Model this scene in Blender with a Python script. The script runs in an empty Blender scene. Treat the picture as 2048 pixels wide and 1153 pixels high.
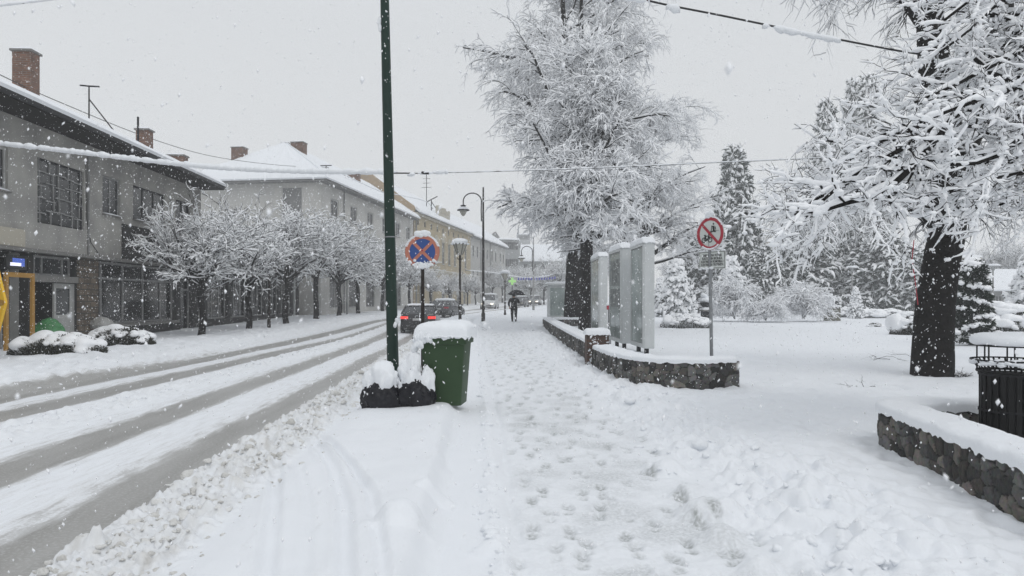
import bpy, bmesh, math, random
import numpy as np
from mathutils import Vector, Matrix

SC = bpy.context.scene
COL = SC.collection
R_ = math.radians
random.seed(7)
RNG = np.random.default_rng(11)

# ------------------------------------------------------------------ camera, sky, sun, exposure
CAMH = 1.6
FPX = 1400.0
cam_d = bpy.data.cameras.new('camera'); cam = bpy.data.objects.new('camera', cam_d); COL.objects.link(cam)
cam.location = (0, 0, CAMH); cam.rotation_euler = (R_(90), 0, 0)
cam_d.sensor_width = 36.0; cam_d.lens = FPX / 2048 * 36.0
cam_d.shift_y = (600 - 576.5) / 2048
cam_d.dof.use_dof = True; cam_d.dof.focus_distance = 13.0; cam_d.dof.aperture_fstop = 6.0
cam_d.clip_start = 0.05; cam_d.clip_end = 2000
SC.camera = cam

SUN_EL, SUN_AZ = 55, 150
world = bpy.data.worlds.new('World'); SC.world = world; world.use_nodes = True
wt = world.node_tree; wt.nodes.clear()
wo = wt.nodes.new('ShaderNodeOutputWorld'); bgn = wt.nodes.new('ShaderNodeBackground')
sky = wt.nodes.new('ShaderNodeTexSky'); sky.sky_type = 'NISHITA'; sky.sun_disc = False
sky.sun_elevation = R_(SUN_EL); sky.sun_rotation = R_(SUN_AZ); sky.dust_density = 5
hsv = wt.nodes.new('ShaderNodeHueSaturation'); hsv.inputs['Saturation'].default_value = 0.12
wt.links.new(sky.outputs[0], hsv.inputs['Color'])
tc = wt.nodes.new('ShaderNodeTexCoord'); sx = wt.nodes.new('ShaderNodeSeparateXYZ')
wt.links.new(tc.outputs['Generated'], sx.inputs[0])
rp = wt.nodes.new('ShaderNodeValToRGB'); wt.links.new(sx.outputs['Z'], rp.inputs['Fac'])
el = rp.color_ramp.elements
el[0].position = 0.0; el[0].color = (.80, .805, .80, 1)
el[1].position = 1.0; el[1].color = (.90, .94, 1.0, 1)
e = el.new(0.12); e.color = (.765, .78, .79, 1)
e = el.new(0.36); e.color = (.735, .76, .785, 1)
e = el.new(0.55); e.color = (.77, .80, .84, 1)
addn = wt.nodes.new('ShaderNodeVectorMath'); addn.operation = 'MULTIPLY_ADD'
wt.links.new(hsv.outputs[0], addn.inputs[0]); addn.inputs[1].default_value = (.006, .006, .006)
wt.links.new(rp.outputs[0], addn.inputs[2])
wt.links.new(addn.outputs[0], bgn.inputs['Color']); bgn.inputs['Strength'].default_value = 1.0
wt.links.new(bgn.outputs[0], wo.inputs['Surface'])

sun_d = bpy.data.lights.new('sun', 'SUN'); sun = bpy.data.objects.new('sun', sun_d); COL.objects.link(sun)
sun_d.energy = 0.7; sun_d.angle = R_(20); sun_d.color = (1, .98, .95)
sun.rotation_euler = (R_(90 - SUN_EL), 0, R_(180 - SUN_AZ))
SC.view_settings.view_transform = 'Standard'; SC.view_settings.look = 'None'
SC.view_settings.exposure = -0.12; SC.view_settings.gamma = 1.0
SC.render.engine = 'CYCLES'
SC.cycles.use_denoising = True
SC.cycles.max_bounces = 10; SC.cycles.diffuse_bounces = 7; SC.cycles.volume_bounces = 1
SC.cycles.volume_step_rate = 4

# ------------------------------------------------------------------ materials
def mat(name, col, rough=.7, metal=0, noise=None, bump=None, spec=.5, emit=None, estr=0, trans=0):
    """noise=(scale, other colour, contrast)  bump=(scale, strength)"""
    m = bpy.data.materials.new(name); m.use_nodes = True
    t = m.node_tree; b = t.nodes['Principled BSDF']
    b.inputs['Base Color'].default_value = (*col, 1); b.inputs['Roughness'].default_value = rough
    b.inputs['Metallic'].default_value = metal; b.inputs['Specular IOR Level'].default_value = spec
    if trans: b.inputs['Transmission Weight'].default_value = trans
    if emit: b.inputs['Emission Color'].default_value = (*emit, 1); b.inputs['Emission Strength'].default_value = estr
    c = t.nodes.new('ShaderNodeTexCoord')
    if noise:
        n = t.nodes.new('ShaderNodeTexNoise'); n.inputs['Scale'].default_value = noise[0]; n.inputs['Detail'].default_value = 5
        t.links.new(c.outputs['Object'], n.inputs['Vector'])
        r = t.nodes.new('ShaderNodeMapRange'); k = noise[2]
        r.inputs['From Min'].default_value = .5 - k; r.inputs['From Max'].default_value = .5 + k
        t.links.new(n.outputs['Fac'], r.inputs['Value'])
        x = t.nodes.new('ShaderNodeMix'); x.data_type = 'RGBA'
        x.inputs[6].default_value = (*col, 1); x.inputs[7].default_value = (*noise[1], 1)
        t.links.new(r.outputs[0], x.inputs[0]); t.links.new(x.outputs[2], b.inputs['Base Color'])
    if bump:
        n = t.nodes.new('ShaderNodeTexNoise'); n.inputs['Scale'].default_value = bump[0]; n.inputs['Detail'].default_value = 4
        t.links.new(c.outputs['Object'], n.inputs['Vector'])
        bp = t.nodes.new('ShaderNodeBump'); bp.inputs['Strength'].default_value = bump[1]; bp.inputs['Distance'].default_value = .05
        t.links.new(n.outputs['Fac'], bp.inputs['Height']); t.links.new(bp.outputs[0], b.inputs['Normal'])
    return m

def brick_mat(name, c1, c2, mortar, bw=.25, bh=.075, ms=.012):
    m = mat(name, c1, .9); t = m.node_tree; b = t.nodes['Principled BSDF']
    u = t.nodes.new('ShaderNodeUVMap'); k = t.nodes.new('ShaderNodeTexBrick')
    k.inputs['Scale'].default_value = 1; k.inputs['Brick Width'].default_value = bw; k.inputs['Row Height'].default_value = bh
    k.inputs['Mortar Size'].default_value = ms; k.inputs['Color1'].default_value = (*c1, 1); k.inputs['Color2'].default_value = (*c2, 1)
    k.inputs['Mortar'].default_value = (*mortar, 1); k.inputs['Bias'].default_value = -.1
    t.links.new(u.outputs[0], k.inputs['Vector'])
    n = t.nodes.new('ShaderNodeTexNoise'); n.inputs['Scale'].default_value = 3; n.inputs['Detail'].default_value = 6
    t.links.new(u.outputs[0], n.inputs['Vector'])
    x = t.nodes.new('ShaderNodeMix'); x.data_type = 'RGBA'; x.blend_type = 'MULTIPLY'; x.inputs[0].default_value = .8
    t.links.new(k.outputs[0], x.inputs[6]); t.links.new(n.outputs[0], x.inputs[7])
    g = t.nodes.new('ShaderNodeVectorMath'); g.operation = 'SCALE'; g.inputs['Scale'].default_value = 1.7
    t.links.new(x.outputs[2], g.inputs[0]); t.links.new(g.outputs[0], b.inputs['Base Color'])
    bp = t.nodes.new('ShaderNodeBump'); bp.inputs['Strength'].default_value = .6; bp.inputs['Distance'].default_value = .02
    bp.invert = True
    t.links.new(k.outputs['Fac'], bp.inputs['Height']); t.links.new(bp.outputs[0], b.inputs['Normal'])
    return m

SNOWC = (.80, .82, .845)
M = {}
M['snow'] = mat('snow', SNOWC, .75, bump=(14, .25), spec=.25)
M['twigsnow'] = mat('twig_snow', (.90, .91, .925), .8, spec=.2)
M['bark'] = mat('bark', (.004, .0035, .003), .95, noise=(6, (.016, .0135, .012), .25), bump=(18, 1.0), spec=.2)
M['twig'] = mat('twig_bark', (.016, .012, .011), .95, spec=.2)
M['twigbrown'] = mat('brown_twig_bark', (.06, .043, .034), .95, spec=.2)
M['needle'] = mat('needles', (.028, .04, .034), .9, noise=(9, (.045, .06, .05), .3), spec=.2)
M['needledark'] = mat('dark_needles', (.014, .022, .016), .9, noise=(20, (.03, .045, .03), .3), spec=.2)
M['leaf'] = mat('shrub_leaf', (.02, .026, .016), .8, noise=(20, (.05, .045, .03), .3))
M['stucco'] = mat('grey_stucco', (.43, .42, .39), .95, noise=(.8, (.26, .255, .245), .2), bump=(40, .25), spec=.2)
M['stuccodark'] = mat('dark_stucco', (.05, .048, .046), .95, noise=(1.3, (.03, .03, .03), .3), spec=.2)
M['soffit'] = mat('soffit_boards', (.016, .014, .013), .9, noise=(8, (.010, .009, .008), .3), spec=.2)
M['stuccolight'] = mat('pale_stucco', (.56, .55, .525), .95, noise=(.5, (.42, .415, .395), .22), spec=.2)
M['panelgrey'] = mat('grey_wall_panel', (.24, .24, .235), .95, noise=(1, (.2, .2, .2), .3), spec=.2)
M['ochre'] = mat('ochre_stucco', (.48, .40, .26), .95, noise=(.6, (.38, .33, .24), .25), spec=.2)
M['ochreraw'] = mat('weathered_ochre_render', (.42, .31, .20), .95, noise=(.9, (.33, .27, .2), .25), spec=.2)
M['trim'] = mat('pale_trim', (.44, .41, .34), .9)
M['whitewall'] = mat('off_white_stucco', (.50, .495, .475), .95, noise=(.4, (.42, .415, .4), .25), spec=.2)
M['modern'] = mat('grey_panel_wall', (.33, .34, .34), .9, noise=(.4, (.28, .29, .29), .25))
M['beige'] = mat('beige_concrete', (.46, .43, .36), .9, noise=(.3, (.4, .375, .32), .25))
M['glass'] = mat('window_glass', (.016, .018, .02), .12, noise=(.8, (.05, .053, .056), .2), spec=.35)
M['glassmid'] = mat('shop_glass', (.02, .021, .022), .16, noise=(.55, (.10, .102, .102), .14), spec=.35)
M['clearglass'] = mat('clear_shop_glass', (.5, .52, .52), .06, spec=.5)
_t = M['clearglass'].node_tree; _o = _t.nodes['Material Output']; _tr = _t.nodes.new('ShaderNodeBsdfTransparent'); _tr.inputs[0].default_value = (.62, .64, .64, 1)
_gl = _t.nodes.new('ShaderNodeBsdfGlossy'); _gl.inputs['Roughness'].default_value = .08; _fr = _t.nodes.new('ShaderNodeFresnel'); _fr.inputs['IOR'].default_value = 1.5; _mx = _t.nodes.new('ShaderNodeMixShader')
_t.links.new(_fr.outputs[0], _mx.inputs[0]); _t.links.new(_tr.outputs[0], _mx.inputs[1]); _t.links.new(_gl.outputs[0], _mx.inputs[2]); _t.links.new(_mx.outputs[0], _o.inputs['Surface'])
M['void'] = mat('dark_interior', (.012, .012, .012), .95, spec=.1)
M['frameW'] = mat('white_window_frame', (.42, .42, .41), .6, noise=(6, (.33, .33, .32), .3))
M['frameG'] = mat('grey_metal_frame', (.30, .30, .295), .55, noise=(6, (.2, .2, .2), .3))
M['iron'] = mat('dark_iron', (.014, .014, .016), .6, spec=.25)
M['brick'] = brick_mat('chimney_brick', (.19, .09, .055), (.12, .065, .045), (.17, .14, .12))
M['oldstone'] = brick_mat('stone_cladding', (.13, .10, .07), (.07, .055, .04), (.05, .045, .04), .42, .22, .02)
M['concrete'] = mat('concrete', (.22, .215, .205), .95, noise=(3, (.15, .148, .14), .3))
M['greenpole'] = mat('dark_green_paint', (.005, .022, .015), .45, noise=(2.5, (.009, .03, .021), .3), spec=.25)
M['binGreen'] = mat('green_bin_plastic', (.022, .052, .019), .5, noise=(2.6, (.032, .066, .027), .25), spec=.25)
M['blackplastic'] = mat('black_plastic', (.012, .012, .015), .4)
M['bagblack'] = mat('black_bag_film', (.004, .004, .007), .34, noise=(5, (.012, .012, .016), .2), bump=(9, 1.0), spec=.25)
M['baggreen'] = mat('green_bag_film', (.03, .16, .045), .3, noise=(6, (.06, .26, .09), .2), bump=(8, 1.0))
M['bagwhite'] = mat('pale_bag_film', (.32, .32, .31), .35, bump=(8, 1.0))
M['signred'] = mat('faded_red_paint', (.50, .185, .12), .5, noise=(9, (.42, .15, .10), .3))
M['signblue'] = mat('sign_blue_paint', (.018, .065, .25), .45)
M['signcrimson'] = mat('sign_red_paint', (.36, .022, .04), .45)
M['signwhite'] = mat('sign_white_paint', (.56, .585, .56), .5)
M['black'] = mat('black_paint', (.012, .012, .012), .6)
M['galv'] = mat('galvanised_steel', (.28, .29, .30), .45, metal=.5, noise=(7, (.2, .21, .22), .3))
M['rust'] = mat('rusty_pole', (.03, .022, .018), .8, noise=(9, (.01, .009, .008), .25), spec=.25)
M['alu'] = mat('grey_aluminium', (.60, .62, .62), .5, noise=(3, (.50, .52, .52), .3))
M['poster'] = mat('frosted_display_glass', (.21, .25, .24), .12, noise=(1.3, (.38, .43, .415), .16), spec=.5)
M['posterrefl'] = mat('poster_and_reflection', (.06, .07, .07), .4, noise=(5, (.22, .24, .235), .10))  # dim print, also used as painted dark reflection on the board glass
M['yellow'] = mat('yellow_frame_paint', (.44, .24, .035), .5, noise=(5, (.33, .17, .03), .3))
M['arrow'] = mat('yellow_arrow_paint', (.8, .48, .02), .5)
M['lampglass'] = mat('lamp_glass', (.35, .34, .29), .25, spec=.6)
M['tyre'] = mat('tyre_rubber', (.012, .012, .012), .9)
M['rim'] = mat('wheel_rim', (.2, .2, .21), .4, metal=.7)
M['carblack'] = mat('black_car_paint', (.014, .014, .016), .22, spec=.6)
M['cardark'] = mat('dark_grey_car_paint', (.05, .052, .056), .28, spec=.6)
M['carsilver'] = mat('silver_car_paint', (.2, .205, .21), .3, metal=.3)
M['vanwhite'] = mat('white_van_paint', (.52, .53, .53), .35)
M['carglass'] = mat('car_glass', (.025, .028, .03), .08, noise=(2, (.1, .105, .11), .2), spec=.5)
M['tail'] = mat('lit_tail_lamp', (.5, .02, .02), .3, emit=(1, .06, .045), estr=.9)
M['head'] = mat('lit_head_lamp', (.9, .9, .85), .3, emit=(1, .9, .72), estr=2.2)
M['plate'] = mat('number_plate', (.4, .4, .4), .5)
M['cloth'] = mat('dark_coat', (.006, .006, .008), .9, spec=.1, bump=(20, .3))
M['trouser'] = mat('dark_trousers', (.007, .008, .011), .9, spec=.1)
M['skin'] = mat('skin', (.42, .26, .19), .6)
M['hair'] = mat('dark_hair', (.012, .010, .009), .8)
M['umbrella'] = mat('black_umbrella_cloth', (.008, .008, .010), .7, spec=.2)
M['neonblue'] = mat('lit_blue_display', (.1, .15, .6), .4, emit=(.12, .25, 1), estr=.9)
M['neonwhite'] = mat('lit_white_display', (.8, .8, .9), .4, emit=(.8, .8, 1), estr=1.0)
M['pharm'] = mat('lit_green_cross', (.3, .6, .2), .4, emit=(.5, 1, .25), estr=.35)
M['stringblue'] = mat('blue_festoon_light', (.08, .08, .4), .4, emit=(.12, .12, .7), estr=.08)
M['slats'] = mat('black_painted_slats', (.006, .006, .006), .55, noise=(4, (.014, .014, .014), .3), spec=.2)
M['flake'] = mat('snow_flake', (.93, .94, .96), .8, spec=.1)

# ------------------------------------------------------------------ placing
def W(px, py, d):
    return Vector(((px - 1024) / FPX * d, d, CAMH + (600 - py) / FPX * d))
def WX(px, d): return (px - 1024) / FPX * d

def cc(d):
    """sideways shift of the street's axis with distance: straight, then a bend to the right"""
    d = np.asarray(d, float)
    a, b, s0, s1 = 45., 60., -.0493, .19
    t = np.clip(d, a, b) - a
    return s0 * np.minimum(d, a) + s0 * t + (s1 - s0) * t * t / (2 * (b - a)) + s1 * np.maximum(d - b, 0)
def sstep(x, a, b):
    t = np.clip((np.asarray(x, float) - a) / (b - a), 0, 1); return t * t * (3 - 2 * t)
def rise(S, d):
    r = np.sqrt(np.maximum(np.asarray(d, float) - 28, 0) ** 2 + 16) - 4
    return .011 * np.maximum(r, 0) * (1 - .85 * sstep(S, 4, 16))

# ------------------------------------------------------------------ noise
_perm = np.random.default_rng(3).permutation(256); _perm = np.concatenate([_perm, _perm])
def perlin(x, y):
    xi = np.floor(x).astype(int); yi = np.floor(y).astype(int); xf = x - xi; yf = y - yi
    xi &= 255; yi &= 255
    u = xf * xf * xf * (xf * (xf * 6 - 15) + 10); v = yf * yf * yf * (yf * (yf * 6 - 15) + 10)
    def g(ix, iy, fx, fy):
        a = _perm[_perm[ix & 255] + (iy & 255)] * (2 * math.pi / 256)
        return np.cos(a) * fx + np.sin(a) * fy
    n0 = g(xi, yi, xf, yf) * (1 - u) + g(xi + 1, yi, xf - 1, yf) * u
    n1 = g(xi, yi + 1, xf, yf - 1) * (1 - u) + g(xi + 1, yi + 1, xf - 1, yf - 1) * u
    return (n0 * (1 - v) + n1 * v) * 1.5
def fbm(x, y, o=4, bill=False):
    s = 0; a = 1; f = 1
    for i in range(o):
        p = perlin(x * f + 17 * i, y * f - 9 * i); s = s + a * (np.abs(p) * 2 - .5 if bill else p); a *= .5; f *= 2.03
    return s

# ------------------------------------------------------------------ objects
def link(o, parent=None):
    COL.objects.link(o)
    if parent is not None: o.parent = parent
    return o
def tag(o, label=None, cat=None, group=None, kind=None):
    if label: o['label'] = label
    if cat: o['category'] = cat
    if group: o['group'] = group
    if kind: o['kind'] = kind
    return o
def thing(name, label, cat, loc=(0, 0, 0), rz=0, group=None):
    o = bpy.data.objects.new(name, None); link(o); o.location = loc; o.rotation_euler = (0, 0, rz)
    o.empty_display_size = .1
    return tag(o, label, cat, group)
def copy_tree(o, parent=None):
    c = o.copy(); COL.objects.link(c); c.parent = parent
    for ch in [x for x in bpy.data.objects if x.parent == o]: copy_tree(ch, c)
    return c

def np_mesh(name, V, F, material, parent=None, smooth=True, uv=None, attr=None):
    """V (n,3), F list of (m,k) index arrays"""
    me = bpy.data.meshes.new(name)
    if not isinstance(F, list): F = [F]
    nl = sum(f.size for f in F); npoly = sum(f.shape[0] for f in F)
    me.vertices.add(len(V)); me.vertices.foreach_set('co', np.ascontiguousarray(V, np.float32).ravel())
    me.loops.add(nl); me.loops.foreach_set('vertex_index', np.concatenate([f.ravel() for f in F]).astype(np.int32))
    me.polygons.add(npoly)
    st = []; o = 0
    for f in F:
        st.append(o + np.arange(f.shape[0]) * f.shape[1]); o += f.size
    me.polygons.foreach_set('loop_start', np.concatenate(st).astype(np.int32))
    me.polygons.foreach_set('use_smooth', np.full(npoly, smooth))
    if uv is not None:
        l = me.uv_layers.new(name='UVMap'); vi = np.concatenate([f.ravel() for f in F])
        l.data.foreach_set('uv', np.ascontiguousarray(uv[vi], np.float32).ravel())
    if attr is not None:
        for k, a in attr.items():
            at = me.color_attributes.new(k, 'FLOAT_COLOR', 'POINT')
            c = np.ones((len(V), 4), np.float32); c[:, :a.shape[1]] = a
            at.data.foreach_set('color', c.ravel())
    me.materials.append(material); me.update(calc_edges=True)
    ob = bpy.data.objects.new(name, me); link(ob, parent)
    return ob

def norm(v): return v / np.maximum(np.linalg.norm(v, axis=-1, keepdims=True), 1e-9)
def tubes(P, R, k=5, squash=1.0):
    """P (N,n,3), R (N,n) -> verts, quads"""
    P = np.asarray(P, float); R = np.asarray(R, float); N, n, _ = P.shape
    T = np.empty_like(P); T[:, 1:-1] = P[:, 2:] - P[:, :-2]; T[:, 0] = P[:, 1] - P[:, 0]; T[:, -1] = P[:, -1] - P[:, -2]
    T = norm(T)
    vert = np.abs(T[:, :, 2]).mean(1) > .75
    ref = np.where(vert[:, None], np.array([[1., .05, .03]]), np.array([[.03, .05, 1.]]))[:, None, :]
    U = norm(np.cross(T, np.broadcast_to(ref, T.shape))); Vv = np.cross(U, T)
    ph = np.arange(k) * 2 * math.pi / k + .4
    V = P[:, :, None, :] + R[:, :, None, None] * (np.cos(ph)[None, None, :, None] * U[:, :, None, :] + squash * np.sin(ph)[None, None, :, None] * Vv[:, :, None, :])
    base = (np.arange(N) * n * k)[:, None, None] + (np.arange(n - 1) * k)[None, :, None]
    j = np.arange(k)[None, None, :]; j2 = (np.arange(k) + 1) % k
    F = np.stack(np.broadcast_arrays(base + j, base + j2, base + k + j2, base + k + j), -1).reshape(-1, 4)
    return V.reshape(-1, 3), F
class Acc:
    def __init__(s): s.V = []; s.F = {}; s.n = 0
    def add(s, VF):
        V, F = VF; s.V.append(V); s.F.setdefault(F.shape[1], []).append(F + s.n); s.n += len(V); return s
    def build(s, name, m, parent=None, smooth=True):
        return np_mesh(name, np.concatenate(s.V), [np.concatenate(f) for f in s.F.values()], m, parent, smooth)

def grow(P, Rr, counts, t0, t1, length, ang, trop, seg, wig, rr, rng, angsd=10, lenpow=0.0, rmin=.004, up=0.0):
    N, n, _ = P.shape
    idx = np.repeat(np.arange(N), counts); Mn = len(idx)
    u = rng.uniform(t0, t1, Mn); t = u * (n - 1) * .9999; i = np.minimum(t.astype(int), n - 2); f = (t - i)[:, None]
    pos = P[idx, i] * (1 - f) + P[idx, i + 1] * f
    tan = norm(P[idx, i + 1] - P[idx, i])
    r0 = (Rr[idx, i] * (1 - f[:, 0]) + Rr[idx, i + 1] * f[:, 0]) * rr
    r0 = np.maximum(r0, rmin)
    rv = rng.normal(size=(Mn, 3)); rv[:, 2] += up
    perp = norm(rv - (rv * tan).sum(1, keepdims=True) * tan)
    a = np.radians(rng.normal(ang, angsd, Mn))[:, None]
    d = np.cos(a) * tan + np.sin(a) * perp
    L = length * rng.uniform(.65, 1.25, Mn) * (1 - u * lenpow)
    Q = np.empty((Mn, seg + 1, 3)); Q[:, 0] = pos
    for s in range(seg):
        Q[:, s + 1] = Q[:, s] + d * (L / seg)[:, None]
        d = d + rng.normal(0, wig, (Mn, 3)); d[:, 2] += trop[s] if isinstance(trop, (list, tuple)) else trop
        d = norm(d)
    RR = r0[:, None] * np.linspace(1, .35, seg + 1)[None]
    return Q, RR

def snow_on(P, R, rs, rng, lump=.5, k=4, keep=1.0, vmin=.35, squash=.9, up=.8):
    """snow lying along tubes: a lumpy ridge on their upper side"""
    if keep < 1:
        m = rng.random(len(P)) < keep; P = P[m]; R = R[m]
    N, n, _ = P.shape
    T = norm(np.diff(P, axis=1)); h = np.sqrt(T[..., 0] ** 2 + T[..., 1] ** 2); h = np.concatenate([h, h[:, -1:]], 1)
    w = (vmin + (1 - vmin) * h) * (1 + rng.uniform(-lump, lump, (N, n)))
    end = np.ones(n); end[0] = .6; end[-1] = .12
    r = rs * w * end[None] + R * .2 * end[None]
    Q = P.copy(); Q[..., 2] += R * .75 + r * up
    return tubes(Q, r, k, squash)

_ico = {}
def ico(sub):
    if sub not in _ico:
        bm = bmesh.new(); bmesh.ops.create_icosphere(bm, subdivisions=sub, radius=1); bm.verts.ensure_lookup_table()
        _ico[sub] = (np.array([v.co[:] for v in bm.verts]), np.array([[v.index for v in f.verts] for f in bm.faces])); bm.free()
    return _ico[sub]
def blobs(C, Rad, rng, sub=2, amp=.25, freq=1.6, rot=True):
    """lumpy ellipsoids: C (N,3), Rad (N,3)"""
    U, F = ico(sub); N = len(C); n = len(U)
    dirs = norm(rng.normal(size=(N, 5, 3))); ph = rng.uniform(0, 6.28, (N, 5))
    k = np.einsum('vj,nij->nvi', U, dirs) * freq * 2 + ph[:, None, :]
    r = 1 + amp * np.sin(k).mean(-1) * 1.6
    V = U[None] * r[..., None]
    if rot:
        a = rng.uniform(0, 6.28, N); c, s = np.cos(a), np.sin(a)
        V = V * Rad[:, None, :]
        V = np.stack([V[..., 0] * c[:, None] - V[..., 1] * s[:, None], V[..., 0] * s[:, None] + V[..., 1] * c[:, None], V[..., 2]], -1)
    else: V = V * Rad[:, None, :]
    V = V + C[:, None, :]
    FF = (F[None] + (np.arange(N) * n)[:, None, None]).reshape(-1, 3)
    return V.reshape(-1, 3), FF

# ------------------------------------------------------------------ small solid modeller
class MB:
    def __init__(s): s.v = []; s.f = []
    def _add(s, vs, fs):
        o = len(s.v); s.v += [tuple(v) for v in vs]; s.f += [tuple(i + o for i in f) for f in fs]; return s
    def box(s, x0, x1, y0, y1, z0, z1):
        return s._add([(x, y, z) for z in (z0, z1) for x, y in ((x0, y0), (x1, y0), (x1, y1), (x0, y1))],
                      [(3, 2, 1, 0), (4, 5, 6, 7), (0, 1, 5, 4), (1, 2, 6, 5), (2, 3, 7, 6), (3, 0, 4, 7)])
    def quad(s, *p): return s._add(p, [tuple(range(len(p)))])
    def bar(s, p0, p1, w, h=None):
        p0 = Vector(p0); p1 = Vector(p1); h = h or w; d = (p1 - p0).normalized()
        u = d.cross(Vector((0, 0, 1)));
        if u.length < .05: u = Vector((1, 0, 0))
        u.normalize(); v = u.cross(d)
        vs = [p + u * a * w / 2 + v * b * h / 2 for p in (p0, p1) for a, b in ((-1, -1), (1, -1), (1, 1), (-1, 1))]
        return s._add(vs, [(3, 2, 1, 0), (4, 5, 6, 7), (0, 1, 5, 4), (1, 2, 6, 5), (2, 3, 7, 6), (3, 0, 4, 7)])
    def tube(s, pts, r, n=10, caps=True):
        pts = [Vector(p) for p in pts]; rs = r if isinstance(r, (list, tuple)) else [r] * len(pts)
        T = [(pts[min(i + 1, len(pts) - 1)] - pts[max(i - 1, 0)]).normalized() for i in range(len(pts))]
        ref = Vector((0, 0, 1)) if abs(T[0].z) < .9 else Vector((1, 0, 0))
        u = T[0].cross(ref).normalized(); vs = []
        for p, t, q in zip(pts, T, rs):
            u = (u - t * u.dot(t)).normalized(); w = t.cross(u)
            vs += [p + (u * math.cos(a) + w * math.sin(a)) * q for a in [2 * math.pi * j / n for j in range(n)]]
        fs = [(i * n + j, i * n + (j + 1) % n, (i + 1) * n + (j + 1) % n, (i + 1) * n + j) for i in range(len(pts) - 1) for j in range(n)]
        if caps: fs += [tuple(range(n - 1, -1, -1)), tuple((len(pts) - 1) * n + j for j in range(n))]
        return s._add(vs, fs)
    def lathe(s, prof, n=20, c=(0, 0, 0), caps=True):
        vs = [(c[0] + r * math.cos(2 * math.pi * j / n), c[1] + r * math.sin(2 * math.pi * j / n), c[2] + z) for r, z in prof for j in range(n)]
        fs = [(i * n + j, i * n + (j + 1) % n, (i + 1) * n + (j + 1) % n, (i + 1) * n + j) for i in range(len(prof) - 1) for j in range(n)]
        if caps: fs += [tuple(range(n - 1, -1, -1)), tuple((len(prof) - 1) * n + j for j in range(n))]
        return s._add(vs, fs)
    def prism(s, poly, axis, a, b):
        """poly in the two other axes, extruded along axis from a to b"""
        def mk(p, t): return (t, p[0], p[1]) if axis == 'x' else (p[0], t, p[1]) if axis == 'y' else (p[0], p[1], t)
        n = len(poly)
        return s._add([mk(p, a) for p in poly] + [mk(p, b) for p in poly],
                      [tuple(range(n - 1, -1, -1)), tuple(range(n, 2 * n))] + [(j, (j + 1) % n, n + (j + 1) % n, n + j) for j in range(n)])
    def loft(s, rings, caps=True):
        n = len(rings[0]); vs = [p for r in rings for p in r]
        fs = [(i * n + j, i * n + (j + 1) % n, (i + 1) * n + (j + 1) % n, (i + 1) * n + j) for i in range(len(rings) - 1) for j in range(n)]
        if caps: fs += [tuple(range(n - 1, -1, -1)), tuple((len(rings) - 1) * n + j for j in range(n))]
        return s._add(vs, fs)
    def build(s, name, m, parent=None, smooth=False, bevel=0, sub=0, recalc=True):
        me = bpy.data.meshes.new(name); me.from_pydata(s.v, [], s.f)
        bm = bmesh.new(); bm.from_mesh(me)
        if recalc: bmesh.ops.recalc_face_normals(bm, faces=bm.faces)
        uvl = bm.loops.layers.uv.new('UVMap')
        for f in bm.faces:
            f.smooth = smooth; nn = f.normal; ax = max(range(3), key=lambda i: abs(nn[i]))
            for l in f.loops:
                c = l.vert.co; l[uvl].uv = (c.y, c.z) if ax == 0 else (c.x, c.z) if ax == 1 else (c.x, c.y)
        bm.to_mesh(me); bm.free(); me.materials.append(m)
        if smooth:
            try: me.set_sharp_from_angle(angle=R_(40))
            except Exception: pass
        o = bpy.data.objects.new(name, me); link(o, parent)
        if bevel:
            b = o.modifiers.new('bevel', 'BEVEL'); b.width = bevel; b.segments = 2; b.limit_method = 'ANGLE'
        if sub:
            b = o.modifiers.new('sub', 'SUBSURF'); b.levels = sub; b.render_levels = sub
        return o

def pillow(x0, x1, y0, y1, z, h, seed=0, over=.0, n=26, p=.32, amp=.12, m=None, name='snow_cap', parent=None, skew=0):
    """soft heap of snow lying on a rectangular top"""
    u = np.linspace(-1, 1, n); U, Vv = np.meshgrid(u, u, indexing='ij')
    prof = np.maximum(1 - U ** 4, 0) ** p * np.maximum(1 - Vv ** 4, 0) ** p
    cx, cy, wx, wy = (x0 + x1) / 2, (y0 + y1) / 2, (x1 - x0) / 2, (y1 - y0) / 2
    X = cx + U * (wx + over * prof); Y = cy + Vv * (wy + over * prof)
    nz = fbm(X * 3.1 + seed, Y * 3.1 - seed, 3)
    Z = z + prof * h * (1 + amp * 2 * nz + skew * U) - (1 - prof) * h * .10 * (1 + 3 * np.abs(fbm(X * 9 + seed, Y * 9, 2)))
    Vt = np.stack([X, Y, Z], -1).reshape(-1, 3)
    i = np.arange(n - 1)[:, None] * n + np.arange(n - 1)[None]
    F = np.stack([i, i + n, i + n + 1, i + 1], -1).reshape(-1, 4)
    # underside
    Vb = Vt.copy(); Vb[:, 2] = np.minimum(Vb[:, 2], z) - .004
    return np_mesh(name, np.concatenate([Vt, Vb]), [np.concatenate([F, F[:, ::-1] + n * n])], m or M['snow'], parent)
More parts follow.
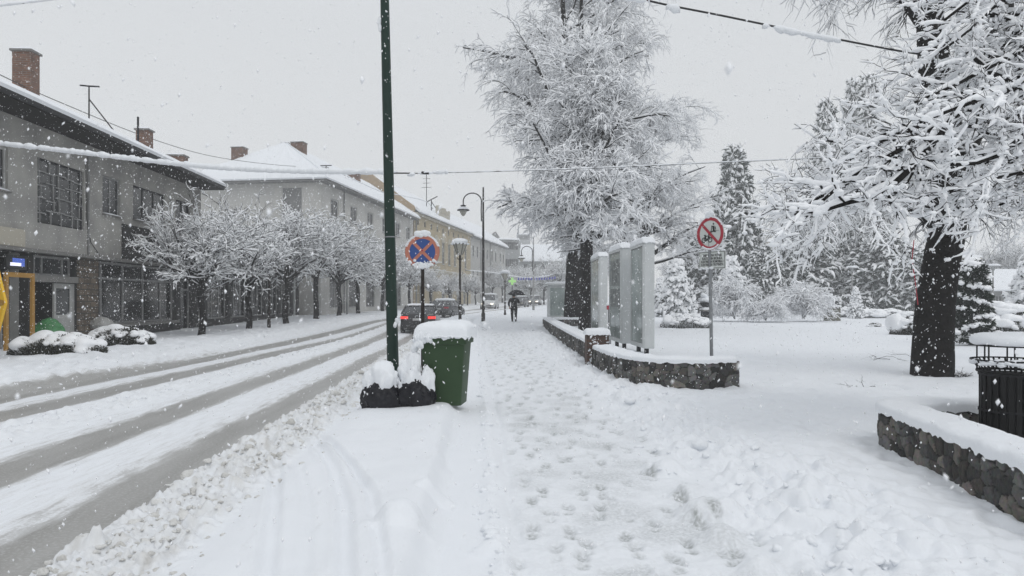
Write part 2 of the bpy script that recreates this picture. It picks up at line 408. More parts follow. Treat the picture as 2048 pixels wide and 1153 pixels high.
# ------------------------------------------------------------------ the ground: road, pavement and snow, one seamless height field cut in three
def ground_mat(kind):
    m = mat('ground_' + kind, SNOWC, .7, spec=.3); t = m.node_tree; b = t.nodes['Principled BSDF']; N = t.nodes.new; L = t.links.new
    def math_(op, a, bb=None, clamp=False):
        n = N('ShaderNodeMath'); n.operation = op; n.use_clamp = clamp
        for i, v in enumerate((a, bb)):
            if v is None: continue
            if isinstance(v, (int, float)): n.inputs[i].default_value = v
            else: L(v, n.inputs[i])
        return n.outputs[0]
    def mix(f, a, c):
        x = N('ShaderNodeMix'); x.data_type = 'RGBA'
        L(f, x.inputs[0])
        for i, v in ((6, a), (7, c)):
            if isinstance(v, tuple): x.inputs[i].default_value = (*v, 1)
            else: L(v, x.inputs[i])
        return x.outputs[2]
    def noise(sc, det=4, vec=None):
        n = N('ShaderNodeTexNoise'); n.inputs['Scale'].default_value = sc; n.inputs['Detail'].default_value = det
        L(vec, n.inputs['Vector']); return n.outputs['Fac']
    uv = N('ShaderNodeUVMap'); vec = uv.outputs[0]
    mp = N('ShaderNodeMapping'); mp.inputs['Scale'].default_value = (1, .16, 1); L(vec, mp.inputs['Vector']); stre = mp.outputs[0]
    va = N('ShaderNodeVertexColor'); va.layer_name = 'mask'; sp = N('ShaderNodeSeparateColor'); L(va.outputs[0], sp.inputs[0])
    slush, foot, dirt = sp.outputs[0], sp.outputs[1], sp.outputs[2]
    fine = noise(38, 5, vec); mid = noise(5, 5, vec); st = noise(14, 5, stre); st2 = noise(3, 4, stre)
    # slush: grey wet tracks, broken up along their edges
    e = math_('ADD', slush, math_('MULTIPLY', math_('SUBTRACT', st, .5), .9))
    e = math_('ADD', e, math_('MULTIPLY', math_('SUBTRACT', fine, .5), .5))
    k = N('ShaderNodeMapRange'); k.inputs['From Min'].default_value = .35; k.inputs['From Max'].default_value = .72; L(e, k.inputs['Value']); sl = k.outputs[0]
    slcol = mix(math_('MULTIPLY', math_('SUBTRACT', st2, .3), 2.2, True), (.275, .268, .252), (.40, .395, .38))
    slcol = mix(math_('MULTIPLY', math_('SUBTRACT', fine, .48), 3.5, True), slcol, (.47, .47, .465))
    c = mix(math_('MULTIPLY', math_('SUBTRACT', mid, .35), 1.0, True), SNOWC, (.765, .79, .82))
    # dirty thrown-up snow
    dn = math_('MULTIPLY', dirt, math_('MULTIPLY', math_('SUBTRACT', noise(9, 6, vec), .28), 2.0), True)
    c = mix(dn, c, (.60, .585, .55))
    dn2 = math_('MULTIPLY', dirt, math_('MULTIPLY', math_('SUBTRACT', noise(6.5, 7, stre), .58), 6.0), True)
    c = mix(dn2, c, (.42, .40, .36))
    # trodden footprints: thin grey snow over wet paving
    fo = math_('MULTIPLY', foot, math_('MULTIPLY', math_('SUBTRACT', fine, .22), 2.6), True)
    c = mix(fo, c, (.36, .375, .37))
    hs_ = N('ShaderNodeMapRange'); hs_.inputs['From Min'].default_value = .12; hs_.inputs['From Max'].default_value = .5; L(e, hs_.inputs['Value'])
    c = mix(math_('MULTIPLY', hs_.outputs[0], .75), c, (.60, .60, .595))
    c = mix(sl, c, slcol)
    L(c, b.inputs['Base Color'])
    r = N('ShaderNodeMapRange'); r.inputs['To Min'].default_value = .75; r.inputs['To Max'].default_value = .42; L(sl, r.inputs['Value']); L(r.outputs[0], b.inputs['Roughness'])
    h = math_('ADD', math_('MULTIPLY', fine, .35), math_('MULTIPLY', noise(120, 3, vec), .25))
    bp = N('ShaderNodeBump'); bp.inputs['Strength'].default_value = .38; bp.inputs['Distance'].default_value = .018
    L(h, bp.inputs['Height']); L(bp.outputs[0], b.inputs['Normal'])
    return m

# wheel tracks of the street, in metres across the street, as (distance, from, to)
TRACKS = [
    [(0, -3.42, -2.72), (6, -3.36, -2.72), (20, -3.3, -2.75), (30, -3.2, -2.65), (300, -3.2, -2.6)],
    [(0, -5.05, -4.35), (10, -4.95, -4.35), (25, -4.7, -4.2), (300, -4.6, -4.1)],
    [(0, -7.5, -6.5), (10, -7.4, -6.65), (20, -6.9, -6.25), (32, -6.1, -5.6), (300, -6.0, -5.5)],
    [(0, -8.7, -7.9), (12, -8.5, -7.9), (25, -8.0, -7.3), (38, -7.65, -6.85), (300, -7.5, -6.8)],
]
def band(S, d, tr, soft):
    a = np.interp(d, [t[0] for t in tr], [t[1] for t in tr]); b_ = np.interp(d, [t[0] for t in tr], [t[2] for t in tr])
    return sstep(S, a - soft, a + soft) * (1 - sstep(S, b_ - soft, b_ + soft))

sf = np.concatenate([np.arange(-9.6, -2.8, .03), np.arange(-2.8, -1.4, .02), np.arange(-1.4, .1, .025), np.arange(.1, 2.1, .017), np.arange(2.1, 4.4, .025), np.arange(4.4, 9, .04)])
lft = []; x = -9.6; st_ = .05
while x > -150: x -= st_; st_ *= 1.05; lft.append(x)
rgt = []; x = 9.; st_ = .05
while x < 260: x += st_; st_ *= 1.025; rgt.append(x)
Sx = np.concatenate([np.array(lft[::-1]), sf, np.array(rgt)])
dy = [-12, -6, -2, 0, 1.0, 1.8]; y = 2.3
while y < 170: dy.append(y); y *= 1.0036 if y < 10 else 1.0052
while y < 330: dy.append(y); y *= 1.04
dy = np.array(dy)
GS, GD = np.meshgrid(Sx, dy, indexing='xy')      # rows = distance
nr, nc = GS.shape
GX = GS + cc(GD); GY = GD

def gbase(S, d):
    """broad shape, without the small lumps; also used to stand things on"""
    h = np.zeros_like(S)
    h += -.10 * sstep(S, -8.5, -8.2) * (1 - sstep(S, -2.75, -2.5))
    h += .10 * (1 - sstep(S, -8.9, -8.3))
    h += .04 * sstep(S, -1.9, -1.3) * (1 - sstep(S, -.5, -.3))
    h += .012 * sstep(S, 1.95, 2.5)
    return h + rise(S, d)
def gz(X, Y):
    S = float(X - cc(Y)); return float(gbase(np.array([S]), np.array([float(Y)]))[0])

H = gbase(GS, GD)
S, D = GS, GD
near = 1 - sstep(D, 60, 120)
tmask = np.zeros_like(S)
Sw = S + .07 * fbm(S * .8, D * .22, 3) + .03 * fbm(S * 5, D * 1.2, 3)
for tr in TRACKS: tmask = np.maximum(tmask, band(Sw, D, [(t[0], t[1] - .05, t[2] + .03) for t in tr], .24))
core = np.zeros_like(S)
for tr in TRACKS: core = np.maximum(core, band(S, D, [(t[0], t[1] - .22, t[2] + .05) for t in tr], .2))
onroad = sstep(S, -8.6, -8.3) * (1 - sstep(S, -2.7, -2.5))
H -= .03 * tmask
H += onroad * (1 - tmask) * .012 * fbm(S * 4, D * 1.3, 3)
# middle berm
mb = band(S, D, [(0, -6.35, -5.45), (10, -6.3, -5.5), (28, -5.6, -5.0), (300, -5.3, -4.8)], .12)
bl = fbm(S * 3.2, D * 2.2, 4, True)
H += mb * (.055 + .05 * bl) * near
# left verge lumps
lv = (1 - sstep(S, -8.6, -8.1)) * sstep(S, -12.5, -11)
H += lv * (.05 + .055 * fbm(S * 2.0, D * 1.6, 4, True)) * near
# right dirty berm
rb = band(S, D, [(0, -2.62, -1.72), (6, -2.62, -1.85), (14, -2.65, -1.95), (40, -2.7, -2.1), (300, -2.7, -2.1)], .13)
nb = fbm(S * 4.6, D * 4.0, 5, True); nb2 = fbm(S * 12, D * 10, 3, True)
H += rb * (.05 + .055 * nb + .028 * nb2 + .010 * fbm(S * 26, D * 22, 2, True)) * near
# verge between berm and pavement: smooth deep snow
vg = sstep(S, -1.95, -1.5) * (1 - sstep(S, -.42, -.3))
H += vg * (.075 + .022 * fbm(S * 1.3, D * .9, 3)) * near
edge = -.36 + .07 * fbm(D * .9, D * 0 + 4.2, 3)
H += .05 * sstep(S, -1.2, edge) * (1 - sstep(S, edge, edge + .12)) * near
# ridge along the pavement's left side
rl = np.exp(-((S - .12 - .03 * perlin(D * .8, D * 0)) / .06) ** 2)
H += rl * (.030 + .012 * fbm(S * 9, D * 7, 3)) * near - .022 * near * np.exp(-((S - .27 - .03 * perlin(D * .8, D * 0)) / .045) ** 2)
# pavement, trodden flat
pv = sstep(S, .15, .3) * (1 - sstep(S, 1.75, 2.05))
H += pv * (.013 * fbm(S * 6, D * 5, 4) + .005 * fbm(S * 24, D * 18, 2) - .012)
# right-hand heaps beside the pavement
wob = .18 * perlin(D * .55, D * 0 + 8)
hp = sstep(S, 1.8 + wob, 2.15 + wob) * (1 - sstep(S, 2.9 + wob, 3.7 + wob))
H += hp * (.045 + .065 * np.tanh(1.4 * fbm(S * 2.4, D * 1.9, 4, True)) + .02 * fbm(S * 9, D * 8, 3)) * (1 - sstep(D, 35, 60))
# park: drifted snow with old tracks
pk = sstep(S, 2.6, 3.4)
H += pk * (.03 * fbm(S * .7, D * .5, 3) + .021 * fbm(S * 3.5, D * 3.0, 3) * (1 - sstep(D, 12, 26)) * 1.3 + .009 * fbm(S * 9, D * 9, 3) * (1 - sstep(D, 9, 16)))
# hand-placed hollows and heaps -------------------------------------------------
def stamp(X, Y, rx, ry, dz, ang=0, power=1.0, mask=None, mval=0., rim=0.):
    S0 = X - float(cc(Y)); R0 = max(rx, ry) * 2.2
    r0, r1 = np.searchsorted(dy, Y - R0), np.searchsorted(dy, Y + R0); c0, c1 = np.searchsorted(Sx, S0 - R0), np.searchsorted(Sx, S0 + R0)
    if r1 <= r0 or c1 <= c0: return
    a = GX[r0:r1, c0:c1] - X; b = GY[r0:r1, c0:c1] - Y; ca, sa = math.cos(ang), math.sin(ang)
    q = ((a * ca + b * sa) / rx) ** 2 + ((-a * sa + b * ca) / ry) ** 2
    q = q * (1 + .35 * perlin(GX[r0:r1, c0:c1] * 14, GY[r0:r1, c0:c1] * 14)); q = np.maximum(q, 0); g = np.exp(-q ** power * 1.2)
    H[r0:r1, c0:c1] += dz * g + rim * np.exp(-((np.sqrt(q) - 1.35) / .35) ** 2)
    if mask is not None:
        mask[r0:r1, c0:c1] = np.maximum(mask[r0:r1, c0:c1], mval * np.exp(-q ** 2 * .9))
foot = np.zeros_like(H)
rg = np.random.default_rng(5)
lanes = [.45, .72, 1.0, 1.22, 1.5, 1.68]
for ln in lanes:
    dd = rg.uniform(2.2, 2.8); side = 1
    while dd < 34:
        s = ln + .09 * side + rg.normal(0, .07) + .06 * math.sin(dd * .5 + ln * 7); side = -side
        a = rg.normal(.05, .16); xx = s + float(cc(dd))
        if rg.random() < .82:
            stamp(xx, dd, .046, .105, -rg.uniform(.014, .030), a, 3.0, foot, rg.uniform(.35, 1.0), .006)
            stamp(xx - .01, dd - .17, .040, .045, -.018, a, 3.0, foot, rg.uniform(.3, .9), .004)
        dd += rg.uniform(.22, .42)
for i in range(60):      # scuffed patches
    dd = 2.6 + 9 * rg.random() ** 1.2; s = rg.uniform(.4, 1.7)
    stamp(s + float(cc(dd)), dd, rg.uniform(.1, .3), rg.uniform(.1, .28), -.005, rg.uniform(0, 3), 1.2, foot, rg.uniform(.15, .42))
for i in range(420):     # old half-filled steps in the park snow
    dd = 3 + 15 * rg.random() ** .8; s = rg.uniform(2.3, 8.5) if rg.random() < .7 else rg.uniform(2.2, 4.6)
    stamp(s + float(cc(dd)), dd, rg.uniform(.07, .13), rg.uniform(.1, .19), -rg.uniform(.018, .05), rg.uniform(-.8, .8), 1.2, None, 0, .006)
for i in range(240):     # clods on both sides of the pavement
    dd = 3 + 22 * rg.random() ** 1.3; s = rg.normal(2.35, .3) if rg.random() < .72 else rg.normal(.08, .06)
    q = rg.uniform(.03, .10) * (1 if s > 1 else .3)
    stamp(s + float(cc(dd)), dd, q, q * rg.uniform(.7, 1.2), q * rg.uniform(.4, .75), rg.uniform(0, 3), 2.6)
for px, py, r, h in ((800, 1085, .17, .11), (870, 1010, .12, .08), (978, 1105, .09, .07), (1335, 945, .16, .13), (1420, 1035, .22, .15), (1445, 1075, .14, .1),
                     (1515, 1140, .12, .08), (1270, 830, .1, .06), (1160, 700, .3, .12), (1200, 790, .2, .1), (505, 905, .18, .11), (170, 1110, .15, .05), (1385, 990, .15, .1)):
    dd = 2240 / (py - 600); stamp(WX(px, dd), dd, r, r * .9, h, 0, 1.7)
def groove(pts, w, dz, rim):
    P = [(WX(px, 2240 / (py - 600)), 2240 / (py - 600)) for px, py in pts]
    for (xa, ya), (xb, yb) in zip(P[:-1], P[1:]):
        n = max(2, int(math.hypot(xb - xa, yb - ya) / .05))
        r0, r1 = np.searchsorted(dy, min(ya, yb) - .5), np.searchsorted(dy, max(ya, yb) + .5)
        gx, gy = GX[r0:r1], GY[r0:r1]; L2 = (xb - xa) ** 2 + (yb - ya) ** 2
        t = ((gx - xa) * (xb - xa) + (gy - ya) * (yb - ya)) / L2
        dist = np.hypot(gx - xa - t.clip(0, 1) * (xb - xa), gy - ya - t.clip(0, 1) * (yb - ya))
        inside = (t >= 0) & (t < 1)
        H[r0:r1] += inside * (dz * np.exp(-(dist / w) ** 4) + rim * np.exp(-((dist - w * 1.6) / (w * .5)) ** 2))
groove([(520, 1300), (535, 1153), (548, 1040), (553, 940), (545, 880)], .05, -.032, .010)
groove([(600, 1300), (612, 1153), (618, 1040), (600, 950)], .035, -.014, .004)
groove([(688, 1300), (690, 1153), (690, 1040), (668, 960), (628, 890)], .05, -.034, .012)
groove([(770, 1300), (762, 1153), (742, 1020), (700, 950), (645, 885), (610, 850)], .04, -.030, .010)
groove([(735, 1000), (700, 950), (660, 905)], .03, -.02, .006)
# the tracks thrown over the far right corner of the park snow
groove([(1560, 1153), (1700, 1100), (1900, 1150), (2100, 1200)], .09, -.02, .008)
mask = np.zeros((nr * nc, 3), np.float32)
mask[:, 0] = tmask.ravel(); mask[:, 1] = ((foot + .14 * sstep(fbm(S * 1.6, D * .8, 4), -.1, .7) * (1 - sstep(D, 10, 30)) + .06) * pv).ravel().clip(0, 1)
dirt = np.maximum(np.maximum(rb * (.55 + .4 * nb.clip(0, 1)) * (1 - sstep(D, 25, 60)), mb * .22), lv * .16 * sstep(S, -9.6, -8.4))
mask[:, 2] = dirt.ravel().clip(0, 1)
# slight grey film on the compacted lanes
mask[:, 0] = np.maximum(mask[:, 0], (onroad * (1 - mb) * (.15 + .28 * core * (.75 + .5 * fbm(S * 1.5, D * .25, 3)))).ravel())
VG = np.stack([GX, GY, H], -1).reshape(-1, 3); UVG = np.stack([GS, GD], -1).reshape(-1, 2)
def cut(name, c0, c1):
    cols = np.arange(c0, c1 + 1); sub = (np.arange(nr)[:, None] * nc + cols[None]).ravel(); k = len(cols)
    i = np.arange(nr - 1)[:, None] * k + np.arange(k - 1)[None]
    F = np.stack([i, i + 1, i + k + 1, i + k], -1).reshape(-1, 4)
    o = np_mesh(name, VG[sub], [F], ground_mat(name), None, True, UVG[sub], {'mask': mask[sub]}); tag(o, kind='structure'); return o
a_, b_, c_, d_ = [int(np.searchsorted(Sx, v)) for v in (-8.35, -2.68, .15, 2.0)]
road = cut('road', a_, b_)
g1 = cut('snow_ground', 0, a_); g2 = cut('snow_ground', b_, c_); g3 = cut('snow_ground', d_, nc - 1)
pav = cut('pavement', c_, d_)
def GZ(X, Y):
    """height of the finished ground"""
    S0 = X - float(cc(Y)); r = int(np.clip(np.searchsorted(dy, Y), 1, nr - 1)); c = int(np.clip(np.searchsorted(Sx, S0), 1, nc - 1)); return float(H[r, c])
def GZv(X, Y):
    S0 = X - cc(Y); return H[np.clip(np.searchsorted(dy, Y), 1, nr - 1), np.clip(np.searchsorted(Sx, S0), 1, nc - 1)]

# lumps of slush and broken snow thrown up along the kerb (loose pieces one could not count)
rg = np.random.default_rng(21); n = 2000
dd = 3.6 + 26 * rg.random(n) ** 1.5; s = -2.22 + rg.normal(0, .24, n); s = np.clip(s, -2.72, -1.45)
Xc = s + cc(dd); sz = np.clip(rg.lognormal(-4.2, .5, n), .008, .06)
C = np.stack([Xc, dd, GZv(Xc, dd) - sz * .22], -1)
A = Acc().add(blobs(C, np.stack([sz * rg.uniform(.8, 1.5, n), sz * rg.uniform(.8, 1.4, n), sz * rg.uniform(.55, .9, n)], -1), rg, 2, .5, 1.9))
M['slushlump'] = mat('dirty_slush_lumps', (.78, .78, .765), .8, noise=(3.5, (.60, .59, .56), .12), bump=(40, .6), spec=.2)
o = A.build('slush_lumps', M['slushlump']); tag(o, kind='stuff')
n = 1500
dd = 4 + 30 * rg.random(n) ** 1.3; w = rg.random(n)
s = np.where(w < .45, np.interp(dd, [0, 10, 28], [-5.9, -5.9, -5.3]) + rg.normal(0, .2, n), np.where(w < .7, rg.normal(2.3, .35, n), np.where(w < .85, rg.normal(.1, .07, n), rg.normal(-9.0, .5, n))))
Xc = s + cc(dd); sz = np.clip(rg.lognormal(-3.9, .5, n), .01, .07)
C = np.stack([Xc, dd, GZv(Xc, dd) - sz * .15], -1)
o = Acc().add(blobs(C, np.stack([sz * 1.2, sz * 1.1, sz * .7], -1), rg, 2, .4, 1.8)).build('snow_lumps', M['snow']); tag(o, kind='stuff')

# ------------------------------------------------------------------ rubble stone walls
M['rubble'] = mat('rubble_stone', (.2, .19, .17), .85, bump=(30, .5), spec=.3)
t = M['rubble'].node_tree; vc = t.nodes.new('ShaderNodeVertexColor'); vc.layer_name = 'stone'
ns = t.nodes.new('ShaderNodeTexNoise'); ns.inputs['Scale'].default_value = 22; ns.inputs['Detail'].default_value = 6
tcx = t.nodes.new('ShaderNodeTexCoord'); t.links.new(tcx.outputs['Object'], ns.inputs['Vector'])
xm = t.nodes.new('ShaderNodeMix'); xm.data_type = 'RGBA'; xm.blend_type = 'MULTIPLY'; xm.inputs[0].default_value = .75
gm = t.nodes.new('ShaderNodeVectorMath'); gm.operation = 'SCALE'; gm.inputs['Scale'].default_value = 1.75
t.links.new(vc.outputs[0], xm.inputs[6]); t.links.new(ns.outputs['Color'], xm.inputs[7]); t.links.new(xm.outputs[2], gm.inputs[0])
# keep it grey: desaturate the noise colour
hs = t.nodes.new('ShaderNodeHueSaturation'); hs.inputs['Saturation'].default_value = .55
t.links.new(gm.outputs[0], hs.inputs['Color']); t.links.new(hs.outputs[0], t.nodes['Principled BSDF'].inputs['Base Color'])

def smooth_path(pts, closed=False, step=.012):
    P = np.array(pts, float)
    # Catmull-Rom
    Q = np.vstack([2 * P[0] - P[1], P, 2 * P[-1] - P[-2]]) if not closed else np.vstack([P[-1], P, P[0], P[1]])
    out = []
    for i in range(1, len(Q) - 2):
        p0, p1, p2, p3 = Q[i - 1], Q[i], Q[i + 1], Q[i + 2]; n = max(2, int(np.linalg.norm(p2 - p1) / step)); u = np.linspace(0, 1, n, endpoint=False)[:, None]
        out.append(.5 * ((2 * p1) + (-p0 + p2) * u + (2 * p0 - 5 * p1 + 4 * p2 - p3) * u ** 2 + (-p0 + 3 * p1 - 3 * p2 + p3) * u ** 3))
    if not closed: out.append(P[-1:])
    return np.concatenate(out)
def voro(u, v, su, sv, seed):
    """distances to the two nearest jittered cell points, and the nearest one's number"""
    x = u / su; y = v / sv; xi = np.floor(x).astype(int); yi = np.floor(y).astype(int)
    f1 = np.full(x.shape, 9.); f2 = np.full(x.shape, 9.); idn = np.zeros(x.shape, int)
    for a in (-1, 0, 1):
        for b in (-1, 0, 1):
            cx, cy = xi + a, yi + b; h = _perm[(_perm[(cx + seed) & 255] + cy) & 255]
            h2 = _perm[(h + 77) & 255]
            d = np.hypot(cx + .18 + .64 * h / 255 - x, (cy + .18 + .64 * h2 / 255 - y))
            new = d < f1; f2 = np.where(new, f1, np.minimum(f2, d)); idn = np.where(new, h, idn); f1 = np.where(new, d, f1)
    return f1, f2, idn
def rubble_wall(outline, zb, zt, parent, seed, ss=.17):
    """outline: closed path of the wall's footprint, stones bulging outward"""
    P = smooth_path(outline, True, .014); n = len(P); T = np.roll(P, -1, 0) - np.roll(P, 1, 0); T = norm(T); Nn = np.stack([T[:, 1], -T[:, 0]], -1)
    area = .5 * np.sum(P[:, 0] * np.roll(P[:, 1], -1) - np.roll(P[:, 0], -1) * P[:, 1])
    if area < 0: Nn = -Nn
    s = np.concatenate([[0], np.cumsum(np.linalg.norm(np.diff(P, axis=0), axis=1))])
    per = s[-1] + np.linalg.norm(P[0] - P[-1])
    k = int((zt - zb) / .013); z = np.linspace(zb, zt, k)
    Sg, Zg = np.meshgrid(s, z, indexing='ij')
    wu = Sg + .10 * perlin(Sg * 1.4 + seed, Zg * 1.4) + .07 * perlin(Sg * 4 + seed, Zg * 4); wv = Zg + .07 * perlin(Sg * 4, Zg * 4 + 9 + seed)
    f1, f2, idn = voro(wu, wv, ss, ss * .82, seed)
    e = f2 - f1; bulge = .020 * sstep(e, .0, .16) ** .6 + .006 * fbm(Sg * 16, Zg * 16, 3)
    bulge *= .6 + .8 * (idn % 17) / 17
    blend = np.minimum(1, np.minimum(Sg, per - Sg) / .04)
    bulge *= blend
    V = np.stack([P[:, 0][:, None] + Nn[:, 0][:, None] * bulge, P[:, 1][:, None] + Nn[:, 1][:, None] * bulge, Zg], -1).reshape(-1, 3)
    g = (.03 + .13 * (((idn * 7) % 23) / 23) ** 1.4)[..., None] * np.array([1, .97, .90]) * np.where(((idn * 3) % 11)[..., None] > 7, np.array([1.12, 1.0, .84]), 1.0)
    mort = sstep(e, .02, .08)[..., None]
    colr = g * mort + np.array([.013, .012, .010]) * (1 - mort)
    i = np.arange(n)[:, None] * k + np.arange(k - 1)[None]; i2 = ((np.arange(n) + 1) % n)[:, None] * k + np.arange(k - 1)[None]
    F = np.stack([i, i2, i2 + 1, i + 1], -1).reshape(-1, 4)
    return np_mesh('stonework', V, [F], M['rubble'], parent, True, None, {'stone': colr.reshape(-1, 3)})
def ribbon_snow(center, half, z, h, parent, seed=0, over=.035, step=.04, endround=True):
    """snow lying along a wall top: a rounded loaf swept along the centre line"""
    c0 = np.array(center, float); e0 = norm(c0[0] - c0[1]) * .07; e1 = norm(c0[-1] - c0[-2]) * .07
    c0[0] += e0; c0[-1] += e1
    P = smooth_path(c0, False, step); n = len(P); T = np.gradient(P, axis=0); T = norm(T); Nn = np.stack([T[:, 1], -T[:, 0]], -1)
    s = np.concatenate([[0], np.cumsum(np.linalg.norm(np.diff(P, axis=0), axis=1))])
    hw = np.interp(s, np.linspace(0, s[-1], len(half)), half) if isinstance(half, (list, tuple)) else np.full(n, half)
    ends = np.minimum(1, np.minimum(s, s[-1] - s) / (hw.mean() * .9)); er = np.sqrt(np.maximum(1 - (1 - ends) ** 2, 0)) if endround else np.ones(n)
    k = 26; a = np.linspace(0, math.pi, k); prof_v = np.sin(a) ** .30; prof_u = -np.cos(a)
    prof_u = np.sign(prof_u) * np.abs(prof_u) ** .75
    Ug, Sg = np.meshgrid(prof_u, s); Vg = np.broadcast_to(prof_v, Ug.shape)
    nz = fbm(Sg * 2.2 + seed, Ug * 1.1 + seed, 3); nf = fbm(Sg * 9 + seed, Ug * 4, 3)
    prof_u = 0; off = Ug * (hw[:, None] + over * (1 + .8 * perlin(Sg * 3.1, np.sign(Ug) * 3 + seed))) * (er[:, None] * .94 + .06)
    X = P[:, 0][:, None] + Nn[:, 0][:, None] * off; Y = P[:, 1][:, None] + Nn[:, 1][:, None] * off
    Z = z - .004 - .018 * (1 - Vg) * (1 + 1.5 * nf) + Vg * h * (1 + .20 * nz + .05 * nf) * (er[:, None] * .8 + .2)
    V = np.stack([X, Y, Z], -1).reshape(-1, 3); i = np.arange(n - 1)[:, None] * k + np.arange(k - 1)[None]
    F = np.stack([i, i + k, i + k + 1, i + 1], -1).reshape(-1, 4)
    Vb = V.copy(); Vb[:, 2] = z - .03
    return np_mesh('snow_cap', V, [F], M['snow'], parent)

# wall beside the pavement, curving to its rounded end by the no-cycling sign
w1 = thing('stone_wall', 'long low rubble wall curving from brick pillar to its rounded end below display boards', 'wall')
cl = [(4.05, 12.95), (3.3, 12.72), (2.72, 12.9), (2.33, 13.7), (2.2, 14.8), (2.12, 16.3)]
def outline_of(c, hw):
    P = smooth_path(c, False, .12); T = norm(np.gradient(P, axis=0)); Nn = np.stack([T[:, 1], -T[:, 0]], -1)
    return np.vstack([P + Nn * hw, (P - Nn * hw)[::-1]])
rubble_wall(outline_of(cl, .22), -.05, .485, w1, 5, .15)
ribbon_snow(cl, .225, .485, .085, w1, 2, over=.035)
w2 = thing('stone_wall', 'straight low rubble wall running far back from brick pillar toward grey kiosk', 'wall')
cl2 = [(2.1, 17.0), (2.05, 22), (2.0, 30), (1.98, 39.6)]
rubble_wall(outline_of(cl2, .2), -.05, .54, w2, 9, .2)
ribbon_snow(cl2, .21, .54, .09, w2, 7)
w3 = thing('stone_wall', 'short snow-topped cross wall just in front of dark tree trunks', 'wall')
cl3 = [(2.3, 39.6), (3.4, 39.8), (4.6, 39.7)]
rubble_wall(outline_of(cl3, .2), -.05, .50, w3, 19, .2)
ribbon_snow(cl3, .22, .50, .10, w3, 17)
# brick pillar between the two lengths of wall
bp_ = thing('brick_pillar', 'short weathered brick pillar with snow cap between two stone walls', 'pillar', (2.02, 16.68, 0))
M['pillarbrick'] = brick_mat('worn_pillar_brick', (.10, .055, .038), (.055, .038, .03), (.07, .06, .055), .24, .075, .008)
MB().box(-.26, .26, -.26, .26, -.05, .80).build('shaft', M['pillarbrick'], bp_, bevel=.02)
pillow(-.30, .30, -.30, .30, .80, .12, 3, .02, parent=bp_)
C_ = np.stack([RNG.uniform(-.24, .24, 44), np.full(44, -.262), RNG.uniform(.1, .78, 44)], -1); Vb, Fb = blobs(C_, np.stack([RNG.uniform(.01, .045, 44), np.full(44, .012), RNG.uniform(.008, .03, 44)], -1), RNG, 1, .5, rot=False); np_mesh('stuck_snow', Vb, [Fb], M['snow'], bp_)

# wall in the right-hand corner, round the litter bin
w4 = thing('stone_wall', 'nearest low rubble wall with thick snow top turning a corner around the litter bin', 'wall')
leg = [(3.36, 1.2), (3.55, 2.6), (3.74, 4.0), (4.0, 5.96), (4.17, 7.25), (4.26, 7.70), (4.6, 7.86), (5.5, 7.86), (7.2, 7.86)]
ol = outline_of(leg, .185)
rubble_wall(ol, -.06, .395, w4, 33, .15)
ribbon_snow(leg, .195, .395, .10, w4, 12, over=.035, step=.03)

# ------------------------------------------------------------------ buildings
FLN = 62000; HAZE = .0020
def wall_open(x0, x1, z0, z1, rects, y=0., rev=.16, top=None):
    """front wall with openings (rects: x0,x1,z0,z1) and their reveals; local y grows into the building"""
    m = MB(); xs = sorted({x0, x1} | {v for r in rects for v in r[:2]}); zs = sorted({z0, z1} | {v for r in rects for v in r[2:4]})
    for i in range(len(xs) - 1):
        for j in range(len(zs) - 1):
            cx, cz = (xs[i] + xs[i + 1]) / 2, (zs[j] + zs[j + 1]) / 2
            if any(r[0] < cx < r[1] and r[2] < cz < r[3] for r in rects): continue
            m.quad((xs[i], y, zs[j]), (xs[i + 1], y, zs[j]), (xs[i + 1], y, zs[j + 1]), (xs[i], y, zs[j + 1]))
    for a, b, c, d in rects:
        m.quad((a, y, c), (a, y, d), (a, y + rev, d), (a, y + rev, c)); m.quad((b, y, c), (b, y + rev, c), (b, y + rev, d), (b, y, d))
        m.quad((a, y, c), (a, y + rev, c), (b, y + rev, c), (b, y, c)); m.quad((a, y, d), (b, y, d), (b, y + rev, d), (a, y + rev, d))
    return m
def window(parent, x0, x1, z0, z1, y=.10, cols=2, rows=1, fw=.07, fm='frameW', gm='glass', sill=True, proto=None, name='window', surround=None):
    w, h = x1 - x0, z1 - z0
    if proto is not None:
        c = copy_tree(proto, parent); c.location = (x0, y, z0); return c
    f = MB(); f.box(0, w, -.03, .03, 0, fw); f.box(0, w, -.03, .03, h - fw, h); f.box(0, fw, -.028, .028, fw, h - fw); f.box(w - fw, w, -.028, .028, fw, h - fw)
    for k in range(1, cols): x = w * k / cols; f.box(x - fw * .4, x + fw * .4, -.025, .025, fw, h - fw)
    for k in range(1, rows): z = h * k / rows; f.box(fw, w - fw, -.022, .022, z - fw * .35, z + fw * .35)
    o = f.build(name, M[fm], parent); o.location = (x0, y, z0)
    MB().box(.01, w - .01, .008, .016, .01, h - .01).build('pane', M[gm], o)
    if sill:
        MB().box(-.06, w + .06, -y - .09, .0, -.05, -.003).build('sill', M['concrete'], o)
        pillow(-.06, w + .06, -y - .09, -y + .06, -.003, .05, 1, parent=o, n=8)
    if surround:
        s = .13; q = MB().box(-s, 0, -y - .035, -y - .002, 0, h).box(w, w + s, -y - .035, -y - .002, 0, h).box(-s - .04, w + s + .04, -y - .06, -y - .002, h, h + s)
        q.build('surround', M[surround], o)
    return o
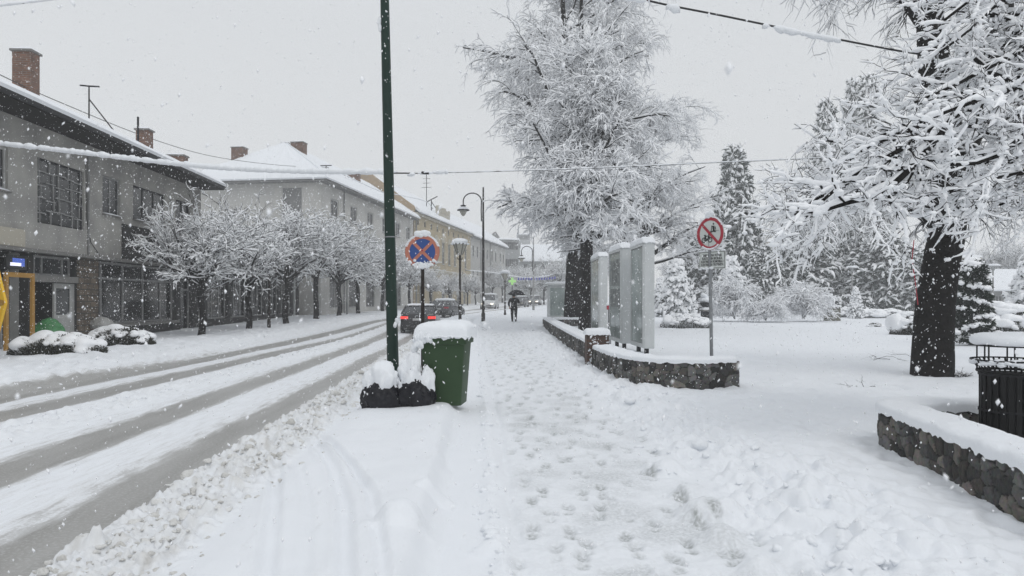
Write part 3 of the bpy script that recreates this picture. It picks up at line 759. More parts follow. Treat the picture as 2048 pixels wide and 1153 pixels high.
def slab_roof(parent, pts_eave, pts_ridge, th=.28, m='snow', name='roof'):
    """a pitch of snow-covered roof: four corners lower edge a,b upper edge c,d"""
    a, b = map(Vector, pts_eave); d, c = map(Vector, pts_ridge)
    n = (b - a).cross(d - a).normalized(); n = n if n.z > 0 else -n
    nx, ny = 60, 14; V = []; F = []
    sd = random.random() * 50
    for i in range(nx + 1):
        for j in range(ny + 1):
            u, v = i / nx, j / ny
            p = (a.lerp(b, u)).lerp(d.lerp(c, u), v)
            e = min(1, v / .06) ** .5
            k = th * (.45 + .55 * e) * (1 + .18 * float(perlin(np.array([u * 14 + sd]), np.array([v * 5.]))[0]))
            V.append(p + n * k)
    o = len(V)
    for i in range(nx + 1):
        for j in (0, ny): V.append(a.lerp(b, i / nx).lerp(d.lerp(c, i / nx), j / ny) - n * .02)
    for i in range(nx):
        for j in range(ny):
            q = i * (ny + 1) + j; F.append((q, q + ny + 1, q + ny + 2, q + 1))
        F.append((i * (ny + 1), o + i * 2, o + i * 2 + 2, (i + 1) * (ny + 1)))
    for i in (0, nx):
        ring = [i * (ny + 1) + j for j in range(ny + 1)]; F.append(tuple(ring + [o + i * 2 + 1, o + i * 2]))
    mb = MB(); mb._add(V, F); return mb.build(name, M[m], parent, smooth=True)
def chimney(parent, x, y, z0, z1, w, dpt, m='brick', cap=True):
    c = MB().box(x - w / 2, x + w / 2, y - dpt / 2, y + dpt / 2, z0, z1).build('chimney', M[m], parent)
    if cap:
        MB().box(x - w / 2 - .06, x + w / 2 + .06, y - dpt / 2 - .06, y + dpt / 2 + .06, z1, z1 + .07).build('cap', M['concrete'], c)
        pillow(x - w / 2 - .05, x + w / 2 + .05, y - dpt / 2 - .05, y + dpt / 2 + .05, z1 + .07, .10, x, parent=c, n=10)
    return c

# ---- B1, the long grey two-storey shop building on the left.  local x = along the street (x = distance - 16), y = into the building
def street_empty(name, label, cat, X, Y, slope):
    th = math.atan(slope); return thing(name, label, cat, (X, Y, 0), math.pi / 2 - th)
D0 = 16.0
SB = -14.5
B1 = street_empty('shop_building', 'weathered grey two-storey shop building with dark overhanging eaves and a brick chimney', 'building', SB + float(cc(D0)), D0, -.0493)
k1 = math.sqrt(1 + .0493 ** 2)
def bx1(px, S=SB):            # picture column -> local x on the facade
    d = -S * 1400 / (955 - px) * -1; d = (-S) * 1400 / (955 - px); return (d - D0) * k1
def bz1(px, py, S=SB): d = (-S) * 1400 / (955 - px); return CAMH + (600 - py) / 1400 * d
L1 = (36.7 - D0) * k1
rects = []
winA = (bx1(-28), bx1(16), 4.95, 6.3)
grid = (bx1(75), bx1(168), 4.15, 6.32)
winC = (bx1(205), bx1(241), 4.95, 6.45)
winD = (bx1(266), bx1(330), 5.0, 6.45)
winE = (bx1(352), bx1(380), 5.0, 6.45)
upper = [winA, grid, winC, winD, winE]
wall_open(-4, L1, 3.22, 7.35, upper).build('wall', M['stucco'], B1)
door1 = (bx1(0), bx1(64), -.1, 3.1)
trn = (bx1(74), bx1(157), 2.42, 3.1); opn = (bx1(75), bx1(120), 0, 2.2); dr = (bx1(120), bx1(160), 0, 2.2)
shop = (bx1(200), bx1(357), .62, 3.1); shop2 = (bx1(366), bx1(390), 0, 2.6)
# ground floor set back a hand's width under the ledge
g = wall_open(-4, L1, -.4, 3.14, [door1, trn, (opn[0], dr[1], 0, 2.2), shop, shop2], y=.12, rev=.3)
g.build('ground_floor_wall', M['stuccodark'], B1)
MB().box(-4, L1, -.22, .14, 3.14, 3.25).build('ledge', M['concrete'], B1)
MB().box(bx1(160), bx1(198), .02, .115, -.3, 3.13).build('stone_pier', M['oldstone'], B1)
MB().box(bx1(243), L1 - .02, -.05, -.003, 3.26, 4.7).build('dark_wall_panel', M['stuccodark'], B1)
MB().box(winA[0] - .2, bx1(43), -.12, -.004, 3.27, 3.82).build('fascia_panel', M['trim'], B1)
# interior: dark rooms behind the glass
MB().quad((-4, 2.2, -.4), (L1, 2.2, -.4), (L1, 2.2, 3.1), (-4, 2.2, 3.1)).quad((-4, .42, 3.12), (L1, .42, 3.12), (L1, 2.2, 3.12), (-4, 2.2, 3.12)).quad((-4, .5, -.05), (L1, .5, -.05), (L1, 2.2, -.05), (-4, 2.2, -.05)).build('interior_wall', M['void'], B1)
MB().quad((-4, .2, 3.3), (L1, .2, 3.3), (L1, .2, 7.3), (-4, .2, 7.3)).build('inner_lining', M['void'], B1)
# end walls, back and roof
MB().quad((L1, 0, -.4), (L1, 11, -.4), (L1, 11, 7.35), (L1, 5.5, 9.95), (L1, 0, 7.35)).quad((-4, 0, -.4), (-4, 11, -.4), (-4, 11, 7.35), (-4, 5.5, 9.95), (-4, 0, 7.35)).quad((-4, 11, -.4), (L1, 11, -.4), (L1, 11, 7.35), (-4, 11, 7.35)).build('side_wall', M['stucco'], B1)
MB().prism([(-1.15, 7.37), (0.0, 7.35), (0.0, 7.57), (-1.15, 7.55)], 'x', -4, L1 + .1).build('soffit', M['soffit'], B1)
slab_roof(B1, [(-4.3, -1.25, 7.57), (L1 + .15, -1.25, 7.57)], [(-4.3, 5.5, 10.45), (L1 + .15, 5.5, 10.45)], .20)
slab_roof(B1, [(-4.3, 12.2, 7.57), (L1 + .15, 12.2, 7.57)], [(-4.3, 5.5, 10.45), (L1 + .15, 5.5, 10.45)], .20)
MB().box(-4.2, L1 + .1, -1.24, -1.17, 7.41, 7.56).build('gutter', M['iron'], B1)
window(B1, *winA, cols=2, fw=.09)
w = window(B1, *grid, cols=1, fw=.06, fm='iron', gm='glassmid', sill=False)
q = MB(); gw, gh = grid[1] - grid[0], grid[3] - grid[2]; random.seed(4)
for i in range(5):
    for j in range(5):
        x0, x1_, z0, z1_ = gw * i / 5, gw * (i + 1) / 5, gh * j / 5, gh * (j + 1) / 5
        xx = x0 + (x1_ - x0) * random.uniform(.25, .9); q.bar((xx, -.03, z0), (xx, -.03, z1_), .035)
for j in range(1, 5):
    for i in range(5): zz = gh * j / 5 + random.uniform(-.1, .1); q.bar((gw * i / 5, -.035, zz), (gw * (i + 1) / 5, -.035, zz), .035)
q.build('grille', M['frameG'], w)
window(B1, *winC, cols=2, fm='frameG'); window(B1, *winD, cols=3, fm='iron', gm='glassmid'); window(B1, *winE, cols=2, fm='iron')
# shop glazing
def glazing(rect, xs, tz, nm='shop_window', fm='frameG', y=.34, gm='clearglass', fw=.07):
    a, b, c, d = rect; f = MB()
    for x in [a + .04, b - .04] + xs: f.box(x - fw / 2, x + fw / 2, -.04, .04, c, d)
    for z in (c + .04, d - .04) + ((tz,) if tz else ()): f.box(a, b, -.036, .036, z - .04, z + .04)
    o = f.build(nm, M[fm], B1 if a < 30 else B1); o.location = (0, y, 0)
    MB().box(a + .02, b - .02, .01, .02, c + .02, d - .02).build('pane', M[gm], o); return o
glazing(shop, [bx1(p) for p in (218, 261, 300, 334)], 2.45)
glazing(shop2, [], 2.1, 'shop_door')
for i_, (pa, pb, mm, za, zb) in enumerate(((232, 246, 'panelgrey', .1, 2.9), (302, 322, 'stuccolight', .1, 2.3), (270, 296, 'panelgrey', .1, 1.1), (338, 350, 'modern', .1, 2.7), (206, 214, 'stuccolight', .1, 2.6))):
    MB().box(bx1(pa), bx1(pb), .8 + .1 * i_, .84 + .1 * i_, za, zb).build('reflection_panel', M[mm], B1)  # pale shop items, their tone also standing in for reflections in the glass
glazing(trn, [bx1(p) for p in (87, 102, 142)], None, 'transom_window', gm='glass')
MB().box(opn[0] - .1, dr[1] + .1, .05, .30, 2.2, 2.42).build('lintel', M['concrete'], B1)
MB().box(shop[0], shop[1], -.06, .11, .5, .62).build('shop_sill', M['concrete'], B1)
dd_ = MB().box(0, dr[1] - dr[0], 0, .05, .05, 2.16)
d1 = MB(); w_ = dr[1] - dr[0]
d1.box(0, .12, 0, .06, .02, 2.18).box(w_ - .28, w_, 0, .06, .02, 2.18).box(.12, w_ - .28, 0, .06, 2.0, 2.18).box(.12, w_ - .28, 0, .06, .95, 1.07).box(.12, w_ - .28, .01, .05, .02, .95)
do = d1.build('white_door', M['frameW'], B1); do.location = (dr[0], .2, 0)
MB().box(.12, w_ - .28, .02, .035, 1.07, 2.0).build('pane', M['glass'], do)
MB().tube([(.06, 0, 1.15), (.06, -.06, 1.15), (.22, -.06, 1.15)], .013, 6).build('handle', M['frameW'], do)
# yellow-framed entrance
ya, yb = bx1(8, -13.9), bx1(66, -13.9); fr = MB()
fr.box(ya, ya + .12, -.64, -.56, -.15, 2.42).box(yb - .12, yb, -.64, -.56, -.15, 2.42).box(ya + .12, yb - .12, -.63, -.57, 2.28, 2.42)
fo_ = fr.build('entrance_frame', M['yellow'], B1)
MB().box(ya + .62, ya + .66, -.1, .3, 0, 2.28).build('door_post', M['frameG'], B1)
MB().box(bx1(36), bx1(54), .25, .32, 0, 3.1).build('door_leaf', M['concrete'], B1)
scr = MB().box(bx1(9), bx1(50), -.06, .02, 2.55, 3.0).build('display_box', M['black'], B1)
q = MB()
x0, x1_ = bx1(20), bx1(46)
for i in range(9): q.box(x0 + .02, x1_ - .02, -.068, -.062, 2.66 + i * .028, 2.672 + i * .028)
q.build('lit_lines', M['neonblue'], scr)
MB().box(x0 - .1, x0 + .42, -.073, -.069, 2.66, 2.76).build('lit_mark', M['neonwhite'], scr)
# cable stapled down the wall
MB().tube([(bx1(170), -.03, 6.7), (bx1(172), -.03, 4.6), (bx1(180), -.03, 3.75), (bx1(198), -.03, 3.3)], .014, 6).build('wall_cable', M['black'], B1)
MB().tube([(bx1(175), -.04, 6.98), (bx1(175), -.04, 3.26)], .04, 8).build('drainpipe', M['panelgrey'], B1)
# chimneys and roof furniture, placed from the picture
def rloc(px, d):      # picture column at a distance -> local x,y of B1
    X = WX(px, d); v = Vector((X, d, 0)) - B1.location; a = -B1.rotation_euler.z
    return v.x * math.cos(a) - v.y * math.sin(a), v.x * math.sin(a) + v.y * math.cos(a)
x, y = rloc(52, 24.3); chimney(B1, x, y, 7.8, 10.15, .5, .62)
x, y = rloc(289, 32.2); chimney(B1, x, y, 7.6, 9.35, .5, .55)
x, y = rloc(355, 36.5); chimney(B1, x, y, 7.4, 9.05, .55, .85)
x, y = rloc(276, 31.2); MB().tube([(x, y, 8.4), (x, y, 9.75)], .05, 6).build('flue', M['iron'], B1)
A1 = MB(); x, y = rloc(178, 27.2); A1.tube([(x, y, 8.0), (x, y, 9.9)], .03, 6)
A1.bar((x, y, 9.9), (x - .02, y - .4, 9.88), .05); A1.bar((x, y, 9.9), (x, y + .35, 9.93), .05)
x2, y2 = rloc(247, 28.6); A1.bar((x, y, 9.4), (x2, y2, 8.0), .035)
A1.build('roof_antenna', M['iron'], B1)

# ---- low shop annex running on behind the street trees
DA = D0 + L1 / k1 + .1; LA = 20.0
AN = street_empty('shop_annex', 'low flat-roofed row of glazed shops behind the clipped street trees', 'building', SB + float(cc(DA)) + .15, DA, -.0493)
bays = []; x = .4
while x < LA - 3: bays.append((x, x + 3.1, .55, 3.0)); x += 3.45
wall_open(0, LA, -.4, 3.9, bays, rev=.3).build('wall', M['stuccodark'], AN)
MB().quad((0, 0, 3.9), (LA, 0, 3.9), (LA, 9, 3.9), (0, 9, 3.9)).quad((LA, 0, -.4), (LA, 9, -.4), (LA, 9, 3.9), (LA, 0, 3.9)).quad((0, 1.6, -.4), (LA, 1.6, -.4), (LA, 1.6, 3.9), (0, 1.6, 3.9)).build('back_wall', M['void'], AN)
pillow(-.1, LA + .1, -.25, 9, 3.9, .28, 8, parent=AN, n=40, p=.15, name='snow_cover')
MB().box(0, LA, -.25, -.01, 3.6, 3.9).build('fascia', M['panelgrey'], AN)
wp = None
for b in bays:
    MB().box(b[0] + random.uniform(.1, 1.2), b[0] + random.uniform(1.3, 2.8), 1.0, 1.05, .1, random.uniform(1.6, 2.9)).build('reflection_panel', M[random.choice(('panelgrey', 'stuccolight', 'modern'))], AN)  # upright panel inside the bay, partly a painted reflection
    wo_ = window(AN, *b, y=.2, cols=3, rows=1, fw=.08, fm='frameG', gm='clearglass', sill=False, proto=wp)
    wp = wp or wo_
MB().box(LA - 2.2, LA - 2.0, -.1, -.003, -.2, 3.5).build('white_post', M['vanwhite'], AN)

# ---- B2, the pale hipped house whose long front turns with the street
B2 = street_empty('hipped_house', 'long pale grey house with white hipped roof and brick chimneys on the street bend', 'building', -15.3, 56, .135)
L2 = 27.; E2 = 11.0; Rz = 15.3; D2 = 11.
ws = [(t - .85, t + .85, z, z + 1.55) for t in (2.9, 7.4, 11.9, 16.4, 20.9, 25.0) for z in (8.5, 5.0)]
gf = [(t - 1.2, t + 1.2, .9, 3.4) for t in (3, 7.4, 11.9, 16.4, 20.9)]
wall_open(0, L2, -.5, E2, ws + gf).build('wall', M['stuccolight'], B2)
MB().quad((0, 0, -.5), (0, D2, -.5), (0, D2, E2), (0, 0, E2)).quad((L2, 0, -.5), (L2, D2, -.5), (L2, D2, E2), (L2, 0, E2)).quad((0, D2, -.5), (L2, D2, -.5), (L2, D2, E2), (0, D2, E2)).build('side_wall', M['stuccolight'], B2)
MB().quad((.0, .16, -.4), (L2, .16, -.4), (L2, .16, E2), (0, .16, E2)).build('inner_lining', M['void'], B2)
MB().box(-.02, -.002, 1.6, 3.2, 7.4, 10.6).build('grey_wall_patch', M['panelgrey'], B2)
MB().box(-.012, -.001, 3.9, 9.5, 6.0, 10.8).build('pale_wall_patch', M['whitewall'], B2)
MB().box(-.7, L2 + .2, -.7, 0, E2, E2 + .16).box(-.7, 0, 0, D2 + .5, E2, E2 + .16).build('eaves', M['panelgrey'], B2)
hp_ = 5.2
slab_roof(B2, [(-.8, -.8, E2 + .17), (L2 + .3, -.8, E2 + .17)], [(hp_, D2 / 2, Rz), (L2 + .3, D2 / 2, Rz)], .26)
slab_roof(B2, [(-.8, D2 + .8, E2 + .17), (-.8, -.8, E2 + .17)], [(hp_, D2 / 2 + .01, Rz), (hp_, D2 / 2, Rz)], .26)
slab_roof(B2, [(L2 + .3, D2 + .8, E2 + .17), (-.8, D2 + .8, E2 + .17)], [(L2 + .3, D2 / 2, Rz), (hp_, D2 / 2, Rz)], .26)
wp = None
for r in ws:
    wo_ = window(B2, *r, cols=2, fw=.12, proto=wp); wp = wp or wo_
wp = None
for r in gf:
    wo_ = window(B2, *r, cols=2, fw=.1, fm='frameG', gm='glassmid', sill=False, proto=wp, name='shop_window'); wp = wp or wo_
MB().tube([(4.9, -.08, 0), (4.9, -.08, E2)], .06, 8).build('drainpipe', M['frameG'], B2)
def on(B, px, d):
    X = WX(px, d); v = Vector((X, d, 0)) - B.location; a = -B.rotation_euler.z
    return v.x * math.cos(a) - v.y * math.sin(a), v.x * math.sin(a) + v.y * math.cos(a)
for px, d, pt, w in ((479, 60, 294, 1.05), (572, 63, 285, .6), (598, 62, 284, 1.1), (657, 68, 346, .9), (678, 70, 345, .7), (708, 72, 347, 1.1)):
    x, y = on(B2, px, d); zt = CAMH + (600 - pt) / 1400 * d; chimney(B2, x, y, zt - 3.0, zt - .15, w * .8, w, 'brick')
q = MB(); x, y = on(B2, 652, 60); q.tube([(x, y, 11.5), (x, y, 13.1)], .04, 6); q.bar((x, y - .5, 13.1), (x, y + .5, 13.1), .07); q.build('roof_antenna', M['iron'], B2)

# ---- B3, the ochre house with the raised gable
B3 = street_empty('ochre_house', 'ochre rendered house with raised gable end, arched windows and snowy roof', 'building', -11.6, 83, .175)
L3 = 29.; E3 = 11.9; R3 = 16.6; D3 = 12.
sm = [(t - .35, t + .35, 10.6, 11.35) for t in (1.6, 4.4, 7.2, 10, 12.8, 15.6, 18.4, 21.2, 24)]
tl = [(t - .62, t + .62, 6.4, 9.4) for t in (3, 6.2, 9.4, 12.8, 16, 19.2, 22.4, 25.6)]
lo = [(t - .8, t + .8, .9, 3.9) for t in (3, 7, 12.8, 17, 21, 25)]
wall_open(0, L3, -.5, E3, sm + tl + lo, rev=.25).build('wall', M['ochre'], B3)
MB().quad((0, .0, -.5), (0, D3, -.5), (0, D3, E3 + .8), (0, D3 / 2, R3 + .6), (0, 0, E3 + .8)).quad((L3, 0, -.5), (L3, D3, -.5), (L3, D3, E3), (L3, D3 / 2, R3), (L3, 0, E3)).quad((0, D3, -.5), (L3, D3, -.5), (L3, D3, E3), (0, D3, E3)).build('gable_wall', M['ochreraw'], B3)
MB().prism([(0, E3), (0, E3 + .8), (D3 / 2, R3 + .6), (D3, E3 + .8), (D3, E3)], 'x', .002, .35).build('parapet', M['ochreraw'], B3)
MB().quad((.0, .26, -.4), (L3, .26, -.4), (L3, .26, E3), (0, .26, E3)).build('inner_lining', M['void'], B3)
MB().box(.0, L3, -.16, -.002, 5.15, 5.5).box(0, L3, -.1, -.002, 4.85, 5.1).box(0, L3, -.35, -.002, E3 - .2, E3 + .1).build('cornice', M['trim'], B3)
MB().box(0, L3, -.12, -.002, 5.5, 5.56).build('ledge_snow', M['snow'], B3)
slab_roof(B3, [(.35, -.6, E3 + .1), (L3 + .3, -.6, E3 + .1)], [(.35, D3 / 2, R3), (L3 + .3, D3 / 2, R3)], .3)
slab_roof(B3, [(L3 + .3, D3 + .6, E3 + .1), (.35, D3 + .6, E3 + .1)], [(L3 + .3, D3 / 2, R3), (.35, D3 / 2, R3)], .3)
wp = None
for r in sm:
    wo_ = window(B3, *r, cols=1, fw=.07, fm='frameG', proto=wp, sill=False); wp = wp or wo_
wp = None
for r in tl:
    if wp is None:
        wp = window(B3, *r, cols=2, rows=3, fw=.1, sill=True, surround='trim')
        w = r[1] - r[0]; q = MB(); pts = [(w / 2 + (w / 2 + .16) * math.cos(a), 3.0 + .13 + (w / 2) * math.sin(a)) for a in np.linspace(0, math.pi, 12)]
        q.prism(pts, 'y', -.17, -.13); q.build('arch_head', M['trim'], wp)
    else: window(B3, *r, proto=wp)
wp = None
for r in lo:
    wo_ = window(B3, *r, cols=2, rows=2, fw=.1, proto=wp, surround='trim' if wp is None else None); wp = wp or wo_
# ornamental attic dormer with three stubs
q = MB(); x0, y0_ = 12.0, .3; zb = E3 + .4
q.box(x0, x0 + 5.4, y0_, y0_ + .5, zb, zb + 1.2); q.box(x0, x0 + .9, y0_ - .05, y0_ + .55, zb + 1.2, zb + 2.1); q.box(x0 + 2.2, x0 + 3.2, y0_ - .05, y0_ + .55, zb + 1.2, zb + 2.0); q.box(x0 + 4.5, x0 + 5.4, y0_ - .05, y0_ + .55, zb + 1.2, zb + 1.9)
q.build('attic_parapet', M['trim'], B3)
MB().tube([(.5, -.12, 0), (.5, -.12, E3)], .09, 8).build('drainpipe', M['frameG'], B3)
q = MB(); x, y = on(B3, 853, 96); q.tube([(x, y, 13), (x, y, 19.2)], .05, 6)
for k_ in range(4): q.bar((x, y - .7 + .1 * k_, 17 + .6 * k_), (x, y + .7 - .1 * k_, 17 + .6 * k_), .05)
q.build('roof_antenna', M['iron'], B3)
q = MB(); q.tube([(11.2, 1.2, 12.5), (11.2, 1.2, 15)], .07, 6); q.bar((10.6, .2, 15.4), (11.5, 2, 14.8), .1); q.bar((11.2, 1.2, 14.8), (20, 1.5, 12.8), .07); q.build('roof_mast', M['iron'], B3)

# ---- B4, the plainer off-white house beyond
x4, y4 = -11.6 + .175 / math.sqrt(1 + .175 ** 2) * L3 + .0, 83 + L3 / math.sqrt(1 + .175 ** 2)
B4 = street_empty('white_house', 'plain off-white house with small paired windows beyond the ochre house', 'building', x4, y4, .2)
L4 = 27.; E4 = 11.7
up = [(t - .5, t + .5, z, z + 1.8) for t in (1.8, 4.6, 8.6, 11.6, 15.4, 18.4, 22.4, 25.2) for z in (8.6, 4.6)]
wall_open(0, L4, -.5, E4, up).build('wall', M['whitewall'], B4)
MB().quad((L4, 0, -.5), (L4, 11, -.5), (L4, 11, E4), (L4, 5.5, 15.6), (L4, 0, E4)).quad((0, 0, -.5), (0, 11, -.5), (0, 11, E4), (0, 5.5, 15.6), (0, 0, E4)).build('side_wall', M['whitewall'], B4)
MB().box(0, L4 + .3, -.5, -.002, E4 - .1, E4 + .1).build('eaves', M['panelgrey'], B4)
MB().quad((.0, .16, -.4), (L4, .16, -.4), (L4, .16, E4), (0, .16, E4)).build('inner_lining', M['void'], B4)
slab_roof(B4, [(0, -.6, E4 + .1), (L4 + .4, -.6, E4 + .1)], [(0, 5.5, 16.0), (L4 + .4, 5.5, 16.0)], .3)
slab_roof(B4, [(L4 + .4, 11.6, E4 + .1), (0, 11.6, E4 + .1)], [(L4 + .4, 5.5, 16.0), (0, 5.5, 16.0)], .3)
wp = None
for r in up:
    wo_ = window(B4, *r, cols=1, fw=.08, fm='frameG', proto=wp); wp = wp or wo_
MB().tube([(6.6, -.1, 0), (6.6, -.1, E4)], .09, 8).tube([(13.5, -.1, 0), (13.5, -.1, E4)], .09, 8).build('drainpipe', M['frameG'], B4)

# ---- the modern block closing the view, its neighbour and a misty tower
def block(name, label, X, Y, w, dp, h, m, floors, slope=0., roofh=0, bandw=True):
    b = thing(name, label, 'building', (X, Y, 0), slope)
    fh = h / floors; rc = [(w * .08, w * .94, fh * i + fh * .38, fh * i + fh * .86) for i in range(1 if bandw else 0, floors)]
    if not bandw: rc = [(w * (j + .25) / 6, w * (j + .75) / 6, fh * i + fh * .35, fh * i + fh * .8) for i in range(floors) for j in range(6)]
    wall_open(0, w, -.5, h, rc, rev=.25).build('wall', M[m], b)
    MB().quad((0, 0, -.5), (0, dp, -.5), (0, dp, h), (0, 0, h)).quad((w, 0, -.5), (w, dp, -.5), (w, dp, h), (w, 0, h)).quad((0, dp, -.5), (w, dp, -.5), (w, dp, h), (0, dp, h)).build('side_wall', M[m], b)
    wp = None
    for r in rc:
        if wp is None: wp = window(b, *r, y=.12, cols=8 if bandw else 2, fw=.09, fm='frameG', gm='glassmid', sill=False)
        else: window(b, *r, y=.12, proto=wp)
    if roofh:
        slab_roof(b, [(-.4, -.5, h), (w + .4, -.5, h)], [(-.4, dp / 2, h + roofh), (w + .4, dp / 2, h + roofh)], .35)
        slab_roof(b, [(w + .4, dp + .5, h), (-.4, dp + .5, h)], [(w + .4, dp / 2, h + roofh), (-.4, dp / 2, h + roofh)], .35)
    else: pillow(-.2, w + .2, -.2, dp + .2, h, .4, X, parent=b, n=30, p=.12, name='snow_cover')
    return b
b5 = block('office_block', 'grey flat-roofed office block with long ribbon windows closing the street', -2.6, 150, 4.3, 14, 14.6, 'modern', 4, R_(14))
wall_b = MB().quad((0, 0, -.5), (-4.2, 5.2, -.5), (-4.2, 5.2, 14.6), (0, 0, 14.6)).build('angled_wall', M['modern'], b5)
MB().prism([(-1.2, 14.9), (1.2, 14.9), (0, 16.6)], 'y', 4, 7).build('roof_vent', M['panelgrey'], b5)
block('snow_roofed_house', 'broad low-pitched house with wide white roof beyond the street trees', 2.2, 165, 12, 12, 10.6, 'modern', 4, R_(-3), 4.2, False)
block('tower_block', 'misty tall tower block barely visible above the far white roof', 1.9, 250, 4.6, 12, 25, 'modern', 8, 0)
# right-hand side, beyond the park
block('beige_tower', 'tall blank beige building misty behind the park conifers', WX(1532, 125), 125, 5.4, 10, 13.2, 'beige', 1, 0)
block('beige_block', 'low beige building behind the park, seen beside the big dark trunk', WX(1896, 95), 95, 4.6, 10, 7.4, 'beige', 2, 0)
block('pale_hall', 'wide pale hall with snowy pitched roof behind the right-hand shrubs', WX(1985, 80), 80, 9, 9, 2.6, 'panelgrey', 1, 0, 2.4, False)
# ------------------------------------------------------------------ street things
def lean(o, dx): o.rotation_euler[1] = dx; return o
def ground_at(px, d): X = WX(px, d); return Vector((X, d, GZ(X, d)))
# tall green lighting pole
p = ground_at(787.5, 10.9); p.z -= .1
PL = thing('lighting_pole', 'tall dark green tapered steel pole rising behind black rubbish bags', 'pole', p)
lean(PL, -.0225)
MB().tube([(0, 0, 0), (0, 0, 3), (0, 0, 6.2), (0, 0, 9.5)], [.093, .080, .068, .052], 28).build('shaft', M['greenpole'], PL, smooth=True)
MB().lathe([(.084, 2.55), (.086, 2.552), (.086, 2.566), (.084, 2.568)], 24).build('cable_tie', M['galv'], PL)
q = MB().box(-.035, .03, -.0835, -.08, 2.06, 2.2); q.build('label_plate', M['greenpole'], PL)
Vb, Fb = blobs(np.array([[.09, -.05, 1.25], [.06, -.07, 1.2], [.11, -.04, 1.31], [-.085, -.03, 5.9], [-.08, -.03, 5.8]]), np.array([[.04, .03, .05], [.035, .025, .045], [.03, .02, .03], [.03, .03, .09], [.02, .03, .07]]), RNG, 2, .4)
np_mesh('stuck_snow', Vb, [Fb], M['snow'], PL)

# wheeled bin
b0 = ground_at(893, 10.15); b0.z -= .06
BN = thing('wheeled_bin', 'green wheeled refuse bin topped by a thick cushion of snow', 'bin', b0, R_(-7))
def rr(w, d, z, r=.05, n=5, cx=0, cy=0):
    pts = []
    for sx_, sy_, a0 in ((1, -1, -90), (1, 1, 0), (-1, 1, 90), (-1, -1, 180)):
        for i in range(n): a = R_(a0 + 90 * i / (n - 1)); pts.append((cx + sx_ * (w / 2 - r) + r * math.cos(a), cy + sy_ * (d / 2 - r) + r * math.sin(a), z))
    return pts
MB().loft([rr(.50, .48, .03), rr(.515, .49, .035), rr(.52, .50, .08), rr(.615, .58, .80), rr(.635, .60, .94)]).build('body', M['binGreen'], BN, smooth=True)
MB().loft([rr(.645, .62, .90), rr(.69, .66, .905), rr(.70, .67, .985), rr(.66, .63, .99)]).build('rim', M['binGreen'], BN, smooth=True)
lid = MB().loft([rr(.70, .70, .992, cx=-.01), rr(.72, .72, 1.0, cx=-.01), rr(.71, .71, 1.035, cx=-.01), rr(.5, .5, 1.06, cx=-.01)]).build('lid', M['binGreen'], BN, smooth=True)
MB().tube([(-.34, -.22, .97), (-.43, -.22, .98), (-.43, .22, .98), (-.34, .22, .97)], .022, 10).build('handle', M['blackplastic'], BN, smooth=True)
for s_ in (-1, 1):
    wl = MB().tube([(-.22, s_ * .26, .1), (-.22, s_ * .20, .1)], .1, 18).build('wheel', M['tyre'], BN, smooth=True)
for x_ in (-.12, .1): MB().box(x_ - .012, x_ + .012, -.30, -.262, .12, .86)
pillow(-.40, .38, -.37, .40, 1.03, .195, 5, .035, p=.34, amp=.05, parent=BN, n=44, skew=.05)
C = []; Rd = []
for i in range(34):      # snow slumping over the lid's left front corner
    u = random.random(); x_ = -.40 + .27 * u; z_ = 1.03 - random.random() ** 1.2 * (.22 - .16 * u); r_ = random.uniform(.025, .06)
    C.append((x_, -.345 - random.uniform(-.01, .02), z_)); Rd.append((r_, r_ * .6, r_ * 1.1))
for i in range(16): C.append((-.36 + .72 * random.random(), -.35, 1.02 - .02 * random.random())); Rd.append((.05, .025, .02))
Vb, Fb = blobs(np.array(C), np.array(Rd), RNG, 2, .45); np_mesh('slumped_snow', Vb, [Fb], M['snow'], BN)

# rubbish bags
def bag(name, label, loc, sx_, sy_, sz_, seed, m, snow=True, peak=.0, grp=None, thr=.18, leanx=0):
    t = thing(name, label, 'bag', loc, 0, grp)
    U, F = ico(5); x, y, z = U.T
    sm_ = lambda f, s: (fbm(x * f + s + seed, y * f + s, 3) + fbm(y * f + 5 + seed, z * f + s, 3) + fbm(z * f + 9, x * f + seed, 3)) * .62
    r = 1 + .13 * sm_(1.3, 0) - .07 * np.abs(sm_(3.2, 5)) - .06 * np.abs(sm_(6.5, 9))
    V = U * r[:, None]; V[:, 2] = np.where(V[:, 2] < -.55, -.55 + (V[:, 2] + .55) * .1, V[:, 2]); V[:, 2] += .56
    flare = 1 + .12 * (1 - V[:, 2] / 1.5); V[:, 0] *= flare; V[:, 1] *= flare
    V[:, 2] += peak * np.exp(-((V[:, 0] / .35) ** 2 + (V[:, 1] / .35) ** 2)) * (V[:, 2] > .5)
    V[:, 0] += leanx * V[:, 2]
    V = V * np.array([sx_, sy_, sz_])
    np_mesh('bag', V, [F], m, t)
    if snow:
        n = z * 1.0 - .22 + .40 * sm_(1.6, 3) + .26 * sm_(4.0, 7) + .06 * sm_(11, 2)
        k = np.clip((n - thr) / .30, -1, 1)
        th = np.where(k > 0, k, k * .6) * (.045 + .08 * np.clip(z, 0, 1) ** 1.5)
        V2 = V + U * (th * .8)[:, None]; V2[:, 2] += np.maximum(th, 0) * .9
        np_mesh('snow_cap', V2, [F], M['snow'], t)
    return t
l1 = ground_at(764, 9.75); l1.z -= .05
bag('rubbish_bag', 'black rubbish bag under a round heap of snow, at foot of green pole', l1, .275, .24, .295, 3, M['bagblack'], True, .0, 'black rubbish bags beside the bin', .30)
l2 = ground_at(833, 9.8); l2.z -= .05
bag('rubbish_bag', 'black rubbish bag with creased snowy side leaning on the green bin', l2, .27, .24, .345, 9, M['bagblack'], True, .22, 'black rubbish bags beside the bin', .26, -.08)

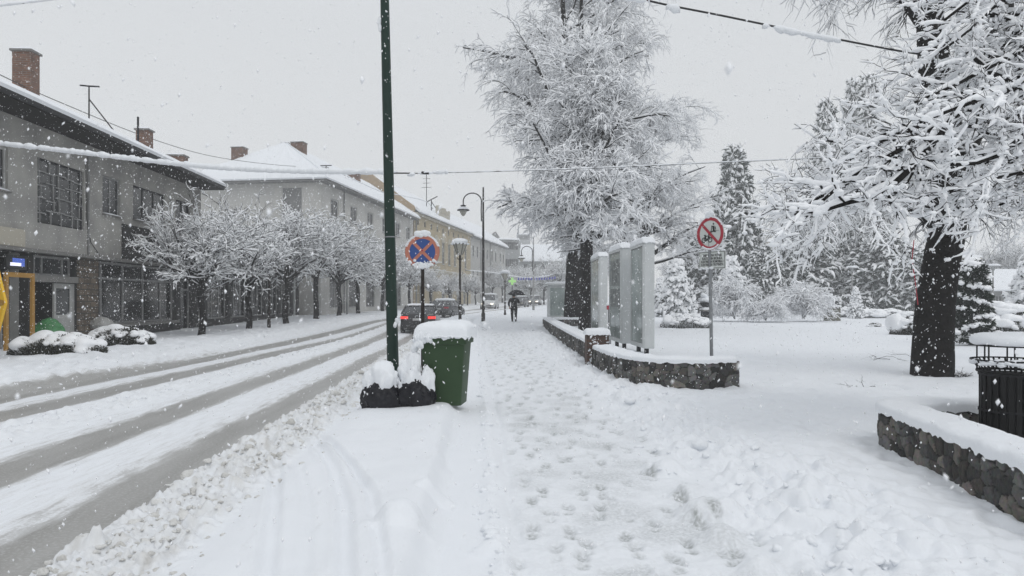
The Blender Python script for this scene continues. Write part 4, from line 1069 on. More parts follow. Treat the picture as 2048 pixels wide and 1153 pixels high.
# round no-stopping sign
def flat(m, a, b, w, y0, y1):
    dx, dz = b[0] - a[0], b[1] - a[1]; L = math.hypot(dx, dz); nx_, nz_ = -dz / L * w / 2, dx / L * w / 2
    return m.prism([(a[0] + nx_, a[1] + nz_), (b[0] + nx_, b[1] + nz_), (b[0] - nx_, b[1] - nz_), (a[0] - nx_, a[1] - nz_)], 'y', y0, y1)
def disc(r, y0, y1, n=56, r0=0, z=0, x=0):
    m = MB()
    if r0 == 0:
        m.prism([(x + r * math.cos(2 * math.pi * i / n), z + r * math.sin(2 * math.pi * i / n)) for i in range(n)], 'y', y0, y1)
    else:
        for i in range(n):
            a, b = 2 * math.pi * i / n, 2 * math.pi * (i + 1) / n
            P = [(x + q * math.cos(t), z + q * math.sin(t)) for q, t in ((r0, a), (r, a), (r, b), (r0, b))]
            m.quad(*[(u, y0, v) for u, v in P]); m.quad((P[1][0], y0, P[1][1]), (P[1][0], y1, P[1][1]), (P[2][0], y1, P[2][1]), (P[2][0], y0, P[2][1]))
            m.quad((P[0][0], y0, P[0][1]), (P[0][0], y1, P[0][1]), (P[3][0], y1, P[3][1]), (P[3][0], y0, P[3][1]))
    return m
s0 = ground_at(845, 12.7)
NS = thing('no_stopping_sign', 'round blue no stopping sign with faded red cross on rusty post behind bin', 'sign', s0)
zc = W(845, 504, 12.7).z - s0.z
MB().tube([(0, .03, -.2), (0, .03, zc + .1)], .032, 12).build('post', M['rust'], NS, smooth=True)
fc = MB(); 
pl = disc(.31, -.005, .008).build('disc', M['signblue'], NS)
disc(.312, -.010, .0, r0=.235, n=56).build('ring', M['signred'], pl)
q = MB()
flat(q, (-.17, -.17), (.17, .17), .055, -.010, -.002)
q.build('cross_bar', M['signred'], pl)
flat(MB(), (-.17, .17), (.17, -.17), .055, -.013, -.004).build('cross_bar', M['signred'], pl)
pl.location = (0, -.012, zc)
disc(.318, -.006, .012, r0=.305).build('edge_rim', M['galv'], pl)
q = MB().tube([(0, -.018, .02), (0, -.03, .02)], .016, 8).build('bolt', M['signcrimson'], pl)
C = []; Rd = []
for i in range(110):
    a = -math.pi / 2 + random.gauss(0, .42); r_ = .305 - abs(random.gauss(0, .035)); s_ = random.uniform(.012, .032)
    C.append((r_ * math.cos(a), -.02, r_ * math.sin(a) + .01)); Rd.append((s_, .014, s_))
Vb, Fb = blobs(np.array(C), np.array(Rd), RNG, 1, .3, rot=False); np_mesh('stuck_snow', Vb, [Fb], M['snow'], pl)
C = [(random.uniform(-1, 1) * .10, 0, .30 + random.uniform(0, .05)) for i in range(14)] + [(.305 * math.cos(a), -.0, .31 * math.sin(a)) for a in np.linspace(.35, 2.8, 30)]
Rd = [(.06, .035, .045)] * 14 + [(.03, .02, .014)] * 30
Vb, Fb = blobs(np.array(C), np.array(Rd), RNG, 2, .2, rot=False); np_mesh('snow_cap', Vb, [Fb], M['snow'], pl)

# no cycling / no scooters sign with its plate
s0 = ground_at(1424, 13.6); s0.z = 0
NC = thing('no_cycling_sign', 'round red-ringed sign barring bicycles and scooters above a lettered plate, by the wall', 'sign', s0)
lean(NC, -.016); NC.rotation_euler[2] = 0
MB().tube([(0, 0, 0), (0, 0, 2.95)], .034, 12).build('post', M['galv'], NC, smooth=True)
face = bpy.data.objects.new('disc_mount', None)
zc = W(1420, 468, 13.6).z
A_ = R_(-55)
dk = disc(.325, -.006, .006).build('disc', M['signwhite'], NC); dk.location = (0, -.045, zc); dk.rotation_euler = (0, 0, A_)
disc(.318, -.012, -.002, r0=.252).build('ring', M['signcrimson'], dk)
flat(MB(), (-.185, .185), (.185, -.185), .052, -.018, -.010).build('diagonal_bar', M['signcrimson'], dk)
def wheelring(cx, cz, r, w=.011): return disc(r, -.0135, -.007, n=24, r0=r - w, x=cx, z=cz)
q = MB()
def ring_into(m, cx, cz, r, w):
    d_ = disc(r, -.0135, -.007, n=24, r0=r - w, x=cx, z=cz); m._add(d_.v, d_.f)
bxc, bzc = -.075, -.10
ring_into(q, bxc - .075, bzc - .02, .054, .017); ring_into(q, bxc + .075, bzc - .02, .054, .017)
def ln(m, a, b, w=.012): flat(m, a, b, w * 1.35, -.0125, -.006)
for a, b in (((-.075, -.02), (-.045, .055)), ((-.045, .055), (.048, .055)), ((.048, .055), (0, -.03)), ((0, -.03), (-.075, -.02)), ((0, -.03), (-.05, .07)), ((.075, -.02), (.045, .085)), ((.03, .085), (.065, .085)), ((-.07, .075), (-.03, .075))):
    ln(q, (bxc + a[0], bzc + a[1]), (bxc + b[0], bzc + b[1]))
q.build('bicycle_symbol', M['black'], dk)
q = MB(); sxc, szc = .075, .105
ring_into(q, sxc - .045, szc - .07, .02, .009); ring_into(q, sxc + .045, szc - .07, .02, .009)
for a, b, w_ in (((-.045, -.07), (.045, -.07), .014), ((-.045, -.07), (-.03, .045), .008), ((.01, .035), (.012, -.02), .034), ((.012, -.02), (.0, -.065), .018), ((.018, -.02), (.025, -.065), .018), ((.01, .03), (-.03, .03), .010), ((.065, .02), (.05, -.01), .008), ((.05, -.01), (.065, -.01), .007), ((.065, -.01), (.05, -.04), .008), ((.06, -.062), (.13, -.062), .004)):
    ln(q, (sxc + a[0], szc + a[1]), (sxc + b[0], szc + b[1]), w_)
d_ = disc(.017, -.0135, -.007, n=16, x=sxc + .012, z=szc + .075); q._add(d_.v, d_.f)
q.build('scooter_symbol', M['black'], dk)
C = [(random.uniform(-1, 1) * .07, 0, .33 + random.uniform(0, .07)) for i in range(14)] + [(.318 * math.cos(a), 0, .322 * math.sin(a)) for a in np.linspace(.5, 2.7, 26)]
Rd = [(.05, .035, .05)] * 14 + [(.03, .018, .012)] * 26
for i in range(34):
    a = -math.pi / 2 + random.gauss(0, .35); C.append((.30 * math.cos(a), -.015, .30 * math.sin(a))); Rd.append((.02, .012, .015))
Vb, Fb = blobs(np.array(C), np.array(Rd), RNG, 2, .25, rot=False); np_mesh('snow_cap', Vb, [Fb], M['snow'], dk)
pw, ph_ = .56, .345
pt_ = MB().box(-pw / 2, pw / 2, -.004, .004, -ph_ / 2, ph_ / 2).build('text_plate', M['signwhite'], NC, bevel=.003)
pt_.location = (.03, -.045, W(1422, 521, 13.6).z); pt_.rotation_euler = (0, 0, R_(-44))
q = MB(); b_ = .018; w2_, h2_ = pw / 2 - b_, ph_ / 2 - b_
for a, c in (((-w2_, -h2_), (w2_, -h2_)), ((-w2_, h2_), (w2_, h2_)), ((-w2_, -h2_), (-w2_, h2_)), ((w2_, -h2_), (w2_, h2_))): flat(q, a, c, .009, -.0075, -.003)
q.build('border_line', M['black'], pt_)
def text_mesh(body, size, loc, parent, m, name='lettering', bold=.0):
    cu = bpy.data.curves.new(name, 'FONT'); cu.body = body; cu.size = size; cu.align_x = 'CENTER'; cu.align_y = 'CENTER'; cu.extrude = .0012; cu.offset = bold; cu.space_line = .92
    o = bpy.data.objects.new(name, cu); COL.objects.link(o); bpy.context.view_layer.update()
    me = bpy.data.meshes.new_from_object(o.evaluated_get(bpy.context.evaluated_depsgraph_get())); bpy.data.objects.remove(o)
    me.materials.clear(); me.materials.append(m); o2 = bpy.data.objects.new(name, me); link(o2, parent); o2.location = loc; o2.rotation_euler = (R_(90), 0, 0); return o2
tx = text_mesh('ZABRANJENA VOŽNJA\nELEKTRIČNIH BICIKALA,\nELEKTRIČNIH ROMOBILA I\nELEKTRIČNIH TROTINETA', .066, (0, -.0065, 0), pt_, M['black'], bold=.0016)
wdt = tx.dimensions.x or .7
xs_ = [v.co.x for v in tx.data.vertices]; wdt = max(xs_) - min(xs_); tx.scale = (.47 / wdt, 1, 1)
C = [(random.uniform(-.28, .28), -.005, ph_ / 2 + .01) for i in range(16)] + [(random.uniform(-.27, .0), -.01, -ph_ / 2 + random.uniform(0, .03)) for i in range(16)]
Vb, Fb = blobs(np.array(C), np.array([(.035, .02, .016)] * 32), RNG, 1, .3, rot=False); np_mesh('stuck_snow', Vb, [Fb], M['snow'], pt_)

# display boards (glazed city-light cabinets)
def board(label, px0, d0, px1, d1, ztop, zbot, th, legs, gm='poster', header=False):
    x0, x1_ = WX(px0, d0), WX(px1, d1); L = math.hypot(x1_ - x0, d1 - d0); a = math.atan2(d1 - d0, x1_ - x0)
    b = thing('display_board', label, 'display board', (x0, d0, 0), a, 'glazed display boards beside the pavement')
    # local x runs away from the camera along the pavement side, y>0 is the pavement side
    MB().box(0, L, -th, 0, zbot, ztop).build('cabinet', M['alu'], b, bevel=.03)
    f = MB(); g = .10
    f.box(.02, L - .02, .0, .03, zbot + .02, zbot + .16).box(.02, L - .02, .0, .03, ztop - .14, ztop - .02).box(.02, .02 + g, .0, .03, zbot + .16, ztop - .14).box(L - g - .02, L - .02, .0, .03, zbot + .16, ztop - .14)
    f.build('door_frame', M['alu'], b, bevel=.008)
    MB().box(.02 + g - .02, L - g - .008, .0305, .034, zbot + .148, zbot + .16).box(.02 + g - .02, L - g - .008, .0305, .034, ztop - .14, ztop - .118).box(.02 + g - .012, .02 + g, .0305, .034, zbot + .16, ztop - .14).box(L - g - .02, L - g - .008, .0305, .034, zbot + .16, ztop - .14).build('seal', M['black'], b)
    pn = MB().box(.02 + g, L - g - .02, .003, .012, zbot + .16, ztop - .14).build('glass_pane', M[gm], b)
    if header:
        MB().box(.2, L - .2, .0125, .014, 1.35, 1.95).build('poster_reflection', M['posterrefl'], pn)
        MB().box(.2, L - .2, .0125, .014, 2.05, 2.9).build('poster_reflection', M['posterrefl'], pn)  # upper sheet: the glass's dark-grey reflection put into its colour
    for t in legs: MB().box(t - .085, t + .085, -th * .5 - .05, -th * .5 + .05, -.1, zbot).build('leg', M['iron'], b, bevel=.005)
    pillow(-.03, L + .03, -th - .02, .05, ztop, .16, px0, .02, p=.28, parent=b, n=30)
    return b
board('nearest tall grey display board, its end face toward camera', 1288, 20.0, 1262.5, 21.75, 3.26, .20, .31, (.35, 1.4))
board('middle tall grey display board showing dim notices behind glass', 1243, 22.0, 1219.5, 24.1, 3.26, .22, .31, (.35, 1.6), 'poster', True)
board('farthest display board, smaller in view, beside the dark tree trunk', 1199, 26.2, 1183, 28.6, 3.26, .34, .31, (.4, 1.9))
# small post with a red fitting between the boards
s0 = ground_at(1219, 25.5); rp_ = thing('marker_post', 'thin grey post with a red fitting between two display boards', 'post', s0)
MB().tube([(0, 0, -.1), (0, 0, 1.25)], .06, 10).build('shaft', M['galv'], rp_, smooth=True)
MB().box(-.1, .1, -.07, .07, 1.25, 1.42).build('red_fitting', M['signcrimson'], rp_, bevel=.01)
pillow(-.11, .11, -.08, .08, 1.42, .1, 2, parent=rp_, n=10)

# kiosk
k0 = ground_at(1116, 44.5); KI = thing('kiosk', 'small grey boxy kiosk with flat snowy roof behind the dark trunks', 'kiosk', (WX(1098, 44), 44, .15), R_(2))
MB().box(0, 1.9, 0, 1.5, .32, 2.35).build('cabinet', M['alu'], KI, bevel=.02)
MB().box(.08, 1.82, -.02, -.003, .45, 2.2).build('front_panel', M['poster'], KI)
MB().box(.15, 1.75, .1, 1.4, -.2, .32).build('base', M['stuccodark'], KI)
MB().box(-.2, 2.0, -.12, 1.6, 2.35, 2.46).build('roof', M['alu'], KI)
pillow(-.2, 2.0, -.12, 1.6, 2.46, .14, 3, parent=KI)

# lantern posts
def lantern(label, px, d, zt, slim=1.0):
    s = ground_at(px, d); t = thing('lantern_post', label, 'street lamp', s, 0, 'short lantern posts along the pavement'); H_ = zt - s.z
    MB().lathe([(.11, -.1), (.11, .15), (.075, .2), (.075, 1.0), (.095, 1.03), (.095, 1.12), (.055, 1.2), (.05, H_ - 1.0), (.08, H_ - .98), (.05, H_ - .93), (.05, H_ - .8)], 12).build('post', M['rust'], t, smooth=True)
    MB().tube([(-.14, 0, H_ - .9), (-.1, 0, H_ - .98), (0, 0, H_ - 1.05)], .015, 6).tube([(.14, 0, H_ - .9), (.1, 0, H_ - .98), (0, 0, H_ - 1.05)], .015, 6).build('bracket', M['iron'], t)
    MB().lathe([(.10, H_ - .8), (.13, H_ - .78), (.33, H_ - .26)], 6).build('lantern_glass', M['lampglass'], t)
    q = MB()
    for i in range(6):
        a = 2 * math.pi * i / 6; q.bar((.132 * math.cos(a), .132 * math.sin(a), H_ - .78), (.335 * math.cos(a), .335 * math.sin(a), H_ - .26), .022)
    q.build('lantern_frame', M['iron'], t)
    MB().lathe([(.38, H_ - .26), (.40, H_ - .24), (.22, H_ - .12), (.06, H_ - .06)], 12).build('cap', M['iron'], t)
    V, F = blobs(np.array([[0, 0, H_ - .14]]), np.array([[.43, .43, .17]]), RNG, 3, .12); V[:, 2] = np.maximum(V[:, 2], H_ - .25)
    np_mesh('snow_cap', V, [F], M['snow'], t)
    q = []; qq = []
    for i in range(14): a = i * .45; q.append((.4 * math.cos(a), .4 * math.sin(a), H_ - .25)); qq.append((.07, .07, .05))
    V, F = blobs(np.array(q), np.array(qq), RNG, 1, .3); np_mesh('drooping_snow', V, [F], M['snow'], t)
    Vb_, Fb_ = blobs(np.array([[0.02, -.07, 1.15], [0, -.08, .9], [.02, -.06, .45]]), np.array([[.07, .05, .05], [.05, .04, .04], [.05, .04, .05]]), RNG, 1, .3); np_mesh('stuck_snow', Vb_, [Fb_], M['snow'], t)
    return t
lantern('nearer short lantern post with snow-heaped glass head, right of the bin', 920, 34, W(0, 478, 34).z)
lantern('farther short lantern post behind the person with umbrella', 1010, 60, W(0, 541, 60).z)
# tall curved street lamps
def curved(label, px, d, pytop, hx, hd):
    s = ground_at(px, d); t = thing('curved_lamp', label, 'street lamp', s, 0, 'tall curved-arm street lamps'); H_ = W(0, pytop, d).z - s.z; k = d / FPX
    MB().lathe([(.13, -.1), (.13, .5), (.09, .6), (.085, H_ * .5), (.06, H_ - 1.2), (.05, H_)], 12).build('post', M['rust'] if d < 60 else M['frameG'], t, smooth=True)
    w = hx * k; pts = [(-.12, 0, H_ - 68 * k), (-.14, 0, H_ - 45 * k)]
    zc_ = H_ - 28 * k; r = (w - .12) / 2
    for a in np.linspace(0, math.pi, 12): pts.append((-.12 - r + r * math.cos(a), 0, zc_ + r * .9 * math.sin(a)))
    pts.append((-w, 0, zc_ - 8 * k))
    MB().tube(pts, .04, 8).build('curved_arm', M['iron'], t, smooth=True)
    MB().box(-.14, .02, -.03, .03, H_ - 30 * k, H_ - 30 * k + .06).box(-.14, .02, -.03, .03, H_ - 60 * k, H_ - 60 * k + .06).build('arm_clamp', M['iron'], t)
    z = zc_ - 8 * k
    hd_ = MB().lathe([(.12, 0), (.2, -.04), (.14, -.1), (.2, -.16), (.42, -.34), (.42, -.38), (.26, -.38)], 20, (-w, 0, z + .02)).build('lamp_head', M['iron'], t, smooth=True)
    MB().lathe([(.24, -.38), (.22, -.5), (.12, -.68), (.03, -.75)], 16, (-w, 0, z + .02)).build('lamp_glass', M['lampglass'], hd_, smooth=True)
    MB().lathe([(.40, -.31), (.30, -.22), (.2, -.13), (.15, -.13)], 16, (-w, 0, z + .02)).build('snow_cap', M['snow'], hd_, smooth=True)
    return t
curved('nearer tall curved-arm street lamp with bell head, left of the big tree', 966.5, 47, 375, 40, 0)
curved('farther tall curved-arm street lamp, hazy beyond the walking person', 1067, 76, 475, 24, 0)
# slim post among street trees
s0 = ground_at(538, 35.5)
t = thing('slim_post', 'thin dark post standing between the clipped street trees', 'post', s0)
MB().lathe([(.09, -.1), (.09, .9), (.055, 1.0), (.05, 3.6)], 10).build('shaft', M['rust'], t, smooth=True)
s0 = ground_at(694, 56)
t = thing('slim_post', 'paler thin post among the farther clipped street trees', 'post', s0)
MB().lathe([(.09, -.1), (.09, .9), (.06, 1.0), (.06, 4.2)], 10).build('shaft', M['frameG'], t, smooth=True)

# slatted litter bin in the corner
lb = Vector((5.06, 7.1, 0.03)); LB = thing('litter_bin', 'black slatted round litter bin under a snow-loaded canopy', 'litter bin', lb)
Rb = .268; LB.scale = (1, 1, .955)
MB().lathe([(Rb - .035, .04), (Rb - .035, .86), (Rb - .05, .86), (Rb - .05, .05)], 30).build('liner', M['black'], LB, smooth=True)
ns_ = 26
for i in range(ns_):
    a = 2 * math.pi * i / ns_; c, s = math.cos(a), math.sin(a); w_ = .023
    P = [((Rb - .012) * c - w_ * s, (Rb - .012) * s + w_ * c), ((Rb + .004) * c - w_ * s, (Rb + .004) * s + w_ * c), ((Rb + .004) * c + w_ * s, (Rb + .004) * s - w_ * c), ((Rb - .012) * c + w_ * s, (Rb - .012) * s - w_ * c)]
    MB().prism(P, 'z', .04, .86).build('slat', M['slats'], LB, bevel=.003)
for z in (.07, .46, .84): MB().lathe([(Rb + .004, z), (Rb + .014, z), (Rb + .014, z + .025), (Rb + .004, z + .025)], 40, caps=False).build('hoop', M['iron'], LB)
MB().lathe([(Rb + .03, .875), (Rb + .035, .885), (Rb + .03, .90), (Rb - .03, .90), (Rb - .03, .875)], 40, caps=False).build('rim', M['slats'], LB, smooth=True)
q = MB()
for i in range(40):
    a = 2 * math.pi * i / 40; q.bar(((Rb + .0) * math.cos(a), (Rb) * math.sin(a), .89), ((Rb + .075) * math.cos(a), (Rb + .075) * math.sin(a), 1.005), .017, .006)
fl = q.build('flared_collar', M['slats'], LB)
MB().lathe([(Rb + .07, 1.0), (Rb + .085, 1.0), (Rb + .085, 1.014), (Rb + .07, 1.014)], 40, caps=False).build('collar_ring', M['iron'], fl)
for i in range(8):
    a = 2 * math.pi * (i + .35) / 8; MB().bar(((Rb + .02) * math.cos(a), (Rb + .02) * math.sin(a), .89), ((Rb + .02) * math.cos(a), (Rb + .02) * math.sin(a), 1.165), .011).build('canopy_stay', M['iron'], LB)
cn = MB().lathe([(.02, 1.185), (.30, 1.165), (.315, 1.16), (.30, 1.15), (.02, 1.16)], 36).build('canopy', M['slats'], LB, smooth=True)
V, F = blobs(np.array([[0, 0, 1.215]]), np.array([[.335, .335, .085]]), RNG, 4, .05)
zz = V[:, 2] - 1.215; rr_ = np.hypot(V[:, 0], V[:, 1]); V[:, 2] = 1.215 + np.sign(zz) * .085 * np.clip(np.abs(zz) / .085, 0, 1) ** .62; V[:, 2] = np.maximum(V[:, 2], 1.166) + .012 * perlin(V[:, 0] * 6, V[:, 1] * 6)
np_mesh('snow_cap', V, [F], M['snow'], cn)
q = []; qq = []
for i in range(46):
    a = random.uniform(2.2, 5.4); q.append(((Rb + .05) * math.cos(a), (Rb + .05) * math.sin(a), 1.0 + random.uniform(-.035, .015))); qq.append((.04, .04, .022))
V, F = blobs(np.array(q), np.array(qq), RNG, 2, .35); np_mesh('caught_snow', V, [F], M['snow'], LB)

# yellow arrow board and bags at the entrance
s0 = ground_at(-6, 17.2)
t = thing('arrow_sign', 'bright yellow arrow-shaped panel at the far left edge of the street', 'sign', s0, R_(-20))
zc = W(0, 606, 17.2).z - s0.z
q = MB().prism([(-.5, zc - .9), (.0, zc - .9), (.33, zc + .0), (.0, zc + .95), (-.5, zc + .95), (-.12, zc)], 'y', -.03, .03); q.build('arrow_panel', M['arrow'], t)
MB().prism([(-.12, zc - .12), (.28, zc - .06), (.31, zc), (.28, zc + .06), (-.12, zc + .12)], 'y', -.034, -.031).build('dark_stripe', M['yellow'], t)
MB().tube([(-.2, .06, -.1), (-.2, .06, zc + .7)], .035, 8).build('post', M['iron'], t)
def at_B1(px, dS, z=0): d = (-SB - dS) * 1400 / (955 - px); X = WX(px, d); return Vector((X, d, GZ(X, d) + z))
bag('green_sack', 'translucent green refuse sack slumped in the dark doorway beside the white door', at_B1(99, .3, .0), .5, .42, .56, 14, M['baggreen'], False)
bag('pale_sack', 'crumpled pale plastic sack lying against the stone pier by shop glazing', at_B1(204, .35, .42), .40, .3, .28, 22, M['bagwhite'], False)

# ------------------------------------------------------------------ overhead lines
def cable(name, label, cat, pts, r, srad, seed, n=160, sag=0, snow=(0, 1), m='black', lump=.5, drop=-1, keepgap=0):
    P = [Vector(p) for p in pts]; out = []
    L = [0]
    for a, b in zip(P[:-1], P[1:]): L.append(L[-1] + (b - a).length)
    pts_ = np.array([p[:] for p in P]); u = np.linspace(0, L[-1], n)
    Q = smooth_path(pts_, False, L[-1] / n)
    t = thing(name, label, cat, (0, 0, 0)); A = Acc().add(tubes(Q[None], np.full((1, len(Q)), r), 6)); A.build('wire', M[m], t)
    if srad:
        rg_ = np.random.default_rng(seed); k = len(Q); i0, i1 = int(snow[0] * k), int(snow[1] * k); q = Q[i0:i1].copy(); s = np.arange(len(q)) * L[-1] / k
        rr_ = srad * (1 + lump * fbm(s * 5 + seed, s * 0 + 2, 4)); rr_ = np.maximum(rr_, srad * .12)
        if keepgap: rr_ *= np.where(fbm(s * .9 + seed, s * 0, 3) > keepgap, 1, .05)
        q[:, 2] += rr_ * .45 * (1 if drop < 0 else -1)
        ed = np.minimum(1, np.minimum(np.arange(len(q)), np.arange(len(q))[::-1]) / 4.); V, F = tubes(q[None], (rr_ * (ed * .9 + .1))[None], 9)
        V = V + rg_.normal(0, srad * .05, V.shape); np_mesh('snow_sleeve', V, [F], M['snow'], t)
    return t
cable('festoon_cable', 'cable with thick sleeve of snow crossing the street from the shop building', 'cable',
      [W(-90, 276, 17.0), W(0, 289, 16.5), W(150, 306, 16), W(300, 324, 15.5), W(430, 337, 15.2), W(600, 345, 14.8), W(830, 347, 14.4)], .014, .058, 3, n=420, snow=(0, .97), lump=.45)
cable('span_wire', 'thin span wire running from snowy junction behind pole to the right-hand tree', 'cable',
      [W(830, 347, 14.4), W(1000, 343, 14.4), W(1200, 336, 14.4), W(1400, 327, 14.6), W(1620, 317, 15), W(1870, 300, 15)], .010, .013, 8, n=300, lump=.6)
V, F = blobs(np.array([W(850, 346, 14.4)[:], W(893, 344, 14.4)[:], W(822, 350, 14.4)[:], W(880, 344, 14.4)[:]]), np.array([[.16, .05, .035], [.05, .04, .05], [.17, .06, .04], [.14, .04, .05]]), RNG, 2, .35)
jn = thing('cable_joint', 'snow-covered connector lump on the crossing cable right of the pole', 'connector', W(0, 0, 14.4) * 0)
np_mesh('snow_lump', V[:], [F], M['snow'], jn); MB().tube([W(843, 346, 14.38), W(858, 346.5, 14.38)], .03, 8).build('coupler', M['black'], jn)
cable('roof_wire', 'thin dark wire slanting down past the tall brick chimney to far roofs', 'cable',
      [W(-60, 118, 20), W(0, 150, 22), W(120, 205, 27), W(300, 277, 35), W(430, 314, 45), W(560, 331, 55), W(652, 335, 60)], .016, 0, 0, n=60)
cable('service_wire', 'snow-lined wire looping from roof mast past the pole to the ochre house', 'cable',
      [W(652, 334, 60), W(700, 356, 66), W(760, 383, 72), W(800, 391, 78), W(850, 403, 84), W(866, 418, 90)], .03, .05, 4, n=60)
cable('overhead_wire', 'dark overhead wire with slabs of snow hanging at the top right', 'cable',
      [W(1180, -38, 8.2), W(1290, 0, 8.3), W(1450, 33, 8.4), W(1620, 68, 8.6), W(1780, 99, 8.8), W(1860, 112, 9)], .0125, .036, 5, n=240, lump=.9, drop=1, keepgap=.05)
cable('overhead_wire', 'short snowy wire cutting across the top left corner of the sky', 'cable',
      [W(-120, 24, 9), W(0, 12, 9), W(110, -1, 9), W(260, -24, 9)], .008, .018, 6, n=90, lump=.5)
# far blue festoon
fs = cable('festoon_string', 'far blue festoon lights strung across the end of the street', 'festoon', [W(930, 541, 88), W(985, 546, 88), W(1045, 556, 88), W(1080, 555, 88), W(1112, 549, 88)], .04, .07, 2, n=60)
q = MB()
for i in range(15): p = W(1037 + 5.2 * i, 556 - .12 * max(0, i - 8) ** 1.7, 87.9); q.tube([p, p - Vector((0, 0, .3))], .09, 6)
q.build('blue_bulbs', M['stringblue'], fs)
# pharmacy cross
s0 = W(1024.5, 563, 118); t = thing('pharmacy_cross', 'lit green cross glowing far down the street above the umbrella', 'sign', s0)
MB().prism([(-.2, -.62), (.2, -.62), (.2, -.2), (.62, -.2), (.62, .2), (.2, .2), (.2, .62), (-.2, .62), (-.2, .2), (-.62, .2), (-.62, -.2), (-.2, -.2)], 'y', -.1, .1).build('cross', M['pharm'], t)
MB().tube([(0, .15, -3.4), (0, .15, .6)], .08, 8).build('bracket', M['iron'], t)

# ------------------------------------------------------------------ cars
def car(name, label, loc, rz, paint, L=4.7, Wd=1.85, Hc=1.45, kind='sedan', lit_tail=False, lit_head=False, grp=None, snow=.5):
    """local +y is the direction of travel; the rear is at y=0"""
    t = thing(name, label, 'car' if kind != 'van' else 'van', loc, rz, grp)
    hw = Wd / 2
    if kind == 'sedan': st = [(0, .42, .93, .80), (.06, .30, 1.0, .92), (.55, .24, 1.02, .97), (1.4, .2, .97, 1.), (2.6, .2, .95, 1.), (3.4, .2, .92, 1.), (4.2, .24, .78, .95), (4.6, .32, .66, .86), (L, .4, .58, .74)]; gh = [(.62, .97, 1.03), (1.15, .93, Hc), (2.35, .92, Hc), (3.35, .93, .98)]; axl = (.95, 3.75)
    elif kind == 'hatch': st = [(0, .42, .95, .82), (.06, .30, 1.02, .93), (.5, .22, 1.0, .98), (1.4, .2, .98, 1.), (2.6, .2, .97, 1.), (3.2, .2, .93, 1.), (3.9, .26, .8, .93), (L, .4, .6, .76)]; gh = [(.18, .95, 1.04), (.5, .94, Hc), (2.0, .93, Hc), (3.0, .93, .99)]; axl = (.75, L - .8)
    else: st = [(0, .42, 1.2, .9), (.06, .30, 1.25, .97), (.5, .22, 1.25, 1.), (1.6, .2, 1.22, 1.), (2.9, .2, 1.18, 1.), (3.5, .2, 1.1, 1.), (4.0, .26, .98, .95), (L, .4, .72, .82)]; gh = [(.03, .97, 1.3), (.12, .95, Hc), (2.6, .94, Hc), (3.5, .94, 1.14)]; axl = (.8, L - .8)
    rings = []
    for y, zl, zb, f in st:
        w = hw * f; zm = (zl + zb) / 2
        rings.append([(-w * .86, y, zl), (-w * .98, y, zl + .1), (-w, y, zm), (-w * .97, y, zb - .06), (-w * .88, y, zb), (-w * .4, y, zb + .015), (w * .4, y, zb + .015), (w * .88, y, zb), (w * .97, y, zb - .06), (w, y, zm), (w * .98, y, zl + .1), (w * .86, y, zl)])
    MB().loft(rings).build('body', paint, t, smooth=True, bevel=.0)
    y0, y1, y2, y3 = [g_[0] for g_ in gh]; zt = Hc; zb0, zb3 = gh[0][2] - .02, gh[3][2] - .02; wb, wtp = hw * .93, hw * .74
    def ring(y, z, w, zt_=None): return [(-w, y, z), (w, y, z)]
    g = MB(); P = {}
    lo_ = [(-wb, y0, zb0), (wb, y0, zb0), (wb, y3, zb3), (-wb, y3, zb3)]; hi_ = [(-wtp, y1, zt - .05), (wtp, y1, zt - .05), (wtp, y2, zt - .05), (-wtp, y2, zt - .05)]
    g.loft([lo_, hi_]); g.build('windows', M['carglass'], t)
    rf = MB().loft([[(x * 1.03, y + (-.05 if i_ < 2 else .05), z - .015) for i_, (x, y, z) in enumerate(hi_)], [(x * .98, y, z + .035) for x, y, z in hi_], [(x * .8, y * .9 + .1 * (y1 + y2) / 2, z + .055) for x, y, z in hi_]]).build('roof', paint, t, smooth=True)
    pl_ = MB()
    for sg in (-1, 1):
        pl_.bar((sg * wb * 1.0, y0, zb0), (sg * wtp * 1.02, y1, zt - .04), .09, .07); pl_.bar((sg * wb, y3, zb3), (sg * wtp * 1.02, y2, zt - .04), .06, .05)
        ym = (y1 + y2) / 2 + .05; pl_.bar((sg * (wb + .0), ym, (zb0 + zb3) / 2), (sg * wtp * 1.02, ym, zt - .04), .09, .04)
    pl_.build('pillars', paint, t)
    for y in axl:
        for sg in (-1, 1):
            w_ = MB().tube([(sg * (hw - .19), y, .31), (sg * (hw + .005), y, .31)], .31, 22).build('wheel', M['tyre'], t, smooth=True)
            MB().tube([(sg * (hw - .02), y, .31), (sg * (hw + .015), y, .31)], .19, 14).build('rim', M['rim'], w_)
    for sg in (-1, 1):
        zl_ = st[1][2] - .16
        if kind == 'van': MB().box(sg * hw * .88 - .07, sg * hw * .88 + .07, -.02, .08, zl_ - .3, zl_ + .1).build('tail_lamp', M['tail'] if lit_tail else M['signcrimson'], t, bevel=.01)
        else: MB().box(min(sg * hw * .52, sg * hw * .93), max(sg * hw * .52, sg * hw * .93), -.02, .14, zl_ - .06, zl_ + .07).build('tail_lamp', M['tail'] if lit_tail else M['signcrimson'], t, bevel=.02)
        zh = st[-1][2] - .02; MB().box(sg * hw * .58 - .16, sg * hw * .58 + .16, L - .1, L + .02, zh - .07, zh + .07).build('head_lamp', M['head'] if lit_head else M['lampglass'], t, bevel=.02)
        MB().box(sg * (hw + .1) - .09, sg * (hw + .1) + .09, y3 - .35, y3 - .25, .98 if kind != 'van' else 1.2, 1.12 if kind != 'van' else 1.4).build('mirror', paint, t, bevel=.02)
    MB().box(-.26, .26, -.015, .01, .56 if kind != 'sedan' else .70, .67 if kind != 'sedan' else .81).build('number_plate', M['plate'], t)
